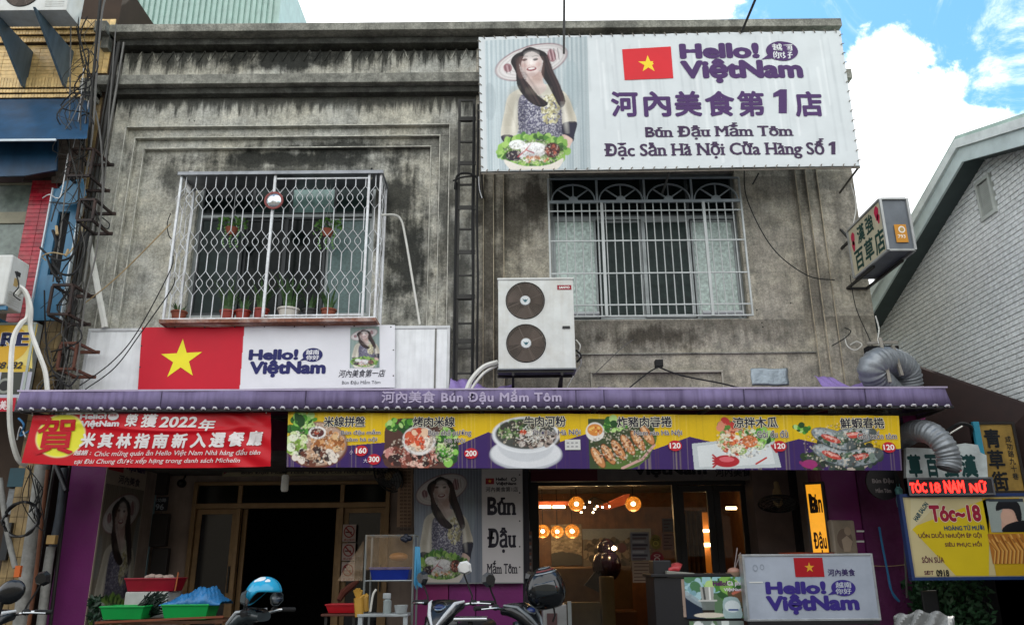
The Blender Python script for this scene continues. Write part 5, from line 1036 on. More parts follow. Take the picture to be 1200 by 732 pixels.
a = P(80, 5, 10.6); build(MB().box(a.x-.05, P(117, 5, 10.6).x, 10.6, 10.62, pz(100, 19, 10.6), pz(100, -20, 10.6)), 'dark_window', glassd, nb)
# ================================================================ GABLE HOUSE ON THE RIGHT
GX = 6.1; gpl = Pl((GX, 0, 0), (0, -1, 0)); assert gpl.n.x < 0   # u grows towards the viewer
gh = thing('gable_house', 'white brick gable house with grey green bargeboards and a slatted vent', 'building', (GX, 12, 0))
ape = PXp(1156, 187, GX); lo_ = PXp(1098, 280, GX)       # wall line: apex and far foot of the rake
sl_ = (ape.z-lo_.z)/(lo_.y-ape.y); ua, va = gpl.uv(1156, 187)
def under(u, v): return v < va-abs(u-ua)*sl_+.12 and v > va-4.8
ub = gpl.uv(1038, 395)[0]; un = ua+(ua-ub)
cs_ = [(u, va-abs(u-ua)*sl_) for u in (ub-.6, ua, ua+3.2)]
build(MB().prism([gpl.w(ub-.6, 0), gpl.w(ua+3.2, 0), gpl.w(*cs_[2]), gpl.w(*cs_[1]), gpl.w(*cs_[0])], (.25, 0, 0)), 'wall', mat('grey_brick_mortar', '#5a5d5c', .9), gh)  # grey mortar showing in the joints between the bricks
wb = mat('white_glazed_brick', '#f8fbfa', .4, var=.2, vs=22, rnd=.2, streak=.15, dirt=.2, dcol='#8b918f')
bw_, bh_ = .165, .066
vent = [gpl.uv(*q) for q in ((1148, 217), (1162, 206), (1170, 247), (1156, 257))]; vu0, vu1 = gpl.uv(1151, 235)[0], gpl.uv(1166, 230)[0]; vv0, vv1 = gpl.uv(1160, 253)[1], gpl.uv(1155, 211)[1]
umin = gpl.uv(1018, 400)[0]; umax = gpl.uv(1290, 300)[0]
tiles(gh, gpl, umin, va-4.3, umax, va+.1, bw_, bh_, wb, 'brick', d=.02, gap=.011, stagger=True, jit=.002, mask=lambda u, v: under(u, v) and not (vu0-.02 < u < vu1+.02 and vv0-.03 < v < vv1+.03), limit=300, rest='brickwork')
# vent
vt = build(MB().frame(gpl, vu0-.03, vv0-.03, vu1+.03, vv1+.03, .045, -.01, .05), 'vent', mat('pale_vent_frame', '#b9beb8', .5), gh)
nv = 16
for k in range(nv): z = lerp(vv0+.05, vv1-.05, k/(nv-1)); build(MB().prism([gpl.w(vu0+.036, z-.012, .01), gpl.w(vu0+.036, z+.012, .03), gpl.w(vu1-.036, z+.012, .03), gpl.w(vu1-.036, z-.012, .01)], gpl.uz*.006), 'slat', MATS['pale_vent_frame'], vt)
build(MB().slab(gpl, vu0+.036, vv0+.036, vu1-.036, vv1-.036, -.002, .004), 'dark_backing', MATS['black_void'], vt)
# rakes: soffit, fascia and gutter trim on both slopes
fm_ = mat('grey_green_fascia', '#c6d4d3', .45, var=.08, dirt=.2, dcol='#4b5857'); wt_ = mat('pale_ridge_trim', '#dfe6e3', .5, dirt=.2); sof = mat('dark_green_soffit', '#3c4a4a', .6)
OV = .29
for sgn, ue in ((-1, ub-.5), (1, ua+3.1)):
    du = abs(ue-ua); ve = va-du*sl_; A = (ua, va); E_ = (ue, ve); up = .17
    build(MB().prism([gpl.w(A[0], A[1]-.0, 0), gpl.w(E_[0], E_[1], 0), gpl.w(E_[0], E_[1], OV), gpl.w(A[0], A[1], OV)], (0, 0, .012)), 'soffit', sof, gh)
    build(MB().prism([gpl.w(A[0], A[1]-.03, OV), gpl.w(E_[0], E_[1]-.03, OV), gpl.w(E_[0], E_[1]+up, OV), gpl.w(A[0], A[1]+up, OV)], gpl.n*.03), 'bargeboard', fm_, gh)
    build(MB().prism([gpl.w(A[0], A[1]+up+.002, OV-.02), gpl.w(E_[0], E_[1]+up+.002, OV-.02), gpl.w(E_[0], E_[1]+up+.12, OV-.02), gpl.w(A[0], A[1]+up+.12, OV-.02)], gpl.n*.09), 'trim', wt_, gh)
    build(MB().prism([gpl.w(A[0], A[1]+up+.122, OV+.05), gpl.w(E_[0], E_[1]+up+.122, OV+.05), gpl.w(E_[0], E_[1]+up+.122, -8), gpl.w(A[0], A[1]+up+.122, -8)], (0, 0, .05)), 'roof', mat('grey_green_roofing', '#a9c0b6', .6, dirt=.2), gh)
# low brown lean-to roof in front of the brick
lr = thing('brown_canopy', 'sloping dark brown sheet canopy below the white brick wall', 'canopy', P(1130, 470, 9.6))
cvp = [P(1040, 424, 10.4), P(1062, 426, 10.4), P(1230, 482, 9.0), P(1230, 520, 9.0), P(1110, 492, 9.6), P(1040, 470, 10.4)]
build(MB().prism([P(1050, 419, 10.5), PXp(1215, 476, GX-.05), PXp(1215, 640, GX-.05), P(1050, 640, 10.5)], (-.04, .03, 0)), 'fascia_sheet', mat('dark_brown_sheet', '#2a1712', .7, var=.25), lr)
# blue sliver of a far house between the shop and the gable
build(MB().box(XR+.3, XR+1.1, 24, 30, 0, pz(1030, 305, 24)), 'far_house', mat('pale_far_wall', '#b9c0c2', .8), loc=(XR+.5, 24, 0), label='pale far wall glimpsed between the shop house and the gable eave', cat='building')
# ---------------------------------------------------------------- projecting light box sign
bx = pxx(1040, 280, 9.0); A_ = P(1036, 229, 8.75)
lx0 = P(1037, 270, 8.7).x; spn = Pl((lx0, 0, 0), (0, -1, 0)); nearu = -8.7; faru = spn.uv(996, 290)[0]; zt0 = P(1036, 229, 8.7).z; zb0 = spn.uv(1043, 291)[1]
zt0 = spn.uv(1034, 230)[1]; yn = -nearu; yf = -faru
lb = thing('projecting_sign', 'projecting light box sign reading 漢強百草店 in dark green with red herbs', 'sign', (lx0, yf, zb0))
wd = P(1067, 260, 8.7).x-lx0
build(MB().box(lx0+.012, lx0+wd-.012, yn+.012, yf-.012, zb0+.012, zt0-.012), 'box', mat('grey_sheet_metal', '#62686e', .5, .2, var=.15), lb)
fr_ = MB()
for x in (lx0, lx0+wd):
    for y in (yn, yf): fr_.bar((x, y, zb0), (x, y, zt0), .028)
    for z in (zb0, zt0): fr_.bar((x, yn+.015, z), (x, yf-.015, z), .026)
for y in (yn, yf):
    for z in (zb0, zt0): fr_.bar((lx0+.014, y, z), (lx0+wd-.014, y, z), .024)
build(fr_, 'frame', mat('light_alu_frame', '#a5a7a5', .4, .4, dirt=.25), lb)
build(MB().slab(spn, faru+.02, zb0+.02, nearu-.02, zt0-.02, -.008, .0), 'face', mat('cream_sign_face', '#b8b095', .5, var=.1, streak=.3, dcol='#8a8068'), lb)
pr = Print(spn, None, .002); gdk = '#0f3a33'
def su(f): return lerp(faru, nearu, f)
def sv(f): return lerp(zt0, zb0, f)
for ch, a, b_, c, d in (('漢', .26, .48, .10, .46), ('強', .52, .74, .08, .44), ('百', .10, .36, .52, .93), ('草', .40, .66, .50, .93), ('店', .70, .96, .50, .95)): pr.text(ch, ('w', su(a), sv(d), su(b_), sv(c)), gdk, .028)
for cx_, cy_, r in ((.13, .25, .085), (.12, .40, .07), (.86, .2, .09), (.89, .32, .06)): u_, v_ = su(cx_), sv(cy_); pr.poly([(u_+r*(zt0-zb0)*.9*math.cos(k)*(1+.25*math.sin(3*k)), v_+r*(zt0-zb0)*1.6*math.sin(k)) for k in np.linspace(0, 6.0, 14)], '#b51f45', 0, False)
pr.done('lettering', lb)
epl = Fp(yn-.0); pr = Print(epl, None, .004); pr.rect(1049, 263, 1063, 284, '#c98a2a'); pr.disc(1056.5, 269, 4, 4, '#e8e4da', 1); pr.disc(1056.5, 269, 2.6, 2.6, '#b9975a', 2); pr.text('793', (1052, 275, 1061, 279), '#f0e9d8', .02, 1); pr.done('sticker', lb)
am = MB().bar((lx0+.03, 10, zt0-.12), (lx0+.03, yf, zt0-.12), .03).bar((lx0+.03, 10, zb0-.03), (lx0+.03, yf-.5, zb0-.03), .03).bar((lx0+wd-.03, 10, zb0-.03), (lx0+wd-.03, yf-.7, zb0-.03), .03).bar((lx0+.03, 9.98, zb0-.035), (lx0+wd-.03, 9.98, zb0-.035), .03); am.bar(P(985, 269, 9.95), (lx0+.02, yf, zt0-.13), .025); build(am, 'bracket', steel, lb)
# ---------------------------------------------------------------- silver ducts
foil = mat('silver_duct_foil', '#8f9498', .45, .45, dirt=.3, var=.15, vs=12, bump=.4, bs=25)
def duct(pts, r, label, ends=True):
    p = [P(*q) for q in pts]; o = []
    for i in range(len(p)-1):
        a, b_, c, d = p[max(i-1, 0)], p[i], p[i+1], p[min(i+2, len(p)-1)]
        for j in range(16): t = j/16; o.append(.5*((2*b_)+(c-a)*t+(2*a-5*b_+4*c-d)*t*t+(3*b_-a-3*c+d)*t**3))
    L_ = sum((o[i+1]-o[i]).length for i in range(len(o)-1)); n = int(L_/.011); q = []; k = 0; acc = 0
    cum = [0]; [cum.append(cum[-1]+(o[i+1]-o[i]).length) for i in range(len(o)-1)]
    for i in range(n+1):
        s_ = L_*i/n; k = max(j for j in range(len(cum)) if cum[j] <= s_+1e-9); k = min(k, len(o)-2); q.append(o[k].lerp(o[k+1], (s_-cum[k])/max(cum[k+1]-cum[k], 1e-9)))
    rs = [r*(1+(.045 if (i//2) % 2 else -.035)+.02*math.sin(i*.9)) for i in range(len(q))]; t = thing('exhaust_duct', label, 'duct', q[0])
    build(MB().tube(q, rs, 20, False), 'flexible_hose', foil, t, smooth='all')
    return t
d1 = duct([(1052, 470, 9.7), (1035, 452, 9.45), (1022, 434, 9.3), (1030, 424, 9.3), (1046, 424, 9.45), (1062, 436, 9.6), (1066, 475, 9.75)], .165, 'upper silver exhaust duct bent over above the awning end')
build(MB().box(P(1016, 412, 9.9).x, P(1052, 412, 9.9).x, 9.85, 10.3, pz(1030, 425, 9.9), pz(1030, 406, 9.9)), 'vent_box', MATS['black_void'], d1)
for a, b_ in (((1031, 396, 9.3), (1043, 448, 9.15)), ((1046, 405, 9.3), (1057, 440, 9.2)), ((1016, 402, 9.7), (1052, 401, 9.5))): build(MB().bar(P(*a), P(*b_), .035), 'stay', mat('dirty_pale_steel', '#8a857a', .6, dirt=.4), d1)
cable('wire', [(1026, 370, 9.6), (1030, 385, 9.6), (1029, 398, 9.5), (1034, 410, 9.4)], .009, whp, label='white wire looping above the upper silver duct', cat='wire')
duct([(1040, 520, 9.4), (1058, 512, 9.2), (1072, 505, 8.95), (1090, 507, 8.7), (1105, 520, 8.6), (1112, 538, 8.6), (1111, 550, 8.6)], .12, 'lower silver exhaust duct hanging in front of the green lettered board')
# ================================================================ BANNERS UNDER THE AWNING
BY3 = 8.66; b3 = Fp(BY3)
q = [b3.uv(*c_) for c_ in ((25, 542), (317, 546), (317, 483), (38, 486))]
rb = thing('red_banner', 'red vinyl banner with a yellow disc and white Chinese lettering under the awning', 'banner', b3.w(*q[0]))
def rw_(u, v):
    t = (v-q[0][1])/(q[2][1]-q[0][1]); s_ = (u-q[0][0])/(q[1][0]-q[0][0])
    return .012*np.sin(u*3.1+1)+.016*np.sin((s_*1.0-.55)*7+t*3.2)*t+.010*np.sin(s_*40+t*14)*np.exp(-((s_-.9)/.12)**2)+.012*np.exp(-((t-.62-1.2*(s_-.62)**2)/.05)**2)*np.exp(-((s_-.62)/.22)**2)*1.6+.010*np.exp(-((t-.75+.5*(s_-.3))/.06)**2)*np.exp(-((s_-.25)/.2)**2)
def sagging(q00, q10, q11, q01, sag):
    e0 = quad_edge(q00, q10, q11, q01)
    def e_(s_, t_, uu, vv): u, v = e0(s_, t_, uu, vv); return u, v-sag*np.sin(s_*np.pi)*t_
    return e_
cv = Canvas(292, 62, 584, 124, '#c40a1e'); cv.ell(39, 26, 29.5, 27, '#efe9b0'); cv.ell(39, 26, 28.5, 26, '#e8e23c'); print_sheet(cv, b3, *q[0], *q[2], 'vinyl', rb, 0, rw_, m=PRINTG, edge=sagging(*q, .035))
pr = Print(b3, rw_, .009, .001); pr.text('賀', (42, 489, 88, 532), '#c01022', .02, 1, shear=.0)
pr.text('Hello!', (94, 485, 126, 491), '#d9d2d2', .05, 0); pr.disc(134, 488, 6.5, 4.5, '#d9d2d2'); pr.text('越南', (130, 485, 138, 488), '#a01522', .01, 1); pr.text('ViệtNam', (95, 492, 141, 502), '#d9d2d2', .045, 0)
for t_, x0, y0, x1, y1 in (('榮', 148, 485, 163, 500), ('獲', 167, 485, 186, 501), ('2022', 188, 488, 231, 501), ('年', 233, 491, 252, 505)): pr.text(t_, (x0, y0, x1, y1), '#e3dcda', .03, 0, shear=.12)
for i, ch in enumerate('米其林指南新入選餐廳'): x = 93+i*21.8; yy = 507+(i*(9-i)*.12)*1.0-i*.25; pr.text(ch, (x, yy-.5, x+18.5, yy+17), '#e6e0de', .04, 0, shear=.12)
pr.text('越語 :', (86, 527, 107, 533), '#e0d8d6', .02, shear=.2); pr.text('Chúc mừng quán ăn Hello Việt Nam Nhà hàng đầu tiên', (111, 526, 305, 535), '#e0d8d6', .008, shear=.25, slant=.0)
pr.text('tại Đài Chung được xếp hạng trong danh sách Michelin', (87, 535.5, 281, 544), '#e0d8d6', .008, shear=.25); pr.done('lettering', rb)
for nm, a, b_ in (('left', (38, 487), (38, 478)), ('right', (312, 484), (312, 477))): p0, p1 = P(*a, BY3), P(*b_, 8.62); build(MB().tube([p0, p1], .006, 5), 'tie', whp, rb)
# menu banner
qm = [b3.uv(*c_) for c_ in ((336, 547), (1057, 551), (1053, 487), (338, 483))]
mn = thing('menu_banner', 'long yellow and purple menu banner with six dishes and round red price tags', 'banner', b3.w(*qm[0]))
def mw(u, v):
    t = (v-qm[0][1])/(qm[2][1]-qm[0][1]); return .004*np.sin(u*23)*t*t+.005*np.sin(u*9+2*np.sin(u*3))*(.3+.7*t)+.008*np.sin(u*2.1)
OX, OY = 337, 484
def shift(p): return [(a-OX, b-OY) for a, b in p]
cv = Canvas(716, 64, 1430, 128, '#dfb900')
cv.poly(shift([(330, 524), (380, 525), (450, 519), (500, 525), (535, 522), (572, 506), (600, 515), (640, 522), (686, 508), (700, 514), (766, 525), (808, 510), (850, 520), (885, 525), (935, 512), (960, 518), (1000, 527), (1060, 522), (1060, 560), (330, 560)]), '#371c60', 1, False)
for k in range(160): x = cv.r.rand()*716; cv.line([(x, 0), (x+1, 64)], .8+cv.r.rand(), '#fff2a0' if k % 2 else '#6a4a10', .10)
def el(cx, cy, rx, ry, c, al=1., rot=0., **k): cv.ell(cx-OX, cy-OY, rx, ry, c, al, rot, **k)
GR = ['#4f9a2e', '#2f6b22', '#8fc95a', '#b7dc86', '#1f4a1c']
# 1 tray of noodles, herbs, fried pieces
el(372, 522, 36, 27, '#6b3a2a'); el(372, 521, 34, 25, '#b89a86'); cv.spots(352-OX, 505-OY, 14, 16, 60, 4, GR); cv.spots(349-OX, 522-OY, 12, 14, 40, 3.6, ['#cfe0a0', '#7fa33f', '#e6ecd0']); cv.spots(385-OX, 521-OY, 18, 14, 60, 3.6, ['#c98a52', '#e0bb8a', '#a0602f', '#d9a06a']); cv.spots(372-OX, 536-OY, 26, 8, 60, 3.4, ['#3c2a28', '#c9a080', '#e8ddd0', '#6b3a2a'])
el(372, 508, 10.5, 7.5, '#e9e6e2'); el(372, 508, 8, 5.2, '#5b2a2a'); el(371, 508, 3, 2, '#b04a30'); cv.spots(358-OX, 493-OY, 12, 7, 26, 4, GR)
# 2 grilled pork, bowl of broth, herbs
cv.poly(shift([(454, 497), (478, 490), (520, 495), (536, 510), (534, 540), (520, 548), (456, 548), (451, 520)]), '#54352c', 1); cv.spots(485-OX, 535-OY, 34, 11, 130, 3.4, ['#7a3f33', '#c98a80', '#3d2422', '#a35a4a', '#e0b0a0', '#2c1a1a']); cv.spots(524-OX, 522-OY, 12, 22, 90, 4, GR); cv.spots(470-OX, 499-OY, 16, 7, 30, 3.6, GR)
el(491, 516, 19.5, 17, '#e4e0dc'); el(491, 515, 17, 14.5, '#c9b8a8'); cv.spots(491-OX, 515-OY, 12, 10, 26, 4.2, ['#d9603a', '#f0c9a8', '#e08a5a', '#f4e6d4', '#c8452a']); el(492, 517, 6, 5, '#e0552f')
# 3 noodle soup on a white saucer
el(616, 532, 42, 18, '#b9bdc3'); el(616, 530, 41, 17, '#dfe1e4'); el(616, 520, 33, 20, '#cdd0d4'); el(616, 509, 39, 21, '#dadde0'); el(616, 508, 35.5, 17.5, '#4a4c46'); cv.spots(606-OX, 503-OY, 24, 9, 90, 3.2, ['#5b7a46', '#2f4028', '#7d9a5c', '#3c3c34']); cv.spots(630-OX, 514-OY, 24, 9, 100, 3, ['#9a8a80', '#6b5650', '#c9c0b8', '#3d3430'])
for k in range(26): a = cv.r.rand()*6.28; cx, cy = 612+cv.r.rand()*22-OX, 503+cv.r.rand()*12-OY; cv.line([(cx, cy), (cx+7*math.cos(a), cy+4*math.sin(a)), (cx+10*math.cos(a+.6), cy+7*math.sin(a+.6))], .8, '#e6e6df', .8)
el(613, 506, 4, 3, '#c84a2a'); cv.ell(616-OX, 509-OY, 39, 21, '#eceef0', .8, 0, ring=.06)
# 4 fried rolls on a leaf
cv.poly(shift([(689, 490), (766, 490), (767, 515), (760, 535), (735, 548), (690, 548)]), '#3a4a2a', 1, False); cv.poly(shift([(700, 545), (740, 525), (766, 505), (767, 520), (750, 542), (730, 548)]), '#55702f'); cv.line(shift([(728, 547), (752, 536), (766, 520)]), 3, '#d9a8a0', .9)
cv.spots(722-OX, 497-OY, 14, 8, 40, 3.6, GR); el(697, 505, 11, 11, '#e4e0d8'); el(697, 503, 9, 7, '#d98a3a'); cv.spots(697-OX, 503-OY, 6, 4, 10, 1.6, ['#b03a1a', '#f0c060'])
for cx, cy in ((700, 535), (712, 531), (724, 526), (735, 520), (747, 515), (758, 508)): el(cx, cy, 14, 5.6, '#6b3418', .9, 1.0); el(cx, cy, 13, 4.8, '#c8854f', 1, 1.0); el(cx-1, cy-2, 10, 2, '#efc79a', .8, 1.0); cv.spots(cx-OX, cy-OY, 5, 6, 8, 1.3, ['#8f4a22', '#e0b080'])
# 5 papaya salad on a white dish
cv.poly(shift([(810, 518), (905, 508), (913, 545), (812, 548)]), '#c3cacb', 1, False); cv.poly(shift([(816, 521), (900, 511), (906, 541), (818, 545)]), '#dbe0e0', 1, False); cv.spots(866-OX, 515-OY, 26, 14, 110, 3.2, ['#dfe6c8', '#b9cf90', '#e07a45', '#e9d9c0', '#8fae60', '#c8452f']); cv.spots(888-OX, 510-OY, 16, 10, 40, 4, GR); cv.spots(855-OX, 497-OY, 14, 7, 30, 3.4, ['#c83a35', '#5b8a35', '#e09070'])
for k in range(40): a = cv.r.rand()*6.28; cx, cy = 845+cv.r.rand()*46-OX, 506+cv.r.rand()*22-OY; cv.line([(cx, cy), (cx+9*math.cos(a), cy+5*math.sin(a))], 1., ('#f0f2e0', '#e8935a')[k % 4 == 0], .8)
el(878, 515, 9, 7, '#d97a45'); el(850, 538, 15, 7, '#b5202c'); el(850, 536, 9, 3, '#e8707a', .8)
for k in range(5): cv.line(shift([(842, 538), (834, 531+k*3.5)]), 2, '#b5202c')
cv.line(shift([(884, 541), (896, 534)]), 2, '#c03a35'); cv.line(shift([(903, 520), (908, 527)]), 3, '#c0303a')
# 6 rice paper rolls
cv.poly(shift([(985, 548), (1028, 524), (1031, 530), (1002, 551), (980, 551)]), '#b5a79a', 1, False); cv.spots(950-OX, 538-OY, 14, 10, 50, 3.2, ['#3a1f3a', '#8a2a6a', '#2a3a22', '#55703a']); cv.spots(985-OX, 530-OY, 44, 20, 60, 4, ['#2b3a2c', '#3d4a44', '#22302a'])
for cx, cy, rr in ((1006, 533, -.2), (975, 531, .35), (1000, 508, -.1), (975, 512, .35)):
    el(cx, cy, 27, 10.5, '#3f4a4c', 1, rr); el(cx, cy-.6, 26, 9.5, '#8d969a', 1, rr); el(cx-2, cy-3, 21, 4.5, '#bcc3c6', .8, rr); cv.spots(cx-OX, cy-OY, 17, 6, 26, 2.6, ['#4f6a50', '#7a8a80', '#32463a']); el(cx-3, cy-.5, 12, 3.6, '#d04438', .92, rr); el(cx-3, cy-1.5, 9, 1.4, '#f0b0a4', .8, rr); el(cx+21*math.cos(rr), cy+21*math.sin(rr), 5, 7, '#3c4644', .8, rr)
cv.spots(938-OX, 500-OY, 10, 5, 18, 3, GR); el(946, 541, 9, 5, '#a32a72', .9)
for cx, cy, rx, ry, n in ((372, 520, 32, 24, 420), (493, 528, 38, 18, 420), (520, 520, 14, 22, 160), (616, 508, 33, 15, 300), (728, 520, 36, 22, 420), (868, 516, 32, 18, 320), (984, 520, 44, 26, 460)): cv.grit(cx-OX, cy-OY, rx, ry, n, 1.0, .38)
cv.noise(.12)
print_sheet(cv, b3, *qm[0], *qm[2], 'vinyl', mn, 0, mw, m=PRINT, edge=quad_edge(*qm))
pr = Print(b3, mw, .008, .001)
for t_, bx_ in (('米線拼盤', (380, 488, 428, 500)), ('烤肉米線', (484, 488, 533, 500)), ('牛肉河粉', (614, 487.5, 663, 500)), ('炸豬肉春捲', (723, 488, 787, 500.5)), ('涼拌木瓜', (859, 488.5, 911, 501)), ('鮮蝦春捲', (984, 489.5, 1036, 502))): pr.outlined(t_, bx_, '#16142a', '#e3dfc8', .022, .05, 0)
for t_, bx_ in (('Bún đậu mắm', (400, 503, 446, 510)), ('tôm hà nội', (406, 512, 442, 518)), ('Bún chả nướng', (502, 503, 552, 511.5)), ('Hà Nội', (521, 513, 545, 519.5)), ('Phở bò Hà Nội', (625, 503, 680, 511)), ('Nem rán Hà Nội', (743, 503.5, 799, 511)), ('Gỏi đu đủ', (887, 504, 923, 512.5)), ('Gỏi cuốn tôm', (1004, 505, 1050, 514.5))): pr.outlined(t_, bx_, '#3d3658', '#d9d4c6', .004, .05, 0)
for t_, cx, cy, rx in (('160', 423.5, 528, 7.8), ('300', 438.5, 538, 7.8), ('200', 552, 531, 8.2), ('120', 791, 522, 8), ('120', 913.5, 522.5, 8), ('120', 1041, 524, 8)): pr.disc(cx, cy, rx, 6.3, '#c01b2c', 2); pr.text(t_, (cx-rx*.80, cy-3.4, cx+rx*.80, cy+3.2), '#f4efe9', .03, 3)
pr.text('小', (410, 527, 414, 532), '#d9d0e0', 0, 2); pr.text('大', (426, 537, 431, 542), '#d9d0e0', 0, 2); pr.rect(662, 515, 680, 527, '#cfcfcb', 2); pr.text('= = =', (664, 518, 677, 524), '#9a9a9a', 0, 3)
pr.done('lettering', mn)
# ================================================================ ARCADE AND SHOP FRONT
def shop(name, label, cat, loc, group=None): return thing(name, label, cat, loc, group)
purp = mat('purple_wall_paint', '#6a0f5e', .55, var=.12, vs=3, bump=.2, bs=40); purp_rough = mat('rough_purple_stucco', '#571a4c', .8, var=.2, vs=4, bump=1.0, bs=28); mag = mat('magenta_board', '#781458', .5, var=.1)
plaster = mat('dirty_beige_plaster', '#8f7f74', .9, var=.2, vs=3, streak=.3); cremet = mat('old_brick_tile', '#5b4a3c', .8, dirt=.5)
def pillar(px0, px1, Y, m_, nm, depth=.4, z1=None): build(MB().box(pxx(px0, 640, Y), pxx(px1, 640, Y), Y, Y+depth, .14, z1 or ZB-.0), nm, m_, house, bevel=.01)
pillar(68, 112, 9.9, purp, 'pillar', .42)
xi = pxx(112, 640, 9.9)
ipl = Pl((xi+.004, 0, 0), (0, 1, 0)); assert ipl.n.x > 0      # inner side wall of the arcade, facing +X; u = Y
build(MB().box(xi-.22, xi+.0, 10.321, 12.4, .14, ZB-.145), 'arcade_side_wall', plaster, house)
xr0, xr1 = pxx(972, 640, 9.9), pxx(1062, 640, 9.9)
pillar(972, 1014, 9.9, purp, 'pillar', .45)
build(MB().box(pxx(1014, 640, 9.9)+.002, xr1, 9.88, 10.4, .14, 3.1), 'pillar', purp_rough, house, bevel=.015)
build(MB().box(xr0+.05, xr0+.25, 10.351, 12.4, .14, ZB-.145), 'arcade_side_wall', plaster, house)
# centre pier
cx0, cx1 = pxx(483, 620, 9.95), pxx(622, 620, 9.95)
build(MB().box(cx0+.05, cx1-.02, 9.95, 10.4, .14, ZB-.143), 'pillar', mat('dark_panel_wall', '#24202a', .7), house)
build(MB().box(pxx(485, 710, 9.86), pxx(525, 710, 9.86), 9.86, 9.94, .14, pz(500, 682, 9.86)), 'magenta_panel', mag, house, bevel=.003)
build(MB().box(pxx(526, 710, 9.87), pxx(557, 710, 9.87), 9.87, 9.94, .14, pz(500, 682, 9.86)).box(pxx(558, 710, 9.87), pxx(613, 710, 9.87), 9.87, 9.94, .14, pz(500, 682, 9.86)), 'purple_panel', purp, house, bevel=.003)
# inner beam with magenta strip behind the banners
build(MB().box(xi, xr0+.2, 9.92, 9.999, ZB-.02, ZB+.55), 'fascia_board', mat('dull_magenta_fascia', '#5e1436', .7, var=.2), house)
build(MB().box(P(1060, 500, 9.3).x, P(1086, 500, 9.3).x, 9.3, 9.32, P(1070, 515, 9.3).z, P(1070, 486, 9.3).z), 'magenta_flap', mag, aw_)
# --- poster on the arcade side wall, receding
ps_ = thing('wall_poster', 'tall poster of the woman on the arcade side wall beside the purple pillar', 'poster', (xi, 10.3, 1))
q = [ipl.uv(*c_) for c_ in ((104, 720), (155, 690), (165, 563), (121, 573))]; ua_, ub_ = ipl.uv(112, 640)[0], ipl.uv(160, 640)[0]; ub_ = min(ub_, 12.2); vt_ = ipl.uv(140, 569)[1]; vb_ = .3
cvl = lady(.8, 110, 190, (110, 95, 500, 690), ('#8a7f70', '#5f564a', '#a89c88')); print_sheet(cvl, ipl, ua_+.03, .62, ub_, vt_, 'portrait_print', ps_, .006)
build(MB().slab(ipl, ua_+.0, .14, ub_+.02, ZB-.17, -.002, .004), 'backing', mat('cream_poster', '#a89a8a', .6), ps_)
cb = Print(ipl, None, .006); zt2 = ipl.uv(140, 548)[1]; um_ = lerp(ua_, ub_, .42)
cb.poly([(ua_+.03, vt_+.17), (um_-.03, vt_+.17), (um_-.03, vt_+.42), (ua_+.03, vt_+.42)], '#a51c2c', 0, False); cb.text('ViệtNam', ('w', um_, vt_+.19, ub_-.04, vt_+.32), '#35204a', .05); cb.text('Hello!', ('w', um_, vt_+.34, ub_-.1, vt_+.44), '#35204a', .05)
cb.text('河內美食', ('w', lerp(ua_, ub_, .3), vt_+.03, lerp(ua_, ub_, .86), vt_+.14), '#3a2f3a', .03); cb.done('lettering', ps_)
# --- left shop door front
DY = 11.6; dp = Fp(DY); bz = mat('bronze_aluminium', '#8a6f4c', .45, .35, var=.15, dirt=.25, dcol='#4a3826')
sf = thing('door_front', 'bronze aluminium door front with transoms and an open black doorway', 'door', (pxx(222, 650, DY), DY, .14))
dx0, dx1 = pxx(220, 650, DY), pxx(455, 650, DY); m1_, m2_ = pxx(276, 650, DY), pxx(398, 650, DY); zt0_, zt1_, zt2_ = pz(340, 568, DY), pz(340, 589, DY), pz(340, 595, DY)
m = MB().box(dx0, dx0+.06, DY-.05, DY+.05, .14, zt0_+.05).box(dx1-.06, dx1, DY-.05, DY+.05, .14, zt0_+.05).box(dx0+.06, dx1-.06, DY-.05, DY+.05, zt0_, zt0_+.05).box(dx0+.06, dx1-.06, DY-.05, DY+.05, zt2_, zt1_)
for x in (m1_, m2_): m.box(x-.03, x+.03, DY-.055, DY+.045, .14, zt2_-.002).box(x-.03, x+.03, DY-.045, DY+.045, zt1_+.002, zt0_-.002)
build(m, 'frame', bz, sf, bevel=.004)
for a, b_ in ((dx0+.06, m1_-.03), (m1_+.03, m2_-.03), (m2_+.03, dx1-.06)): build(MB().box(a, b_, DY-.004, DY+.004, zt1_+.002, zt0_-.002), 'transom_pane', glassd, sf)
def leaf(a, b_, lab=None):
    l = build(MB().frame(Fp(DY+.03), a, .16, b_, zt2_-.004, .07, -.02, .02), 'door_leaf', bz, sf, bevel=.003, label=lab)
    build(MB().box(a+.07, b_-.07, DY+.027, DY+.033, .23, zt2_-.074), 'pane', mat('dark_door_glass', '#0c0d11', .08, var=0, spec=.5), l)
    build(MB().box(b_-.05, b_-.03, DY-.02, DY+.009, 1.0, 1.35), 'handle', steel, l)
leaf(dx0+.062, m1_-.031); leaf(m2_+.031, dx1-.062)
build(MB().box(m1_+.031, m1_+.095, DY+.07, DY+.11, .16, zt2_-.004).box(m2_-.095, m2_-.031, DY+.07, DY+.11, .16, zt2_-.004), 'sliding_leaf_edge', bz, sf, bevel=.003)
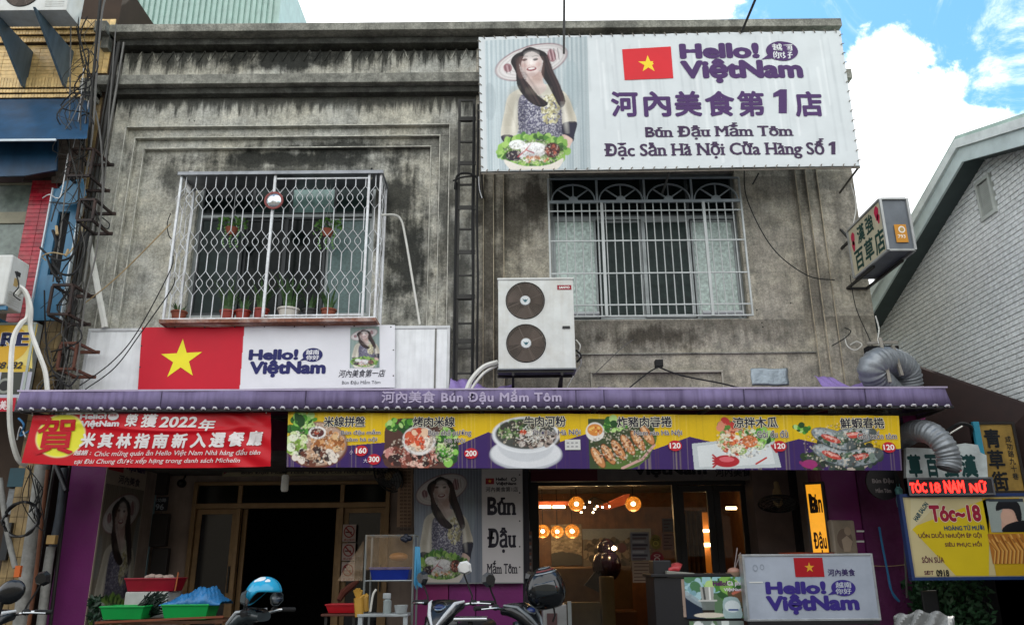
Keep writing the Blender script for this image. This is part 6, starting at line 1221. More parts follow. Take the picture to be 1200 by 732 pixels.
# rooms behind
xl_, xm_, xr_ = xi, pxx(470, 640, DY), xr0+.05
build(MB().box(xi-.0, dx0-.002, DY+.0, DY+.12, .14, ZB-.15).box(dx1+.002, pxx(628, 640, DY), DY, DY+.12, .14, ZB-.15).box(dx0, dx1, DY, DY+.12, zt0_+.052, ZB-.15), 'shop_wall', plaster, house)
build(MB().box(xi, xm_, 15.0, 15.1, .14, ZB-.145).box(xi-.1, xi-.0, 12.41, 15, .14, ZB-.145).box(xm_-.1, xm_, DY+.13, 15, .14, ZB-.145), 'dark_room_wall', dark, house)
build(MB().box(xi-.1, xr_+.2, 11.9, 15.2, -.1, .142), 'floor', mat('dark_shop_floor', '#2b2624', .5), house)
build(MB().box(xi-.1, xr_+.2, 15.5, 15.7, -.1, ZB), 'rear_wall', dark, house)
# signs of the inside: board over the door
ib = thing('inner_sign', 'dim cream sign board over the doorway, half hidden behind the banners', 'sign', P(350, 545, 11.3))
ip = Fp(11.3); a = ip.box(262, 528, 442, 557); build(MB().slab(ip, a[0], a[1], a[2], a[3]+.2, -.06, 0), 'board', mat('aged_cream_acrylic', '#8f8468', .5, dirt=.3), ib)
pr = Print(ip); pr.poly([(262, 530), (300, 530), (262, 556)], '#7a2230'); pr.text('Hello!', (282, 538, 325, 549), '#1b161c', .05, 1); pr.disc(334, 545, 8, 9, '#1b161c', 1); pr.text('Bún Đậu Mắm Tôm', (283, 550, 356, 556), '#2a2228', .02, 1, serif=1); pr.text('Hà Nội Cửa Hàng Số 1', (362, 549.5, 434, 555.5), '#2a2228', .02, 1, serif=1); pr.done('lettering', ib)
# no smoking stickers
for i, (y0, y1, lab) in enumerate(((614, 635, 'topmost no smoking sticker on the right door glass'), (636, 657, 'middle no smoking sticker on the right door glass'), (658, 681, 'lowest no smoking sticker on the right door glass'))):
    t = thing('no_smoking_sticker', lab, 'sticker', P(410, (y0+y1)/2, DY-.06), 'no smoking stickers on the door glass'); pl_ = Fp(DY-.06); pr = Print(pl_, None, 0, .001); pr.rect(401.5-i*.8, y0, 417-i*.8, y1-.6, '#b5a39b'); cx, cy = 409.3-i*.8, (y0+y1)/2-2
    pr.disc(cx, cy, 6.4, 7.2, '#8c2a2a', 1, ring=.2); pr.poly([(cx-5, cy-4.4), (cx-3.8, cy-5.6), (cx+5, cy+4.4), (cx+3.8, cy+5.6)], '#8c2a2a', 2); pr.poly([(cx-4.5, cy+1.5), (cx+3, cy+1.5), (cx+3, cy-.2), (cx-4.5, cy-.2)], '#5b3030', 1); pr.text('禁止吸菸', (403-i*.8, y1-4.2, 415.5-i*.8, y1-1.5), '#8c2a2a', .01, 1); build(pr.mb, 'print', PRINT, t)
# things on the left inner wall
p = P(190, 592, 10.9); t = thing('number_plate', 'dark blue house number plate reading 96 on the arcade wall', 'plate', p); pl_ = Fp(11.4); a = pl_.box(178, 582, 197, 598); build(MB().slab(pl_, a[0], a[1], a[2], a[3], 0, .01), 'plate', mat('dark_blue_plate', '#141a26', .5), t); pr = Print(pl_, None, .012); pr.text('96', (182.5, 590, 192.5, 597), '#9aa3ab', .02); pr.text('成功路', (179.5, 583.5, 195.5, 588), '#9aa3ab', .01); pr.done('lettering', t)
t = thing('shutter_rail', 'pale slatted metal strip standing beside the tall arcade poster', 'rail', P(172, 680, 11.3)); sx0, sx1 = pxx(168, 620, 11.35), pxx(177, 620, 11.35); build(MB().box(sx0-.015, sx0, 11.33, 11.36, .4, ZB-.2).box(sx1, sx1+.015, 11.33, 11.36, .4, ZB-.2), 'rail', mat('pale_blue_steel', '#7f9ba3', .4, .4), t)
for k in range(22): z = .45+k*.095; build(MB().box(sx0+.001, sx1-.001, 11.34, 11.35, z, z+.025), 'slat', MATS['pale_blue_steel'], t)
t = thing('meter_cabinet', 'dark electric meter boxes on the arcade wall beside the doorway', 'meter box', P(187, 650, 11.4)); 
for y0, y1 in ((552, 580), (602, 640), (642, 676)): a = Fp(11.42).box(180, y0, 199, y1); build(MB().slab(Fp(11.42), a[0], a[1], a[2], a[3], 0, .1), 'meter_box', mat('grimy_dark_box', '#2a2624', .6, dirt=.3), t, bevel=.01)
p = P(213, 566, 11.2); t = thing('security_camera', 'small dark camera under the arcade ceiling left of the door front', 'camera', p); build(MB().ell(p, .06, .09, .06, 12, 8), 'body', grl, t, smooth=True); build(MB().tube([p, p+Vector((0, .1, .12))], .015, 6), 'stem', grl, t)
# hanging lamp tube
p = P(334, 566, 9.6); t = thing('hanging_lamp', 'unlit white tubular lamp hanging below the gap between the banners', 'lamp', p); build(MB().lathe([(.0001, -.10), (.035, -.095), (.045, -.07), (.045, .08), (.03, .1)], p, n=16), 'tube', mat('milky_glass', '#d2d2c9', .3), t, smooth=True); build(MB().tube([p+Vector((0, 0, .1)), p+Vector((0, 0, .9))], .008, 6), 'cord', blk, t)
# centre poster
PY = 9.78; pp = Fp(PY); q = [pp.uv(*c_) for c_ in ((485, 683), (613, 682), (612, 549), (484, 549))]
cp = thing('poster_board', 'poster board with the woman in a conical hat beside black Bún Đậu letters', 'poster', pp.w(*q[0])); build(MB().slab(pp, q[0][0]-.01, q[0][1]-.01, q[1][0]+.01, q[2][1]+.01, -.04, -.004), 'frame', MATS['grey_base_pan'], cp)
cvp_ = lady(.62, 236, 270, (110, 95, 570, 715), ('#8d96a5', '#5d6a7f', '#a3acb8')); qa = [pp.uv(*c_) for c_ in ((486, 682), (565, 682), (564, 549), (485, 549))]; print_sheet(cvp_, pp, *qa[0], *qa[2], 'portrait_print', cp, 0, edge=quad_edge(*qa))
pr = Print(pp, None, 0, .001); pr.poly([(565.5, 682), (613, 682), (612, 549), (564.5, 549)], '#b3afaf'); pr.rect(569, 560, 579, 567, '#8c1f2a', 1); pr.star(574, 563.5, 2.4, '#d9b23a', 2); pr.text('Hello!', (581, 559, 594, 563), '#1e1a26', .05, 1); pr.text('ViệtNam', (581, 564, 605, 569), '#1e1a26', .05, 1); pr.disc(602, 561.3, 3.3, 2.4, '#1e1a26', 1, ring=.4); pr.text('河內美食第1店', (569, 570, 607, 576), '#1e1a26', .015, 1)
pr.text('Bún', (571, 581, 604, 604), '#141020', .035, 1, serif=.8); pr.text('Đậu', (571, 617, 604, 648), '#141020', .035, 1, serif=.8); pr.text('Mắm Tôm', (571, 656, 606, 672), '#141020', .025, 1, serif=1)
for y in (556, 577, 610, 640, 664): pr.disc(609, y, .9, .9, '#202020', 1)
pr.done('lettering', cp)
# paper menus hanging in the shade
for i, (bx_, Y, c_, lab) in enumerate((((466, 545, 483, 617), 10.6, '#a88a70', 'tall cream price list hanging left of the centre poster'), ((613.5, 622, 624, 680), 10.3, '#5f5450', 'dark photo strip hanging right of the centre poster'), ((614, 610, 621, 621), 10.3, '#6f6c70', 'small grey notice right of the centre poster'))):
    t = thing('price_list', lab, 'notice', P((bx_[0]+bx_[2])/2, bx_[3], Y)); pl_ = Fp(Y); a = pl_.box(*bx_); build(MB().slab(pl_, *a, -.006, 0), 'sheet', mat('paper%d' % i, c_, .8), t); pr = Print(pl_, None, .001)
    for r_ in range(int((bx_[3]-bx_[1])/4)):
        for k in range(3 if i < 1 else 1):
            if i == 0: pr.text('米肉'[k % 2]+'粉', (468.5+k*4.6, bx_[1]+2+r_*4.2, 472.3+k*4.6, bx_[1]+5+r_*4.2), '#3a2a24', .01)
            else: pr.rect(bx_[0]+1.2, bx_[1]+1+r_*4, bx_[2]-1.2, bx_[1]+3.8+r_*4, ('#7a4a3a', '#8a8078', '#3a3030')[r_ % 3])
    pr.done('print', t)
# fans
def wall_fan(p, rot, R, label, light=False):
    t = thing('wall_fan', label, 'fan', p); cs_m = grl; M_ = Matrix.Rotation(rot[2], 3, 'Z') @ Matrix.Rotation(rot[0], 3, 'X'); ax = M_ @ Vector((0, -1, 0))
    g = MB()
    for sgn in (-1, 1):
        for k in range(1, 8): r = R*k/7; h = .07*(1-(r/R)**2)*sgn; g.lathe([(r-.003, h), (r+.003, h), (r, h+.004), (r-.003, h)], p, ax, 28)
        for k in range(12):
            a = k*math.pi/6; x = ax.orthogonal().normalized(); y = ax.cross(x); g.tube([p+(x*math.cos(a)+y*math.sin(a))*R*f+ax*.07*(1-f*f)*sgn for f in (.15, .5, .8, 1)], .003, 4)
    build(g, 'cage', cs_m, t); build(MB().lathe([(R-.008, -.008), (R+.008, -.008), (R+.008, .008), (R-.008, .008), (R-.008, -.008)], p, ax, 28), 'rim', steel, t)
    x = ax.orthogonal().normalized(); y = ax.cross(x)
    for k in range(3):
        a0_ = k*2.094; build(MB().grid(lambda u, v: p+(x*math.cos(a0_+(u-.5)*1.3)+y*math.sin(a0_+(u-.5)*1.3))*R*(.2+.7*v)+ax*(.03-.06*u), 5, 3), 'blade', mat('smoky_fan_blade', '#4a4a48', .35), t, smooth=True)
    build(MB().lathe([(.0001, -.20), (.05, -.20), (.065, -.1), (.06, .0), (.0001, .06)], p, ax, 16), 'motor', mat('beige_fan_plastic', '#a38c68', .5), t, smooth=True)
    b_ = p-ax*.15; build(MB().tube([b_, b_-ax*.12+Vector((0, 0, .02)), b_-ax*.2+Vector((.02, .02, -.12)), b_-ax*.2+Vector((.03, .05, -.3))], [.03, .035, .035, .025], 8), 'arm', mat('beige_fan_plastic', '#a38c68'), t, smooth=True)
wall_fan(P(912, 590, 10.6), (math.radians(68), 0, math.radians(-18)), .25, 'grey wall fan tilted flat against the beige column near the lit sign')
wall_fan(P(455, 558, 10.6), (math.radians(35), 0, math.radians(-35)), .23, 'black wall fan under the menu banner left of the centre poster')
# ================================================================ RESTAURANT FRONT AND ROOM
RY = 11.6; gx0, gx1 = pxx(632, 650, RY), pxx(792, 650, RY); dxx = pxx(882, 650, RY); gt_ = pz(700, 569, RY); black = mat('black_frame', '#131318', .5)
rf = thing('restaurant_front', 'black framed restaurant window and glass door with warm lights behind', 'shop front', (gx0, RY, .14))
m = MB().box(gx0-.13, gx0, RY-.05, RY+.05, .14, ZB-.15).box(gx1, gx1+.07, RY-.05, RY+.05, .14, ZB-.15).box(gx0, gx1, RY-.05, RY+.05, gt_, ZB-.15).box(gx0, gx1, RY-.05, RY+.05, .14, .5)
m.box(gx1+.07, dxx, RY-.05, RY+.05, gt_, ZB-.15).box(dxx, dxx+.1, RY-.05, RY+.05, .14, ZB-.15); build(m, 'frame', black, rf, bevel=.004)
clear = pane_mat('clear_shop_glass'); build(MB().box(gx0+.001, gx1-.001, RY-.003, RY+.003, .502, gt_-.002), 'pane', clear, rf)
dl = build(MB().frame(Fp(RY+.02), gx1+.075, .15, lerp(gx1, dxx, .55), gt_-.004, .09, -.025, .025).frame(Fp(RY+.02), lerp(gx1, dxx, .55)+.005, .15, dxx-.002, gt_-.004, .09, -.025, .025), 'door', black, rf, bevel=.004)
build(MB().box(gx1+.17, dxx-.09, RY+.017, RY+.023, .25, gt_-.1), 'pane', clear, dl)
# header banner ViệtNam
hp = Fp(11.3); hb_ = thing('header_sign', 'grey header sign over the restaurant window, half hidden by the menu banner', 'sign', P(760, 556, 11.3)); a = hp.box(622, 538, 905, 563); build(MB().slab(hp, a[0], a[1], a[2], a[3], -.05, 0), 'board', mat('dim_grey_board', '#6a6464', .6), hb_)
pr = Print(hp); pr.rect(622, 550, 700, 563, '#5b1a2e'); pr.text('ViệtNam', (742, 543, 828, 559), '#121016', .05, 1); pr.text('河內美食', (838, 548, 880, 558), '#121016', .02, 1); pr.done('lettering', hb_)
build(MB().box(P(885, 600, 11.2).x, P(934, 600, 11.2).x, 11.2, 11.59, .14, ZB-.146), 'column', mat('pinkish_plaster', '#7d6c66', .85), house)
build(MB().box(P(934, 600, 10.9).x, P(975, 600, 10.9).x, 10.9, 11.1, .14, ZB-.147), 'dark_column', dark, house)
# room shell: wood ceiling, panelled walls
rx0, rx1 = gx0-.9, dxx+.6; RZ = 2.62; BYk = 15.4; woodw = mat('dark_wood_panel', '#6b4526', .5, var=.3, vs=6, streak=.4, dcol='#2c1a0e'); ceil = mat('wood_ceiling', '#5a3820', .45, var=.25, vs=5)
build(MB().box(rx0, rx1, RY+.06, BYk, RZ, RZ+.03), 'room_ceiling', ceil, house)
build(MB().box(rx0-.05, rx0, RY+.13, BYk, .142, RZ).box(rx1, rx1+.05, RY+.13, BYk, .142, RZ).box(rx0, rx1, BYk, BYk+.05, .142, RZ), 'room_wall', woodw, house)
bw2 = Fp(BYk-.02)
def wallpic(bx_, c, nm, lab, Y=BYk-.05, spec=None):
    pl_ = Fp(Y); t = thing(nm, lab, 'picture', P((bx_[0]+bx_[2])/2, (bx_[1]+bx_[3])/2, Y)); a = pl_.box(*bx_); w_, h_ = bx_[2]-bx_[0], bx_[3]-bx_[1]; cv = Canvas(w_, h_, int(w_*1.6), int(h_*1.6), c); (spec or (lambda v: None))(cv); print_sheet(cv, pl_, a[0], a[1], a[2], a[3], 'print', t, 0); build(MB().slab(pl_, a[0], a[1], a[2], a[3], -.02, -.003), 'frame', black, t)
def brickpic(cv):
    for _ in range(260): cv.ell(cv.r.rand()*cv.w, cv.r.rand()*cv.h*.7, 2.2, 1.2, ('#8a8070', '#b5aa98', '#6b6255')[cv.r.randint(3)], .7)
    cv.poly([(0, cv.h*.72), (cv.w*.5, cv.h*.68), (cv.w, cv.h*.78), (cv.w, cv.h), (0, cv.h)], '#2c3238', .9); cv.noise(.3)
wallpic((646, 614, 682, 662), '#8f8574', 'mural', 'grey stone pattern mural on the back wall left of the purple mannequin', spec=brickpic)
def citypic(cv):
    cv.poly([(0, 0), (cv.w, 0), (cv.w, cv.h*.34), (0, cv.h*.28)], '#7d8690', 1, False); cv.spots(cv.w*.5, cv.h*.6, cv.w*.5, cv.h*.35, 200, 3, ['#5b5248', '#8a7f6e', '#3a3630']); cv.noise(.3)
wallpic((683, 619, 764, 664), '#6b655c', 'mural', 'wide grey landscape mural on the back wall behind the glass', spec=citypic)
warm = emat('warm_lamp', '#ffb45a', 9); hot = emat('lamp_core', '#ffe2b0', 28); strip_e = emat('warm_tube', '#ffd9a0', 16)
shade_m = mat('amber_glass_shade', '#a8702a', .25, alpha=.55, emit='#c87a25', es=.4)
def pendant(px, py, Y, R, lab, energy=9):
    p = P(px, py, Y); t = thing('pendant_lamp', lab, 'lamp', p, 'round amber pendant lamps in the restaurant')
    build(MB().ell(p, R, R, R*.92, 18, 12), 'shade', shade_m, t, smooth='all'); build(MB().ell(p, R*.28, R*.28, R*.25, 10, 8), 'bulb', hot, t, smooth='all'); build(MB().tube([p+Vector((0, 0, R*.9)), Vector((p.x, p.y, RZ-.001))], .008, 5), 'cord', blk, t)
    l = bpy.data.lights.new('pendant_light', 'POINT'); l.energy = energy*.33; l.color = (1, .62, .28); l.shadow_soft_size = R*.7; lo = bpy.data.objects.new('pendant_light', l); COL.objects.link(lo); lo.location = p+Vector((0, 0, -R-.03))
pendant(636, 622, 14.4, .125, 'leftmost of the three amber lamps in a row at the left of the restaurant window', 11); pendant(653, 622.5, 14.4, .115, 'middle of the three amber lamps in a row at the left of the restaurant window', 11); pendant(670.5, 622, 14.4, .13, 'rightmost of the three amber lamps in a row at the left of the restaurant window', 11)
pendant(675.5, 590, 13.0, .125, 'upper amber lamp under the restaurant ceiling left of the lamp cluster', 10); pendant(742, 590, 12.6, .125, 'single amber lamp near the ceiling at the middle of the restaurant window', 12)
for i, (a, b_, y, Y, lab) in enumerate(((632, 645.5, 593.5, 14.2, 'left lit tube on the restaurant ceiling'), (648, 662, 593.5, 14.2, 'right lit tube on the restaurant ceiling'), (851, 863, 595, 14.0, 'lit tube seen through the right leaf of the restaurant door'))):
    p0, p1 = P(a, y, Y), P(b_, y, Y); build(MB().tube([p0, p1], .022, 8), 'ceiling_tube', strip_e, loc=p0, label=lab, cat='tube lamp')
t = thing('chandelier', 'cluster of small lit bulbs on dark branching arms in the restaurant', 'lamp', P(695, 594, 13.4)); c = P(697, 592, 13.4); m = MB()
for dx, dy in ((-12, 2), (-6, -4), (0, 4), (3, 1), (9, 2), (17, 1), (-16, 8), (-2, 8)):
    b_ = P(697+dx, 592+dy, 13.4); m.tube([c+Vector((0, 0, .14)), b_+Vector((0, 0, .05)), b_], .008, 5); build(MB().ell(b_, .015, .015, .015, 8, 6), 'bulb', hot, t, smooth='all')
build(m, 'arms', black, t)
# orange ceiling reflections set glowing, counter, bench, mannequin
build(MB().prism([P(700, 594, 13.8), P(731, 580, 13.2), P(738, 579, 13.2), P(735, 590, 13.6), P(712, 597, 14.2)], (0, 0, .01)), 'ceiling_reflection', mat('orange_reflection_glow', '#a34a2a', .5, emit='#c8542a', es=.22), loc=P(715, 590, 13.6), label='orange reflection on the ceiling, set glowing, beside the single amber lamp', cat='ceiling reflection')  # emission stands for orange lamp light reflected on the ceiling
build(MB().box(P(632, 589, 14.6).x-.3, P(668, 589, 14.6).x, 14.3, 14.6, P(650, 592, 14.5).z, P(650, 588, 14.5).z), 'ceiling_reflection_strip', mat('orange_reflection_glow', '#a34a2a'), loc=P(650, 590, 14.5), label='orange reflection strip, set glowing, above the two lit ceiling tubes', cat='reflection')  # glows in place of reflected orange light, no lamp of its own
a, b_ = P(634, 664, 14.2), P(742, 664, 14.2); t = thing('bench', 'ochre upholstered bench along the back of the restaurant', 'bench', (a.x, 14.2, .14)); ochre = mat('ochre_vinyl', '#5b4424', .5, var=.2); build(MB().box(a.x, b_.x, 14.4, 14.55, .5, a.z), 'backrest', ochre, t, bevel=.03); build(MB().box(a.x, b_.x, 13.95, 14.399, .142, .6), 'seat', mat('brown_vinyl', '#5b3a20', .5), t, bevel=.03)
t = thing('half_wall', 'cream half wall ending inside the restaurant window', 'wall', P(722, 700, 12.8)); build(MB().box(P(704, 690, 12.8).x, P(720, 690, 12.8).x, 12.8, 13.0, .142, P(715, 675, 12.8).z), 'wall', mat('cream_paint', '#80714f', .6), t, bevel=.01); build(MB().box(P(640, 690, 12.8).x, P(703, 690, 12.8).x, 12.84, 12.96, .142, P(715, 705, 12.8).z), 'low_wall', MATS['cream_paint'], t, bevel=.01)
t = thing('balloon_stand', 'dark purple round decorations with small glints standing on the bench', 'decoration', P(710, 655, 13.6)); build(MB().ell(P(711, 642, 13.6), .16, .14, .16, 16, 10).ell(P(711, 662, 13.6), .24, .2, .26, 16, 10), 'balloons', mat('dark_purple_balloon', '#241426', .15, spec=.8), t, smooth=True); build(MB().prism([P(685, 685, 13.5), P(705, 660, 13.5), P(722, 662, 13.5), P(715, 700, 13.5)], (0, .1, 0)), 'cloth', mat('black_cloth', '#14121a', .9), t)
t = thing('round_sign', 'dark red disc hanging beside a small lit bulb in the restaurant', 'sign', P(728, 641, 13.2)); build(MB().lathe([(.0001, 0), (.075, 0), (.075, .02), (.0001, .02)], P(728.5, 641.5, 13.2), (0, -1, 0), 20), 'disc', mat('dark_red_disc', '#4a141c', .5), t); build(MB().ell(P(719.5, 642, 13.3), .035, .035, .035, 8, 6), 'bulb', hot, t, smooth='all')
# papers stuck on the glass
GYp = RY-.01; gpp = Fp(GYp)
for i, (bx_, c_, lab, fn) in enumerate(((
    (739, 623, 761, 656), '#8f8f96', 'printed photo sheet stuck on the glass left of the round stickers', 0), ((741, 657, 766, 682), '#a08a76', 'cream notice sheet low on the restaurant glass', 1), ((762, 646, 778, 661), '#8c2030', 'round red emblem sticker on the restaurant glass', 2), ((762, 626, 775, 643), '#8a7d3a', 'round olive sticker on the restaurant glass', 2), ((776, 607, 789, 623), '#6f6a6a', 'upper grey notice at the right edge of the restaurant glass', 1), ((776, 624, 790, 644), '#8a6f68', 'lower pinkish notice at the right edge of the restaurant glass', 1))):
    t = thing('window_sticker', lab, 'sticker', P((bx_[0]+bx_[2])/2, (bx_[1]+bx_[3])/2, GYp)); pr = Print(gpp, None, 0, .001); cx, cy = (bx_[0]+bx_[2])/2, (bx_[1]+bx_[3])/2
    if fn == 2: pr.disc(cx, cy, (bx_[2]-bx_[0])/2, (bx_[3]-bx_[1])/2, c_); pr.disc(cx, cy+2, 3.4, 3.2, '#d9c9c4' if i == 2 else '#c9b95a', 1, ring=.35); pr.disc(cx, cy-3, 4, 1.5, '#d9b0b0' if i == 2 else '#55501f', 1, ring=.4)
    else:
        pr.rect(*bx_, c_)
        for k in range(int((bx_[3]-bx_[1])/4)): pr.rect(bx_[0]+2, bx_[1]+2+k*4, bx_[2]-2-(k % 3)*2, bx_[1]+(4.6 if fn == 0 else 3)+k*4, ('#4a4452', '#6b5a60', '#b5b2b8')[k % 3] if fn == 0 else '#5b4038', 1)
    build(pr.mb, 'print', PRINT, t)
# curtains behind the door
t = thing('curtain', 'golden brown pleated curtain hanging behind the restaurant door', 'curtain', P(815, 640, 12.2)); xa_, xb_ = P(797, 640, 12.2).x, P(826, 640, 12.2).x
build(MB().grid(lambda u, v: Vector((lerp(xa_, xb_, u), 12.2+.05*math.sin(u*34), lerp(.3, P(812, 598, 12.2).z, v))), 70, 1), 'cloth', mat('golden_curtain', '#8a5a26', .8, var=.25, vs=8), t, smooth=True)
t = thing('amber_niche', 'tall amber glowing panel with two bright lamps seen through the restaurant door', 'light', P(830, 640, 13.4)); build(MB().slab(Fp(13.6), *Fp(13.6).box(823, 600, 836, 690), 0, .03), 'panel', mat('amber_wall', '#8a5422', .5, emit='#8a4a12', es=.5), t)
for bx_ in ((822, 636, 832, 640), (824, 620, 834, 623)): build(MB().slab(Fp(13.5), *Fp(13.5).box(*bx_), 0, .05), 'lamp', strip_e, t)
# ================================================================ LIT VERTICAL SIGN, BACKLIT BOARD, ROUND BLACK SIGN
VY = 9.84; vp = Pl(P(948, 600, VY), (.86, -.5, 0)); 
vs_ = thing('lit_sign', 'narrow lit yellow sign with dark Bún Đậu lettering beside the purple pillar', 'sign', vp.o)
a = vp.box(949, 567, 967, 657); build(MB().slab(vp, a[0]-.03, a[1]-.2, a[2]+.03, a[3]+.03, -.12, -.01), 'box', black, vs_)
lv = mat('lit_yellow_face', '#b88a30', .4, var=.3, vs=7, emit='#f0a020', es=.5); build(MB().slab(vp, a[0], a[1]-.18, a[2], a[3], -.009, 0), 'face', lv, vs_)
pr = Print(vp, None, .004); pr.text('Bún', ('w', a[0]+.02, lerp(a[1], a[3], .62), a[2]-.01, lerp(a[1], a[3], .88)), '#1a0f0a', .03); pr.text('Đậu', ('w', a[0]+.02, lerp(a[1], a[3], .10), a[2]-.01, lerp(a[1], a[3], .38)), '#3a0c10', .03); pr.text('B', ('w', a[0]+.02, lerp(a[1], a[3], .62), a[0]+.12, lerp(a[1], a[3], .84)), '#1a0f0a', .04, 1); pr.done('lettering', vs_)
cable('wire', [(964, 592, 10.2), (970, 585, 10.1), (978, 592, 10.0), (972, 610, 10.1), (968, 625, 10.2)], .006, whp, vs_)
p = P(992, 628, 9.6); t = thing('light_box', 'small weathered light box fixed edge-on to the purple pillar behind the white sign', 'sign', p); lp3 = Pl(P(992, 628, 9.6), (.93, .37, 0)); a = lp3.box(977, 609, 1004, 652); build(MB().slab(lp3, *a, -.08, 0), 'box', mat('old_cream_box', '#8f8272', .5, dirt=.3), t, bevel=.02)
pr = Print(lp3, None, .003); pr.disc(990, 632, 9, 13, '#6f6055'); pr.disc(993, 622, 4, 5, '#9a8876', 1); pr.poly([(989, 646), (986, 632), (992, 627), (999, 634), (996, 646)], '#a39280', 1); pr.done('print', t)
for y in (622, 634): p = P(1004, y, 9.65); build(MB().bar(p, p+Vector((.09, .02, 0)), .02), 'bracket', mat('white_paint', '#c4c4c0'), t)
p = P(1034, 565, 9.4); t = thing('round_sign', 'black round sign hanging under the right end of the awning', 'sign', p); build(MB().lathe([(.0001, 0), (.2, 0), (.2, .03), (.0001, .03)], p, (0, -1, 0), 28), 'disc', mat('black_sign_board', '#16131a', .4), t); pr = Print(Fp(p.y-.03), None, .002); pr.text('Bún Đậu', (1022, 560, 1047, 567), '#a39a9a', .02); pr.text('Mắm Tôm', (1026, 571, 1044, 577), '#a39a9a', .02); pr.done('lettering', t)
p = P(1054, 580, 9.3); t = thing('spray_bottle', 'pale teal plastic bottle hanging at the outer corner of the purple pillar', 'bottle', p); build(MB().lathe([(.0001, -.13), (.04, -.13), (.045, -.05), (.035, 0), (.045, .06), (.02, .1), (.018, .13), (.0001, .13)], p, n=14), 'bottle', mat('teal_plastic', '#5f9a9a', .3, alpha=.9), t, smooth=True); build(MB().tube([p+Vector((0, 0, .13)), p+Vector((-.01, 0, .5))], .004, 4), 'cord', blk, t)
cable('wire', [(1058, 590, 9.7), (1060, 640, 9.7), (1063, 700, 9.7)], .012, grc, label='grey conduit down the outer edge of the rough purple pillar', cat='conduit'); cable('chain', [(1048, 555, 9.3), (1050, 565, 9.25), (1049, 552, 9.2), (1053, 572, 9.3)], .012, blk, label='black chain hanging at the right end of the awning', cat='chain')
rp_ = mat('blue_rope', '#2a6f9f', .7)
cable('rope', [(1030, 617, 9.75), (1034, 640, 9.72), (1040, 670, 9.72), (1044, 690, 9.7), (1054, 704, 9.7), (1046, 695, 9.7), (1040, 668, 9.7), (1033, 632, 9.72), (1031, 618, 9.75)], .011, rp_, label='blue rope hanging in a long loop on the rough purple pillar', cat='rope'); cable('cord', [(1012, 662, 9.8), (1040, 663, 9.82), (1062, 661, 9.82)], .005, ylc, label='thin cord strung across the rough purple pillar', cat='cord')
# ================================================================ WHITE HELLO VIETNAM SIGN, COFFEE CART
WY = 8.75; wp_ = Fp(WY); q = [wp_.uv(*c_) for c_ in ((876, 727), (1031, 727), (1024, 650), (871, 647))]
ws = thing('standing_sign', 'white framed sign with red flag and purple Hello! ViệtNam lettering at lower right', 'sign', wp_.w(*q[0])); wx0, wx1, wz0, wz1 = wp_.uv(873, 690)[0], wp_.uv(1028, 690)[0], wp_.uv(950, 727)[1], wp_.uv(950, 648.5)[1]
build(MB().slab(wp_, wx0+.01, wz0+.01, wx1-.01, wz1-.01, -.14, -.004), 'box', mat('scuffed_white_panel', '#a9b2c0', .4, var=.12, vs=2, dirt=.25, dcol='#75808f'), ws); build(MB().frame(wp_, wx0, wz0, wx1, wz1, .022, -.15, .004), 'frame', mat('dull_alu_frame', '#aeb3b6', .4, .4, dirt=.4), ws, bevel=.003)
pr = Print(wp_, None, 0, .0015); pr.rect(931, 653, 965, 675.5, '#a8121f'); pr.star(948.5, 664.5, 6, '#e0a52a', 1); pr.text('河內美食', (970, 666, 1002, 674.5), '#35265c', .02); logo(pr, 897, 679, 1007, 718, '#382a80', '#b9c0cc')
for a in ((877, 649, 889, 651), (878, 681, 894, 682.5)): pr.rect(*a, '#d9dcd9')
pr.disc(885, 665, 3, 4, '#8f98a5', 0, ring=.3); pr.disc(893, 664, 2.5, 3.5, '#8f98a5', 0, ring=.3); pr.done('lettering', ws)
for x in (wx0+.1, wx1-.12): build(MB().box(x, x+.04, WY+.02, WY+.06, .14, wz0-.002), 'leg', steel, ws)
build(MB().box(wx0+.02, wx1-.02, WY-.0, WY+.10, wz0-.04, wz0-.004), 'black_foot', black, ws)
for cx_, lab in ((932, 'left orange plastic basin rim seen above the white sign'), (958, 'right orange plastic basin rim seen above the white sign')): p = P(cx_, 647, 9.1); t = thing('basin', lab, 'basin', p); build(MB().lathe([(.12, -.08), (.17, 0), (.18, 0), (.13, -.09)], p, n=24), 'bowl', mat('orange_plastic', '#a3482a', .5), t, smooth=True)
CY = 8.9; cpl = Fp(CY); ct = thing('coffee_cart', 'low drinks cart with a coffee filter photo panel and a slanted cream name sign', 'cart', P(838, 724, CY)); a = cpl.box(803, 675, 873, 724)
build(MB().box(P(768, 700, CY).x, wx0-.02, CY+.02, CY+.6, .14, a[3]).box(P(768, 700, CY).x-.03, wx0-.02, CY-.01, CY+.62, a[3]+.001, a[3]+.03), 'body', black, ct, bevel=.004)
cv = Canvas(70, 49, 140, 98, '#5b7a5a'); cv.spots(40, 10, 34, 14, 60, 6, ['#4f8a3a', '#86b85a', '#b9d98a', '#9cc8cf', '#2f5a2f']); cv.spots(10, 12, 14, 12, 24, 5, ['#a9cdd6', '#7fa9b5', '#4f7f5a']); cv.spots(60, 34, 14, 16, 40, 5, ['#2c3a30', '#55503a', '#6b5038'])
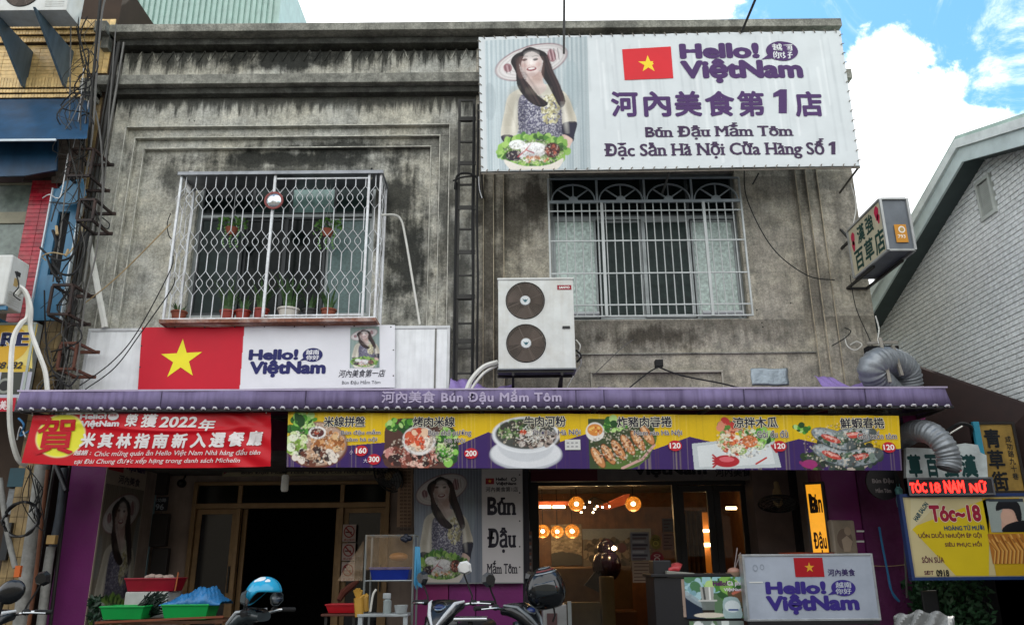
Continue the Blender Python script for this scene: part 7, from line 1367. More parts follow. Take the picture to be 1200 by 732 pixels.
cv.poly([(0, 22), (18, 34), (22, 49), (0, 49)], '#14243a'); cv.poly([(0, 16), (20, 30), (22, 38), (0, 24)], '#9aa8b0', .8); cv.poly([(18, 12), (34, 12), (33, 27), (19, 27)], '#a9aaa5', 1, False); cv.line([(22, 13), (23, 27)], 2.4, '#4a4d4c'); cv.line([(29, 13), (29, 27)], 2, '#e6e8e4'); cv.line([(16, 28), (36, 28)], 2, '#c9cac6'); cv.poly([(18, 29), (34, 29), (33, 44), (20, 44)], '#6f7674', .9, False); cv.poly([(19, 39), (33, 39), (33, 44), (20, 44)], '#20140e', 1, False); cv.ell(27, 45, 18, 3, '#d9d0c0'); cv.poly([(46, 25), (60, 25), (64, 36), (63, 49), (45, 49), (43, 36)], '#a9c3c6', .85); cv.ell(54, 35, 9, 7, '#d9e3e6', .9); cv.line([(56, 20), (68, 15)], 3, '#c9705a'); cv.line([(50, 39), (60, 39)], 2, '#35508a'); cv.noise(.15)
print_sheet(cv, cpl, a[0], a[1], a[2], a[3]-.004, 'photo_panel', ct, .006); pr = Print(cpl, None, .008); pr.text('Hello!', (835, 680, 852, 686), '#5b2a5a', .05); pr.text('Cà phê', (852, 680, 870, 687), '#e3dce6', .03); pr.text('ViệtNam', (848, 688, 870, 693), '#e3dce6', .03); pr.done('lettering', ct)
a2 = cpl.box(808, 727, 872, 745); cv = Canvas(64, 18, 100, 30, '#7f8a86'); cv.spots(30, 9, 34, 9, 40, 4, ['#a9b5ae', '#5f7a5a', '#d9dfdc']); cv.poly([(12, 0), (30, 14), (8, 18), (0, 8)], '#e0e3e3'); print_sheet(cv, cpl, a2[0], a2[1]-.2, a2[2], a2[3], 'lower_photo_panel', ct, .006)
spl_ = Pl(P(803, 700, CY-.01), (math.cos(math.radians(38)), -math.sin(math.radians(38)), 0)); spl_ = Pl(P(803, 700, CY-.0), (.80, -.60, 0)); a = spl_.box(766, 678, 803, 722); build(MB().slab(spl_, a[0], a[1], a[2], a[3], -.02, 0), 'name_board', mat('cream_board', '#a08a7c', .6), ct)
pr = Print(spl_, None, .003); pr.text('Hello!', (771, 686, 785, 699), '#1b1518', .04); pr.disc(789, 694, 3.2, 7, '#1b1518', 0, ring=.35); pr.text('ViệtNam', (772, 701, 790, 715), '#1b1518', .04); pr.text('河內美食', (791, 707, 801, 716), '#1b1518', .02); pr.text('天', (791, 682, 796, 690), '#4a3a38', .02); pr.done('lettering', ct)
p = P(776, 667, 9.1); build(MB().box(P(764, 667, 9.1).x, P(785, 667, 9.1).x, 9.0, 9.3, P(776, 677, 9.1).z, P(776, 656, 9.1).z), 'black_box', black, loc=p, label='black box standing on the drinks cart beside the white tray', cat='box', bevel=.01)
p = P(797, 672, 8.95); t = thing('food_tray', 'pale tray with a red and pink wrapped item on the drinks cart', 'tray', p); build(MB().prism([P(782, 676, 8.9), P(812, 676, 8.9), P(815, 671, 8.9), P(781, 668, 8.9)], (0, .2, 0)), 'tray', mat('grey_tray', '#7f8078', .5), t, bevel=.01); build(MB().grid(lambda u, v: P(784+12*u+3*v, 669-6*v-2*math.sin(u*3), 8.98+.1*v), 6, 4), 'packet', mat('red_pink_wrap', '#b5323a', .4, dirt=.5, dcol='#e6b0a8'), t, smooth=True, solid=.05)
p = P(860, 670, 8.95); t = thing('ice_cup', 'dessert bowl with drinking straws at the right end of the drinks cart', 'cup', p); build(MB().lathe([(.0001, -.06), (.05, -.055), (.09, .0), (.085, .0), (.0001, -.03)], p, n=18), 'bowl', mat('cream_glass', '#b59a84', .3), t, smooth=True); build(MB().ell(p+Vector((0, 0, .01)), .07, .07, .04, 12, 8), 'ice', mat('pinkish_ice', '#b58a7a', .5), t, smooth=True); build(MB().tube([p, p+Vector((.06, 0, .25))], .006, 5).tube([p, p+Vector((.09, 0, .2))], .006, 5), 'straw', mat('clear_plastic', '#9a9090', .3), t)
# ================================================================ SIGNS AT THE RIGHT
HY = 9.05; hp_ = Fp(HY)
t = thing('shop_sign', 'white cut-out sign board with dark green characters behind the lower silver duct', 'sign', P(1110, 545, HY)); build(MB().prism([P(x, y, HY) for x, y in ((1062, 562), (1158, 562), (1156, 533), (1149, 530), (1146, 521), (1131, 519), (1118, 521), (1112, 526), (1062, 524))][::-1], (0, .06, 0)), 'board', mat('aged_white_board', '#ccd5d3', .5, dirt=.4), t)
pr = Print(hp_, None, .003)
for ch, a, b_ in (('草', 1064, 1080), ('百', 1085, 1099), ('強', 1104, 1122), ('漢', 1125, 1145)): pr.text(ch, (a, 532, b_, 559), '#12403f', .05)
pr.done('lettering', t)
t = thing('led_sign', 'red lit LED sign reading TÓC 18 NAM NỮ', 'sign', P(1114, 570, HY-.1)); lp4 = Fp(HY-.1); a = lp4.box(1064, 559, 1165, 580); build(MB().slab(lp4, *a, -.08, -.002), 'case', mat('led_case', '#2a2a2e', .5), t); build(MB().frame(lp4, *a, .02, -.082, .006), 'frame', mat('grey_led_frame', '#6f7276', .4, .4), t)
ledm = emat('red_led', '#ff1a14', 5); pr = Print(lp4, None, .003)
for s_, x0, x1 in (('TÓC', 1066, 1086), ('18', 1090, 1102), ('NAM', 1106, 1130), ('NỮ', 1136, 1156)): pr.text(s_, (x0, 562.5 if s_ != '18' else 565, x1, 577), '#ff1010', .04)
pr.done('lettering', t, ledm)
t = thing('hair_salon_sign', 'yellow and cream hair salon sign with blue frame reading Tóc~18', 'sign', P(1135, 640, HY-.05)); hp2 = Fp(HY-.05); a = hp2.box(1063, 580, 1204, 677); build(MB().slab(hp2, a[0], a[1], a[2]+.1, a[3], -.06, -.003), 'panel', mat('cream_panel', '#b9ac85', .5), t); build(MB().frame(hp2, a[0]-.02, a[1]-.02, a[2]+.12, a[3]+.02, .035, -.07, .01), 'frame', mat('blue_frame', '#1c3566', .4), t, bevel=.003)
pr = Print(hp2, None, 0, .001); pr.rect(1067, 584, 1159, 674, '#c9bb8c'); pr.poly([(1067, 618), (1159, 583), (1159, 674), (1120, 674)], '#d6bc1e', 1); pr.poly([(1067, 584), (1105, 584), (1067, 622)], '#cfc59c', 2); pr.rect(1159, 583, 1203, 674, '#c7a21e', 1)
pr.text('HAIR SALON', (1066, 596, 1092, 602), '#1f4a55', .05, 3, rot=.85); pr.outlined('Tóc~18', (1089, 591, 1149, 611), '#9c1a3a', '#e6dcc8', .05, .03, 3); pr.text('HOÀNG TỬ MƯỜI', (1106, 614, 1153, 621), '#2a4a6a', .04, 4); pr.text('UỐN DUỖI NHUỘM ÉP GỘI', (1076, 622, 1150, 631), '#5a1f3a', .02, 4); pr.text('SIÊU PHỤC HỒI', (1107, 633, 1150, 641), '#5a1f3a', .02, 4); pr.text('SÔN SỬA', (1080, 650, 1106, 659), '#5a1f3a', .02, 4); pr.text('SĐT', (1083, 668, 1094, 673), '#5a1f3a', .02, 4); pr.text('0918', (1097, 667, 1112, 675), '#1a1a1a', .04, 4); pr.done('lettering', t)
a = hp2.box(1158, 584, 1202, 623); cv = Canvas(44, 39, 88, 78, '#9aa5a0'); cv.poly([(14, 26), (18, 12), (26, 8), (34, 14), (36, 34), (30, 39), (14, 39)], '#c99f8c'); cv.ell(22, 22, 8, 9, '#d0a893'); cv.poly([(10, 14), (14, 4), (26, 0), (38, 6), (38, 24), (33, 26), (30, 14), (20, 12)], '#17171c'); cv.poly([(20, 30), (42, 26), (44, 39), (14, 39)], '#15151a'); cv.poly([(0, 0), (44, 0), (44, 4), (0, 3)], '#39424a'); cv.noise(.1); print_sheet(cv, hp2, a[0], a[1], a[2], a[3], 'photo_print', t, .006)
a = hp2.box(1160, 625, 1202, 660); cv = Canvas(42, 35, 84, 70, '#b0702c'); 
for k in range(30): x = k*1.5; cv.line([(x, 6+6*math.sin(k)), (x+6, 20), (x+2, 35)], 1.6, ('#e0b060', '#7a4418', '#c98a3a')[k % 3], .8)
print_sheet(cv, hp2, a[0], a[1], a[2], a[3], 'photo_print', t, .006)
t = thing('vertical_sign', 'dark gold upright sign board reading 青草街 at the right edge', 'sign', P(1172, 535, 9.14)); vp2 = Fp(9.14); a = vp2.box(1146, 494, 1196, 578); build(MB().slab(vp2, *a, -.06, -.003), 'board', mat('dark_gold_board', '#a5853f', .45, .3, var=.3, vs=4, dirt=.4), t); build(MB().frame(vp2, *a, .03, -.065, .012), 'frame', mat('dark_wood_frame', '#1f1812', .5), t)
pr = Print(vp2, None, .004); pr.text('青草街', (1158, 501, 1177, 576), '#14181c', .03, 0, vertical=True); pr.text('成功路九十巷', (1182, 510, 1189, 562), '#1f2226', .01, 0, vertical=True); pr.done('lettering', t)
cable('cable', [(1090, 520, 9.2), (1112, 503, 9.1), (1126, 496, 9.05), (1138, 500, 9.1), (1140, 512, 9.2)], .02, blk, label='thick black cable arching above the white cut-out sign', cat='cable'); cable('cable', [(1092, 525, 9.2), (1110, 510, 9.05), (1128, 499, 9.0)], .008, whp, label='thin pale wire arching above the white cut-out sign', cat='cable')
build(MB().box(P(1133, 520, 9.3).x, P(1140, 520, 9.3).x, 9.1, 9.14, P(1136, 550, 9.3).z, P(1136, 497, 9.3).z), 'teal_post', mat('teal_paint', '#2a8aa3', .5), loc=P(1136, 540, 9.3), label='narrow teal post beside the dark gold upright sign', cat='post'); build(MB().box(P(1184, 600, 9.5).x, P(1215, 600, 9.5).x, 9.9, 9.95, P(1190, 640, 9.5).z, P(1190, 565, 9.5).z), 'yellow_sign', mat('bright_yellow_sign', '#c9a81f', .5), loc=P(1190, 600, 9.9), label='yellow and teal sign at the right edge behind the salon sign', cat='sign')
# dark ground floor of the gable house side and a hedge
build(MB().box(GX+.0-.0, GX+.3, 8.0, 13, -.0, PXp(1160, 560, GX).z), 'ground_floor_wall', mat('dark_shutter', '#1a1b1f', .7), gh)
build(MB().box(P(1062, 640, 10.6).x, GX-.01, 10.6, 10.7, 0, 3.2), 'dark_back_wall', dark, gh)
hd = MB(); c0 = P(1100, 700, 9.7)
for k in range(2600): c = Vector((random.uniform(P(1066, 700, 9.7).x, P(1150, 700, 9.7).x), 9.7+random.uniform(-.25, .3), random.uniform(.15, P(1090, 676, 9.7).z+random.uniform(-.1, .06)))); d = Vector((random.gauss(0, 1), random.gauss(0, 1), random.gauss(0, 1))).normalized()*.05; s_ = d.cross(Vector((random.gauss(0, 1), 1, .3))).normalized()*.02; hd.add([c-d, c+s_, c+d, c-s_], [(0, 1, 2, 3)])
hg = thing('potted_shrub', 'dense dark green shrub below the hair salon sign', 'shrub', (c0.x, 9.7, 0)); build(hd, 'leaves', mat('dark_shrub_leaf', '#244a2c', .5, var=.5, vs=12), hg, kind='stuff')
for k in range(6): x = c0.x-.35+k*.16; build(MB().tube([(x, 9.75, 0), (x+.03, 9.72, .4), (x-.02, 9.7, .8)], [.015, .012, .006], 5), 'stem', mat('shrub_stem', '#3a2c20', .9), hg)
p = P(1075, 727, 8.9); build(MB().grid(lambda u, v: P(1048+70*u, 722-6*math.sin(u*3.1)-2*math.sin(u*19)+20*v, 8.9+.25*v*0+.05*math.sin(u*23+v*4)), 30, 6), 'plastic_sack', mat('crumpled_white_plastic', '#a5a8a8', .4, bump=.8, bs=20), loc=p, label='crumpled whitish plastic cover at the bottom beside the purple pillar', cat='cover', smooth=True, solid=.02)
t = thing('stool_back', 'black rounded chair back in front of the dark shrub', 'chair', P(1092, 700, 9.3)); build(MB().slab(Fp(9.3), *Fp(9.3).box(1082, 691, 1102, 732), -.03, 0), 'backrest', mat('black_plastic', '#121418', .35), t, bevel=.03); 
for x in (1084, 1100): build(MB().tube([P(x, 731, 9.3), Vector((P(x, 731, 9.3).x, 9.3, .0))], .015, 6), 'leg', steel, t)
build(MB().box(P(1084, 720, 9.3).x, P(1100, 720, 9.3).x, 9.0, 9.28, .5, .53), 'seat', MATS['black_plastic'], t, bevel=.01)
# ================================================================ TABLES, BASINS AND RACKS IN THE ARCADE
wood = mat('worn_brown_table', '#5b3a26', .6, var=.3, vs=9); green = mat('green_plastic', '#12a04a', .35, var=.08); redp = mat('dark_red_plastic', '#8c1428', .35); bluep = mat('blue_plastic', '#16308f', .35); tarp = mat('blue_tarpaulin', '#2a6fa5', .45, var=.25, vs=9, bump=.6, bs=22)
def basin(name, label, px0, px1, py0, py1, Y, m_, dpt=.28, group=None):
    a, b_ = P(px0, py0, Y), P(px1, py0, Y); z0 = P((px0+px1)/2, py1, Y).z; z1 = P((px0+px1)/2, py0, Y).z; x0, x1 = a.x, b_.x; t = thing(name, label, 'basin', ((x0+x1)/2, Y, z0), group); m = MB(); k = .03
    o_ = [(x0, Y, z1), (x1, Y, z1), (x1, Y+dpt, z1), (x0, Y+dpt, z1)]; i_ = [(x0+k, Y+k, z0), (x1-k, Y+k, z0), (x1-k, Y+dpt-k, z0), (x0+k, Y+dpt-k, z0)]
    m.add(o_+i_, [(0, 4, 5, 1), (1, 5, 6, 2), (2, 6, 7, 3), (3, 7, 4, 0), (4, 7, 6, 5)]); build(m, 'tub', m_, t, solid=.008)
    build(MB().frame(Pl((0, 0, z1), (1, 0, 0), (0, 1, 0)), x0-.012, Y-.012, x1+.012, Y+dpt+.012, .024, -.004, .012), 'rim', m_, t, bevel=.004); return t
TY = 8.75; tz = P(190, 727, TY).z; tx0, tx1 = P(112, 727, TY).x, P(262, 727, TY).x
tb = thing('table', 'low brown plank table at lower left carrying the green basins', 'table', ((tx0+tx1)/2, TY, 0)); 
for k in range(5): build(MB().box(tx0, tx1, TY-.02+k*.12, TY+.095+k*.12, tz-.03, tz-random.random()*.003), 'plank', wood, tb, bevel=.004)
for x in (tx0+.05, tx1-.09):
    for y in (TY, TY+.5): build(MB().box(x, x+.04, y, y+.04, .14, tz-.031), 'leg', wood, tb)
build(MB().bar(P(112, 729, TY-.05), P(262, 722, TY-.05), .02), 'edge_strip', mat('orange_brown_edge', '#7a3f26', .6), tb)
basin('basin', 'left bright green plastic basin at the foot of the tall poster', 118, 168, 711, 725, TY+.02, green, .30, 'green basins on the low table'); basin('basin', 'right bright green plastic basin under the blue tarpaulin', 190, 244, 709, 725, TY+.0, green, .34, 'green basins on the low table')
basin('basin', 'dark red plastic basin with pale food on top of the white box', 147, 206, 678, 692, 9.15, redp, .3)
p = P(172, 700, 9.15); build(MB().box(P(146, 700, 9.15).x, P(196, 700, 9.15).x, 9.15, 9.5, tz+.001, P(170, 693, 9.15).z), 'styrofoam_box', mat('white_styrofoam', '#b0b3ae', .8), loc=p, label='white foam box under the dark red basin', cat='box', bevel=.01)
mb = MB()
for k in range(7): c = P(174+k*4.2, 677-random.random()*2, 9.25+random.random()*.1); mb.ell(c, .05, .04, .03, 8, 6)
build(mb, 'dough_pieces', mat('pale_dough', '#a8958a', .7), smooth=True, loc=P(185, 677, 9.25), label='pale food pieces heaped in the dark red basin', cat='food', kind='stuff')
mb = MB()
for k in range(120): a = P(150+random.random()*30, 712+random.random()*10, 9.0+random.random()*.1); b_ = P(168+random.random()*30, 692+random.random()*28, 8.95); mb.bar(a, b_, .007, .012)
build(mb, 'leaf_bundle', mat('dark_long_leaves', '#12241c', .5, var=.4), loc=P(175, 710, 9), label='bundle of long dark green leaves between the two green basins', cat='leaves', kind='stuff')
mb = MB()
for k in range(160): c = P(104+random.random()*14, 700+random.random()*26, 8.9+random.random()*.2); d = Vector((random.gauss(0, 1), random.gauss(0, 1), random.gauss(0, 1))).normalized()*.05; s_ = Vector((random.gauss(0, 1), .3, random.gauss(0, 1))).normalized()*.02; mb.add([c-d, c+s_, c+d, c-s_], [(0, 1, 2, 3)])
build(mb, 'small_plant', mat('very_dark_leaf', '#15301d', .5), loc=P(110, 715, 9), label='small dark leafy plant left of the first green basin', cat='plant', kind='stuff')
x0_, x1_ = P(191, 705, TY+.1).x, P(262, 700, TY+.1).x; zb2 = P(215, 709, TY).z
def tarp_pt(u, v):
    h = (.02+.16*math.sin(min(u*1.25, 1)*1.57))*(math.sin(v*math.pi)**.5 if 0 < v < 1 else 0); return Vector((lerp(x0_, x1_, u), TY+.0+.42*v, zb2-.015*(1-abs(2*v-1))+h*(1+.10*math.sin(u*19+v*9)+.09*math.sin(u*47-v*17)+.06*math.sin(u*83+v*31))*(1-max(0, u-.75)*3)))
build(MB().grid(tarp_pt, 80, 34), 'tarpaulin', tarp, smooth='all', loc=P(222, 700, TY), label='crumpled blue tarpaulin heaped over the right green basin', cat='tarpaulin', solid=.004)
p = P(208, 682, 9.1); build(MB().tube([P(205, 692, 9.1), P(209, 670, 9.1)], .008, 5), 'stick', mat('orange_stick', '#a5592a', .5), loc=p, label='thin stick standing beside the red basin', cat='stick')
# red tray on a side table
t = thing('side_table', 'small dark table with a red tray right of the black doorway', 'table', P(398, 719, 9.6)); a, b_ = P(376, 719, 9.6), P(419, 719, 9.6); build(MB().box(a.x, b_.x, 9.6, 9.95, a.z-.025, a.z), 'top', mat('reddish_table_top', '#5a2f24', .5), t, bevel=.004)
for x in (a.x+.04, b_.x-.06): build(MB().box(x, x+.03, 9.62, 9.65, .14, a.z-.026), 'leg', steel, t)
basin('tray', 'red plastic tray on the small table right of the black doorway', 382, 418, 708.5, 717.5, 9.62, mat('bright_red_plastic', '#b5101f', .35), .25)
c = P(397, 703, 9.9); build(MB().tube([c, P(402, 694, 9.95), P(412, 686, 9.98), P(420, 680, 10.0)], [.03, .045, .04, .02], 7), 'rag', mat('orange_rag', '#5f2f22', .9), loc=c, label='rolled reddish rag leaning behind the red tray', cat='rag', smooth=True)
# metal rack with plastic sheet, blue basin, gloves
KY = 9.25; rk = thing('metal_rack', 'thin metal rack wrapped in clear plastic with a blue basin on its shelf', 'rack', P(455, 700, KY)); chrome = mat('dull_chrome', '#8f9596', .35, .7); kx0, kx1 = P(427.5, 670, KY).x, P(484, 670, KY).x; kz1 = P(455, 626, KY).z
for x in (kx0, kx1):
    for y in (KY, KY+.4): build(MB().tube([(x, y, .14), (x, y, kz1)], .013, 7), 'post', chrome, rk, smooth=True)
for py, nm in ((627, 'top_rail'), (680, 'shelf')):
    z = P(455, py, KY).z; m = MB()
    for y in (KY, KY+.4): m.tube([(kx0, y, z), (kx1, y, z)], .009, 6)
    for x in (kx0, kx1): m.tube([(x, KY, z), (x, KY+.4, z)], .009, 6)
    if nm == 'shelf':
        for k in range(12): x = lerp(kx0, kx1, (k+.5)/12); m.tube([(x, KY, z), (x, KY+.4, z)], .004, 4)
    build(m, nm, chrome, rk, smooth=True)
film = mat('yellowed_plastic_film', '#b59a7a', .25, var=.2, vs=12, alpha=.28, bump=.8, bs=18)
build(MB().grid(lambda u, v: Vector((lerp(kx0, kx1, u), KY-.012+.01*math.sin(u*23+v*5), lerp(P(455, 667, KY).z, kz1, v))), 24, 10), 'plastic_sheet', film, rk, smooth=True)
build(MB().grid(lambda u, v: Vector((kx0-.02-.30*(1-v)*u, KY-.01+.1*u+.01*math.sin(v*19), lerp(P(420, 680, KY).z, kz1-.02, v))), 10, 14), 'plastic_flap', film, rk, smooth=True)
basin('basin', 'blue plastic basin on the shelf of the metal rack', 433.5, 480, 665.5, 679, KY+.04, bluep, .3)
c = P(467, 652, KY+.2); build(MB().ell(c, .11, .08, .05, 12, 8), 'food_packet', mat('amber_packet', '#b5783a', .4, bump=.6), smooth=True, loc=c, label='amber plastic packet behind the film of the metal rack', cat='packet')
wt = thing('white_table', 'white plastic table under the metal rack at the bottom edge', 'table', P(450, 720, 8.95)); a, b_ = P(418.5, 719, 8.95), P(478, 719, 8.95); wp3 = mat('grimy_white_plastic', '#9fa6a8', .4, dirt=.3); build(MB().box(a.x, b_.x, 8.95, 9.2, a.z-.03, a.z), 'top', wp3, wt, bevel=.006)
for x in (a.x+.01, b_.x-.05): build(MB().box(x, x+.045, 8.96, 9.0, .14, a.z-.031), 'leg', wp3, wt)
p = P(454, 706, 9.02); t = thing('soap_bottle', 'clear pump bottle standing on the white plastic table', 'bottle', p); build(MB().lathe([(.0001, -.12), (.045, -.12), (.045, .02), (.025, .04), (.0001, .04)], p, n=14), 'bottle', mat('cloudy_plastic', '#9aa5a5', .25, alpha=.7), t, smooth=True); build(MB().box(p.x-.05, p.x+.035, p.y-.02, p.y+.02, p.z+.041, p.z+.10), 'pump', wp3, t, bevel=.01)
cable('hook', [(441, 690, 9.0), (437, 697, 9.0), (434, 716, 9.0)], .012, whp, label='white curved handle leaning on the white plastic table', cat='handle')
p = P(470, 712, 9.0); build(MB().lathe([(.0001, -.05), (.06, -.05), (.075, .03), (.07, .03), (.055, -.04), (.0001, -.04)], p, n=16), 'cup', wp3, loc=p, label='white plastic cup with coloured brushes on the white table', cat='cup', smooth=True)
glove = mat('yellow_rubber', '#b58a35', .45); c = P(420.5, 702, 9.0); g = MB().tube([P(421, 722, 9.0), P(420, 700, 9.0)], [.045, .05], 8)
for k, (dx, dy) in enumerate(((-5, -9), (-2, -11), (1, -11), (4, -9), (7, -3))): g.tube([P(420, 702, 9.0), P(420+dx, 700+dy, 8.98)], [.022, .014], 6)
build(g, 'rubber_glove', glove, loc=c, label='yellow rubber glove hanging left of the white plastic table', cat='glove', smooth=True)
p = P(430, 704, 9.1); build(MB().tube([P(428, 716, 9.1), P(427, 700, 9.1), P(431, 696, 9.1)], [.04, .045, .02], 8), 'rubber_glove', glove, loc=p, label='second yellow glove on the rack post right of the first', cat='glove', smooth=True)
mb = MB()
for k in range(9): x = 486+random.random()*7; mb.add([P(x, 640, 9.15), P(x+1.5, 640, 9.15), P(x+2+random.gauss(0, 2), 668+random.random()*24, 9.12), P(x-1+random.gauss(0, 2), 668+random.random()*20, 9.16)], [(0, 1, 2, 3)])
build(mb, 'plastic_strips', mat('light_blue_strip', '#3f8fb8', .5), loc=P(489, 640, 9.15), label='bunch of light blue plastic strips hanging beside the centre poster', cat='strips', kind='stuff')
mb = MB(); [mb.ell(P(476+random.gauss(0, 3), 632+random.gauss(0, 2), 9.15), .035, .03, .03, 7, 5) for _ in range(8)]; build(mb, 'dark_bag', mat('dark_blue_bag', '#10182b', .5), loc=P(476, 632, 9.15), label='small dark bag tied at the top right of the metal rack', cat='bag', smooth=True)
# cabinet below the black helmet
t = thing('grey_cabinet', 'pale grey metal stand beneath the black helmet at the restaurant window', 'cabinet', P(650, 720, 9.0)); a, b_ = P(636, 708, 9.0), P(664, 708, 9.0); build(MB().box(a.x, b_.x, 9.0, 9.4, .14, P(650, 708, 9.0).z), 'body', mat('pale_grey_metal', '#7f8080', .45, .2, dirt=.3), t, bevel=.01); build(MB().slab(Fp(9.0), *Fp(9.0).box(641, 718, 653, 740), .0, .01), 'brown_panel', mat('maroon_panel', '#3f2526', .6), t)
build(MB().box(b_.x+.01, b_.x+.05, 9.0, 9.04, .14, P(667, 704, 9).z), 'upright', chrome, t)
# ================================================================ LOWER LEFT CORNER: PIPES, HOSE, DARK NEIGHBOUR SHOP
greyp = mat('mottled_grey_pipe', '#8f8f8a', .6, var=.25, vs=9, dirt=.6, dcol='#4a4844'); rustp = mat('rust_brown_pipe', '#6b3f26', .8, dirt=.5)
for pts, r, m_, lb_ in (([(50, 545, 9.6), (43, 600, 9.6), (34, 660, 9.6), (24, 735, 9.6)], .085, greyp, 'thick mottled grey drain pipe at the lower left corner'), ([(56, 550, 9.5), (48, 620, 9.5), (40, 690, 9.5), (33, 735, 9.5)], .022, rustp, 'rust brown pipe right of the thick grey drain pipe'), ([(76, 548, 9.6), (70, 600, 9.6), (62, 640, 9.6)], .045, mat('dark_blue_grey_pipe', '#3d444c', .6, dirt=.3), 'dark grey pipe beside the left purple pillar, upper part'), ([(60, 640, 9.6), (56, 665, 9.6), (52, 700, 9.6), (47, 740, 9.6)], .05, greyp, 'wrapped pale pipe beside the left purple pillar, lower part'), ([(82, 545, 9.7), (70, 640, 9.7), (58, 740, 9.7)], .02, steel, 'thin dark conduit touching the left purple pillar'), ([(0, 560, 9.2), (8, 620, 9.2), (18, 665, 9.2)], .03, greyp, 'slanting grey rod at the left edge above the fluorescent tube'), ([(66, 545, 9.4), (72, 560, 9.35), (78, 575, 9.3)], .03, black, 'short black bracket arm beside the left purple pillar')):
    cable('pipe', pts, r, m_, label=lb_, cat='pipe', n=10)
p = P(62, 632, 9.5); build(MB().box(p.x-.05, p.x+.05, 9.45, 9.52, p.z-.05, p.z+.05), 'switch_box', mat('tan_switch_box', '#a5854f', .6), loc=p, label='small tan switch box beside the left purple pillar', cat='switch box', bevel=.006)
c = P(26, 608, 9.2); tor = []
for k in range(60): a = k/60*6.283*2.6; tor.append(c+Vector((.19*math.cos(a)*(1+.04*math.sin(k)), .02*math.sin(k*1.7)-k*.0006, .19*math.sin(a))))
build(MB().tube(tor, .014, 6), 'hose_coil', mat('black_hose', '#121214', .35), loc=c, label='black coiled hose hanging on the pipes at the lower left', cat='hose', smooth=True)
for i in range(4): cable('wire', [(30+i*3, 545, 9.3), (50-i*8, 575+i*4, 9.25), (34+i*6, 600+i*7, 9.3), (50-i*3, 570-i*3, 9.3)], .006, blk, label=('outermost', 'second', 'third', 'innermost')[i]+' thin black wire looping in front of the thick grey drain pipe', cat='wire')
fl = emat('cool_tube', '#cfe0ea', 5)
for (x, y, y2, lab) in ((-30, 529, 529, 'upper fluorescent tube glowing at the left edge under the red banner'), (-30, 661, 661, 'middle fluorescent tube glowing at the left edge above the scooter mirror'), (-30, 680, 680, 'lower fluorescent tube glowing at the left edge behind the scooter mirror')):
    x2 = 24 if y == 529 else 17 if y == 661 else 8; p0, p1 = P(x, y, 10.4), P(x2, y2, 10.4); build(MB().tube([p0, p1], .022, 8), 'fluorescent_tube', fl, loc=p1, label=lab, cat='tube lamp')
build(MB().slab(Fp(10.0), *Fp(10.0).box(8, 572, 28, 602), -.1, 0), 'poster_sheet', mat('grey_poster', '#7f8384', .7, var=.35, vs=18), loc=P(18, 590, 10), label='torn grey sheet on the dark wall above the hose coil', cat='sheet'); build(MB().slab(Fp(9.95), *Fp(9.95).box(10, 548, 28, 570), -.1, 0), 'teal_box', mat('dark_teal_box', '#1f4a55', .5, dirt=.3), loc=P(18, 560, 9.95), label='dark teal box on the wall under the end of the red banner', cat='box')
build(MB().slab(Fp(9.9), *Fp(9.9).box(2, 612, 10, 656), -.05, 0), 'dark_box', mat('charcoal_box', '#25282b', .5), loc=P(6, 630, 9.9), label='charcoal box left of the slanting grey rod', cat='box'); p = P(20, 669, 9.1); build(MB().box(p.x-.03, p.x+.03, 9.1, 9.14, p.z-.06, p.z+.06), 'orange_reflector', mat('orange_reflector', '#c9642a', .4), loc=p, label='small orange reflector beside the middle fluorescent tube', cat='reflector')
cable('wire', [(22, 490, 9.2), (28, 498, 9.1), (24, 510, 9.15), (34, 505, 9.1)], .012, rp_, label='blue wire knot at the left end of the red banner', cat='wire'); cable('wire', [(20, 515, 9.2), (24, 500, 9.15), (30, 512, 9.1)], .008, MATS['white_wire'], label='white wire at the left end of the red banner', cat='wire')
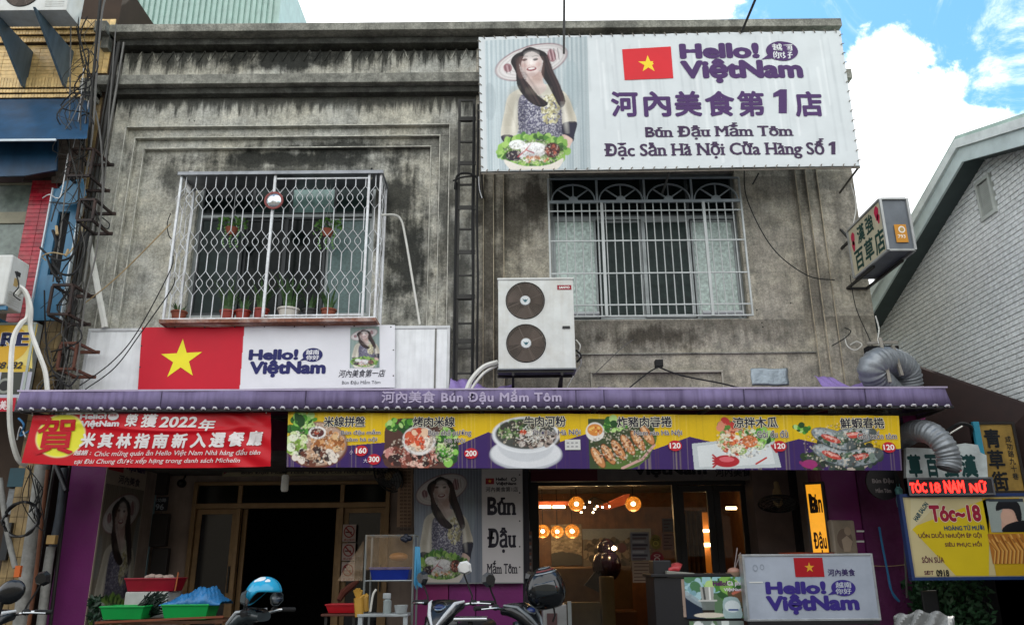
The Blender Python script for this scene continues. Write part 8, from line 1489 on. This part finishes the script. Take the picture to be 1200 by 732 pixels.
# ================================================================ SCOOTERS
rubber = mat('tyre_rubber', '#141414', .8); chromeb = mat('bright_chrome', '#b5b9bb', .15, .95); seatm = mat('black_vinyl_seat', '#101012', .5, bump=.3); lens = mat('headlamp_lens', '#9aa3a8', .08, .2); mface = mat('mirror_glass', '#dfe4e6', .04, 1.0, var=0); dial = mat('dark_dial', '#0a0a12', .15)
def scooter(x, y, rz, bodym, trimm, label, mirrors=((-.30, .22, .26, .35), (.30, .22, .26, -.35)), white_back=(), group='scooters parked in front of the shops', ls=1.0, drop=0.):
    """local frame: front is +Y, handlebar above the origin's front; returns the thing"""
    t = thing('scooter', label, 'scooter', (0, 0, 0), group); K = lambda *a: Vector(a)
    for yy in (.62, -.62):
        w = build(MB().lathe([(.16, -.05), (.215, -.045), (.235, 0), (.215, .045), (.16, .05)], K(0, yy, .235), (1, 0, 0), 28), 'tyre', rubber, t, smooth=True)
        m = MB().lathe([(.0001, -.04), (.05, -.04), (.05, .04), (.0001, .04)], K(0, yy, .235), (1, 0, 0), 16).lathe([(.15, -.035), (.165, -.04), (.165, .04), (.15, .035)], K(0, yy, .235), (1, 0, 0), 24)
        for k in range(5): a = k*1.2566; m.bar(K(0, yy+.04*math.cos(a), .235+.04*math.sin(a)), K(0, yy+.155*math.cos(a), .235+.155*math.sin(a)), .03, .02)
        build(m, 'rim', steel, w)
    def loft(secs, n=20):                                # sections: (y, z, half width, half height, squareness)
        m = MB(); vs = []
        for yy, zz, hw, hh_ in secs:
            for k in range(n):
                a = 2*math.pi*k/n; cx_, sx_ = math.cos(a), math.sin(a); vs.append(K(hw*math.copysign(abs(cx_)**.75, cx_), yy, zz+hh_*math.copysign(abs(sx_)**.8, sx_)))
        fs = [(i*n+k, i*n+(k+1) % n, (i+1)*n+(k+1) % n, (i+1)*n+k) for i in range(len(secs)-1) for k in range(n)]
        fs += [tuple(range(n-1, -1, -1)), tuple(range((len(secs)-1)*n, len(secs)*n))]; return m.add(vs, fs)
    build(loft([(-.85, .62, .05, .05), (-.78, .62, .12, .10), (-.5, .55, .16, .16), (-.15, .48, .15, .16), (.0, .36, .12, .08)]), 'rear_body', bodym, t, smooth=True)
    build(loft([(-.72, .76, .10, .03), (-.6, .77, .14, .055), (-.3, .75, .14, .06), (-.02, .74, .10, .045), (.02, .73, .05, .02)]), 'seat', seatm, t, smooth=True)
    build(MB().grid(lambda u, v: K((u-.5)*.30*(1-.3*v), .02+.36*u*0+.34*v*.2, .28+.0*v), 4, 2), 'footboard', seatm, t, solid=.04)
    build(MB().grid(lambda u, v: K((u-.5)*(.36-.08*v), .40-.02*v-.13*v*v*0+.05*math.cos((u-.5)*3)-.12*v, .26+.62*v), 12, 10), 'leg_shield', bodym, t, smooth=True, solid=.05)
    build(MB().grid(lambda u, v: K((u-.5)*.13, .62+.30*math.cos(.4+v*2.2), .235+.30*math.sin(.4+v*2.2)), 4, 12), 'front_mudguard', bodym, t, smooth=True, solid=.012)
    # handlebar cowl: a wedge, wide at the bars and pointed in front
    cw = loft([(.10, .95, .10, .035), (.16, .965, .155, .05), (.24, .955, .15, .065), (.33, .90, .115, .065), (.41, .82, .06, .045), (.44, .78, .02, .02)]); build(cw, 'cowl', bodym, t, smooth=True)
    for s_ in (-1, 1): build(MB().tube([K(s_*.15, .17, 1.0), K(s_*.115, .28, .985), K(s_*.07, .38, .90), K(s_*.015, .44, .815)], [.010, .016, .016, .008], 8), 'cowl_trim', trimm, t, smooth=True)
    build(MB().ell(K(0, .335, .955), .05, .035, .03, 16, 8), 'emblem', mat('blue_emblem', '#1a2a5a', .2), t, smooth=True); build(MB().lathe([(.05, 0), (.058, .0), (.058, .01), (.05, .012)], K(0, .32, .962), K(0, .5, .85), 24), 'emblem_ring', chromeb, t, smooth=True)
    build(MB().ell(K(0, .37, .62), .09, .05, .09, 16, 10), 'headlight', lens, t, smooth=True); build(MB().ell(K(0, .14, .99), .09, .05, .02, 14, 8), 'instrument_panel', dial, t, smooth=True)
    for s_ in (-1, 1):
        build(MB().tube([K(s_*.12, .15, .97), K(s_*.24, .12, .99), K(s_*.27, .10, .99)], .012, 8), 'handlebar', chromeb, t, smooth=True)
        build(MB().tube([K(s_*.265, .10, .99), K(s_*.38, .05, .985)], .019, 10), 'grip', rubber, t, smooth=True)
        build(MB().tube([K(s_*.22, .17, .985), K(s_*.30, .155, .985), K(s_*.37, .11, .98)], [.009, .007, .006], 6), 'brake_lever', chromeb, t, smooth=True)
        build(MB().ell(K(s_*.225, .145, .99), .035, .03, .025, 10, 6), 'switch_housing', rubber, t, smooth=True)
        build(MB().ell(K(s_*.13, .40, .72), .035, .03, .025, 10, 6), 'indicator', mat('amber_indicator', '#b5642a', .3), t, smooth=True)
    for i, (mx_, mz, tilt, ya) in enumerate(mirrors):
        s_ = 1 if mx_ > 0 else -1; c = K(mx_, .12, 1.0+mz); st_ = build(MB().tube([K(s_*.20, .14, .99), K(s_*.21, .13, 1.04), K(lerp(s_*.2, mx_, .6), .12, 1.0+mz*.55), c+K(0, .01, -.05)], .0075, 6), 'mirror_stem', rubber, t, smooth=True)
        R_ = Matrix.Rotation(ya, 3, 'Z') @ Matrix.Rotation(tilt, 3, 'Y'); wb_ = MB(); pts = [(-.055, -.045), (.0, -.06), (.055, -.03), (.06, .02), (.03, .055), (-.03, .055), (-.06, .02)]
        n_ = len(pts); front = [c+R_ @ K(a*1.0, -.012, b_) for a, b_ in pts]; back = [c+R_ @ K(a*.7, .03, b_*.7) for a, b_ in pts]; wb_.add(front+back, [tuple(range(n_-1, -1, -1)), tuple(range(n_, 2*n_))]+[(k, (k+1) % n_, n_+(k+1) % n_, n_+k) for k in range(n_)])
        mb_ = build(wb_, 'mirror_shell', mat('white_mirror_shell', '#d9d9d6', .3) if i in white_back else bodym, t, smooth=True); build(MB().add([c+R_ @ K(a*.88, -.014, b_*.88) for a, b_ in pts], [tuple(range(n_-1, -1, -1))]), 'mirror_face', mface, mb_)
    t.location = (x, y, .0-drop); t.rotation_euler.z = rz; t.scale = (ls, ls, ls); return t
blackb = mat('gloss_black_plastic', '#15181b', .22, spec=.6); whiteb = mat('white_trim_plastic', '#c9ccce', .3); darkg = mat('smoky_grey_plastic', '#3a4346', .25, spec=.6)
def at_front(px, py, Y, rz, ls=1.0, z=.95, yo=.25):      # place so that the cowl centre projects at the pixel
    p = P(px, py, Y); d = Vector((-math.sin(rz), math.cos(rz), 0))*yo*ls; return p.x-d.x, Y-d.y, z*ls-p.z
X_, Y_, dz = at_front(520, 712, 7.1, math.radians(160)); scooter(X_, Y_, math.radians(160), blackb, whiteb, 'black scooter with white V trim on its nose, in front of the magenta panel', ((-.13, .27, .2, .3), (.27, .19, -.5, -.4)), (0,), drop=dz)
X_, Y_, dz = at_front(612, 716, 6.9, math.radians(235)); scooter(X_, Y_, math.radians(235), blackb, mat('grey_trim', '#6f7578', .3, .4), 'all black scooter in front of the restaurant window, below the black helmet', ((-.30, .20, .3, .2), (.28, .20, -.2, -.5)), drop=dz)
X_, Y_, dz = at_front(290, 722, 6.8, math.radians(75)); scooter(X_, Y_, math.radians(75), darkg, mat('pale_trim_plastic', '#a5aaab', .3), 'smoky grey scooter in front of the black doorway, wearing the blue helmet', ((-.25, .10, .2, .3), (.2, .08, -.2, -.4)), drop=dz)
X_, Y_, dz = at_front(-12, 724, 6.6, math.radians(170)); scooter(X_, Y_, math.radians(170), blackb, whiteb, 'black scooter cut off by the left edge of the picture', ((-.30, .24, .2, .2), (.28, .2, -.2, -.5)), drop=dz)
# big black mirror at the left edge
p = P(13, 693, 6.2); t = thing('mirror', 'large glossy black scooter mirror shell at the left edge', 'mirror', p); build(MB().ell(p, .105, .05, .085, 18, 12, Matrix.Rotation(math.radians(-25), 3, 'Y')), 'shell', blackb, t, smooth=True); build(MB().tube([p+Vector((-.05, 0, -.06)), p+Vector((-.12, .05, -.35)), p+Vector((-.10, .1, -.8))], .014, 7), 'stem', rubber, t, smooth=True)
# flat metal rear rack of the second scooter and its bar
p = P(551, 725, 6.7); t = thing('luggage_rack', 'flat chrome bar between the two black scooters', 'rack', p); build(MB().box(P(531, 725, 6.7).x, P(571, 725, 6.7).x, 6.7, 6.9, P(551, 728, 6.7).z, P(551, 723, 6.7).z), 'bar', chromeb, t, bevel=.012); build(MB().tube([P(551, 727, 6.75), Vector((P(551, 727, 6.75).x, 6.75, .0))], .02, 8), 'post', steel, t)
# blue half helmet on the scooter mirror
p = P(309, 696, 6.7); t = thing('helmet', 'glossy light blue half helmet with white markings hanging on the scooter', 'helmet', p); Rm = Matrix.Rotation(math.radians(-22), 3, 'Y')
hb = mat('light_blue_helmet', '#1fa3cf', .15, spec=.6, var=.05); R0 = .135
def shell(u, v):                                          # dome cut along an arc so the opening arches upward
    th = v*1.75; ph = u*6.283; f = 1.0; q = Vector((R0*math.sin(th)*math.cos(ph), R0*1.1*math.sin(th)*math.sin(ph), R0*.95*math.cos(th)))
    if q.x*0+abs(math.cos(ph)) > 0: q.z += 0
    return p+Rm @ q
def shell2(u, v):
    ph = u*6.283; th = v*(1.40+.45*abs(math.cos(ph))**1.2); return p+Rm @ Vector((R0*math.sin(th)*math.cos(ph), R0*1.1*math.sin(th)*math.sin(ph), R0*.95*math.cos(th)))
build(MB().grid(shell2, 40, 14), 'shell', hb, t, smooth='all', solid=.014); build(MB().grid(lambda u, v: p+(shell2(u, v*.97)-p)*.90, 32, 10), 'lining', mat('black_lining', '#0c0d10', .9), t, smooth='all')
def on_shell(th, ph, k=1.045): return p+Rm @ Vector((R0*k*math.sin(th)*math.cos(ph), R0*1.1*k*math.sin(th)*math.sin(ph), R0*.95*k*math.cos(th)))
whs = mat('white_decal', '#e6ecee', .3)
for th, ph, r in ((1.15, -2.75, .26), (.55, -1.2, .33), (.95, -.75, .16)):
    c_ = [on_shell(th+r*math.cos(a)*(.7+.2*math.sin(3*a)), ph+r*math.sin(a)/max(math.sin(th), .3), 1.065) for a in np.linspace(0, 5.9, 14)]; cc = on_shell(th, ph, 1.085); m = MB().add([cc]+c_, [(0, k+1, (k+1) % 14+1) for k in range(14)]); build(m, 'decal', whs, t, smooth=True)
build(MB().tube([on_shell(1.5, -2.9), on_shell(1.7, -2.9)+Vector((-.02, 0, -.08)), p+Vector((-.10, 0, -.2))], .007, 5), 'strap', rubber, t, smooth=True)
# black full helmet
p = P(641, 690, 7.0); t = thing('helmet', 'black full face helmet with silver red stripes resting on the black scooter', 'helmet', p); hk2 = mat('gloss_black_helmet', '#0e1114', .14, spec=.7, var=.05); R1 = .165; Rm2 = Matrix.Rotation(math.radians(25), 3, 'Z') @ Matrix.Rotation(math.radians(-12), 3, 'Y')
def hs(u, v):
    ph = u*6.283; th = .02+v*2.45; bul = 1+.10*math.cos(ph-3.14)*math.sin(th); return p+Rm2 @ Vector((R1*bul*math.sin(th)*math.cos(ph), R1*.88*math.sin(th)*math.sin(ph), R1*1.08*math.cos(th)))
build(MB().grid(hs, 40, 24), 'shell', hk2, t, smooth='all', solid=.01)
build(MB().grid(lambda u, v: p+Rm2 @ (Matrix.Rotation(0, 3, 'Z') @ Vector((R1*1.07*math.sin(1.15+.62*v)*math.cos(3.3+1.5*(u-.0)), R1*.95*math.sin(1.15+.62*v)*math.sin(3.3+1.5*u), R1*1.1*math.cos(1.15+.62*v)))), 16, 8), 'visor', mat('smoked_visor', '#1b2226', .05, spec=.9), t, smooth='all', solid=.004)
for k, (mm, th0) in enumerate(((mat('silver_stripe', '#8f969a', .25, .6), .30), (mat('dull_red_stripe', '#7a3030', .3), .52), (mat('silver_stripe', '#8f969a'), .68))): build(MB().grid(lambda u, v: p+Rm2 @ Vector((R1*1.05*(1+.10*math.cos(.2+2.6*u+3.6-3.14)*math.sin(th0+.07*v))*math.sin(th0+.09*v)*math.cos(3.6+2.4*u), R1*.925*math.sin(th0+.09*v)*math.sin(3.6+2.4*u), R1*1.13*math.cos(th0+.09*v))), 18, 2), 'stripe', mm, t, smooth='all', solid=.002)
build(MB().tube([p+Vector((.05, -.03, -.14)), p+Vector((.06, -.04, -.2)), p+Vector((.04, -.03, -.25))], .008, 5), 'strap', rubber, t, smooth=True)
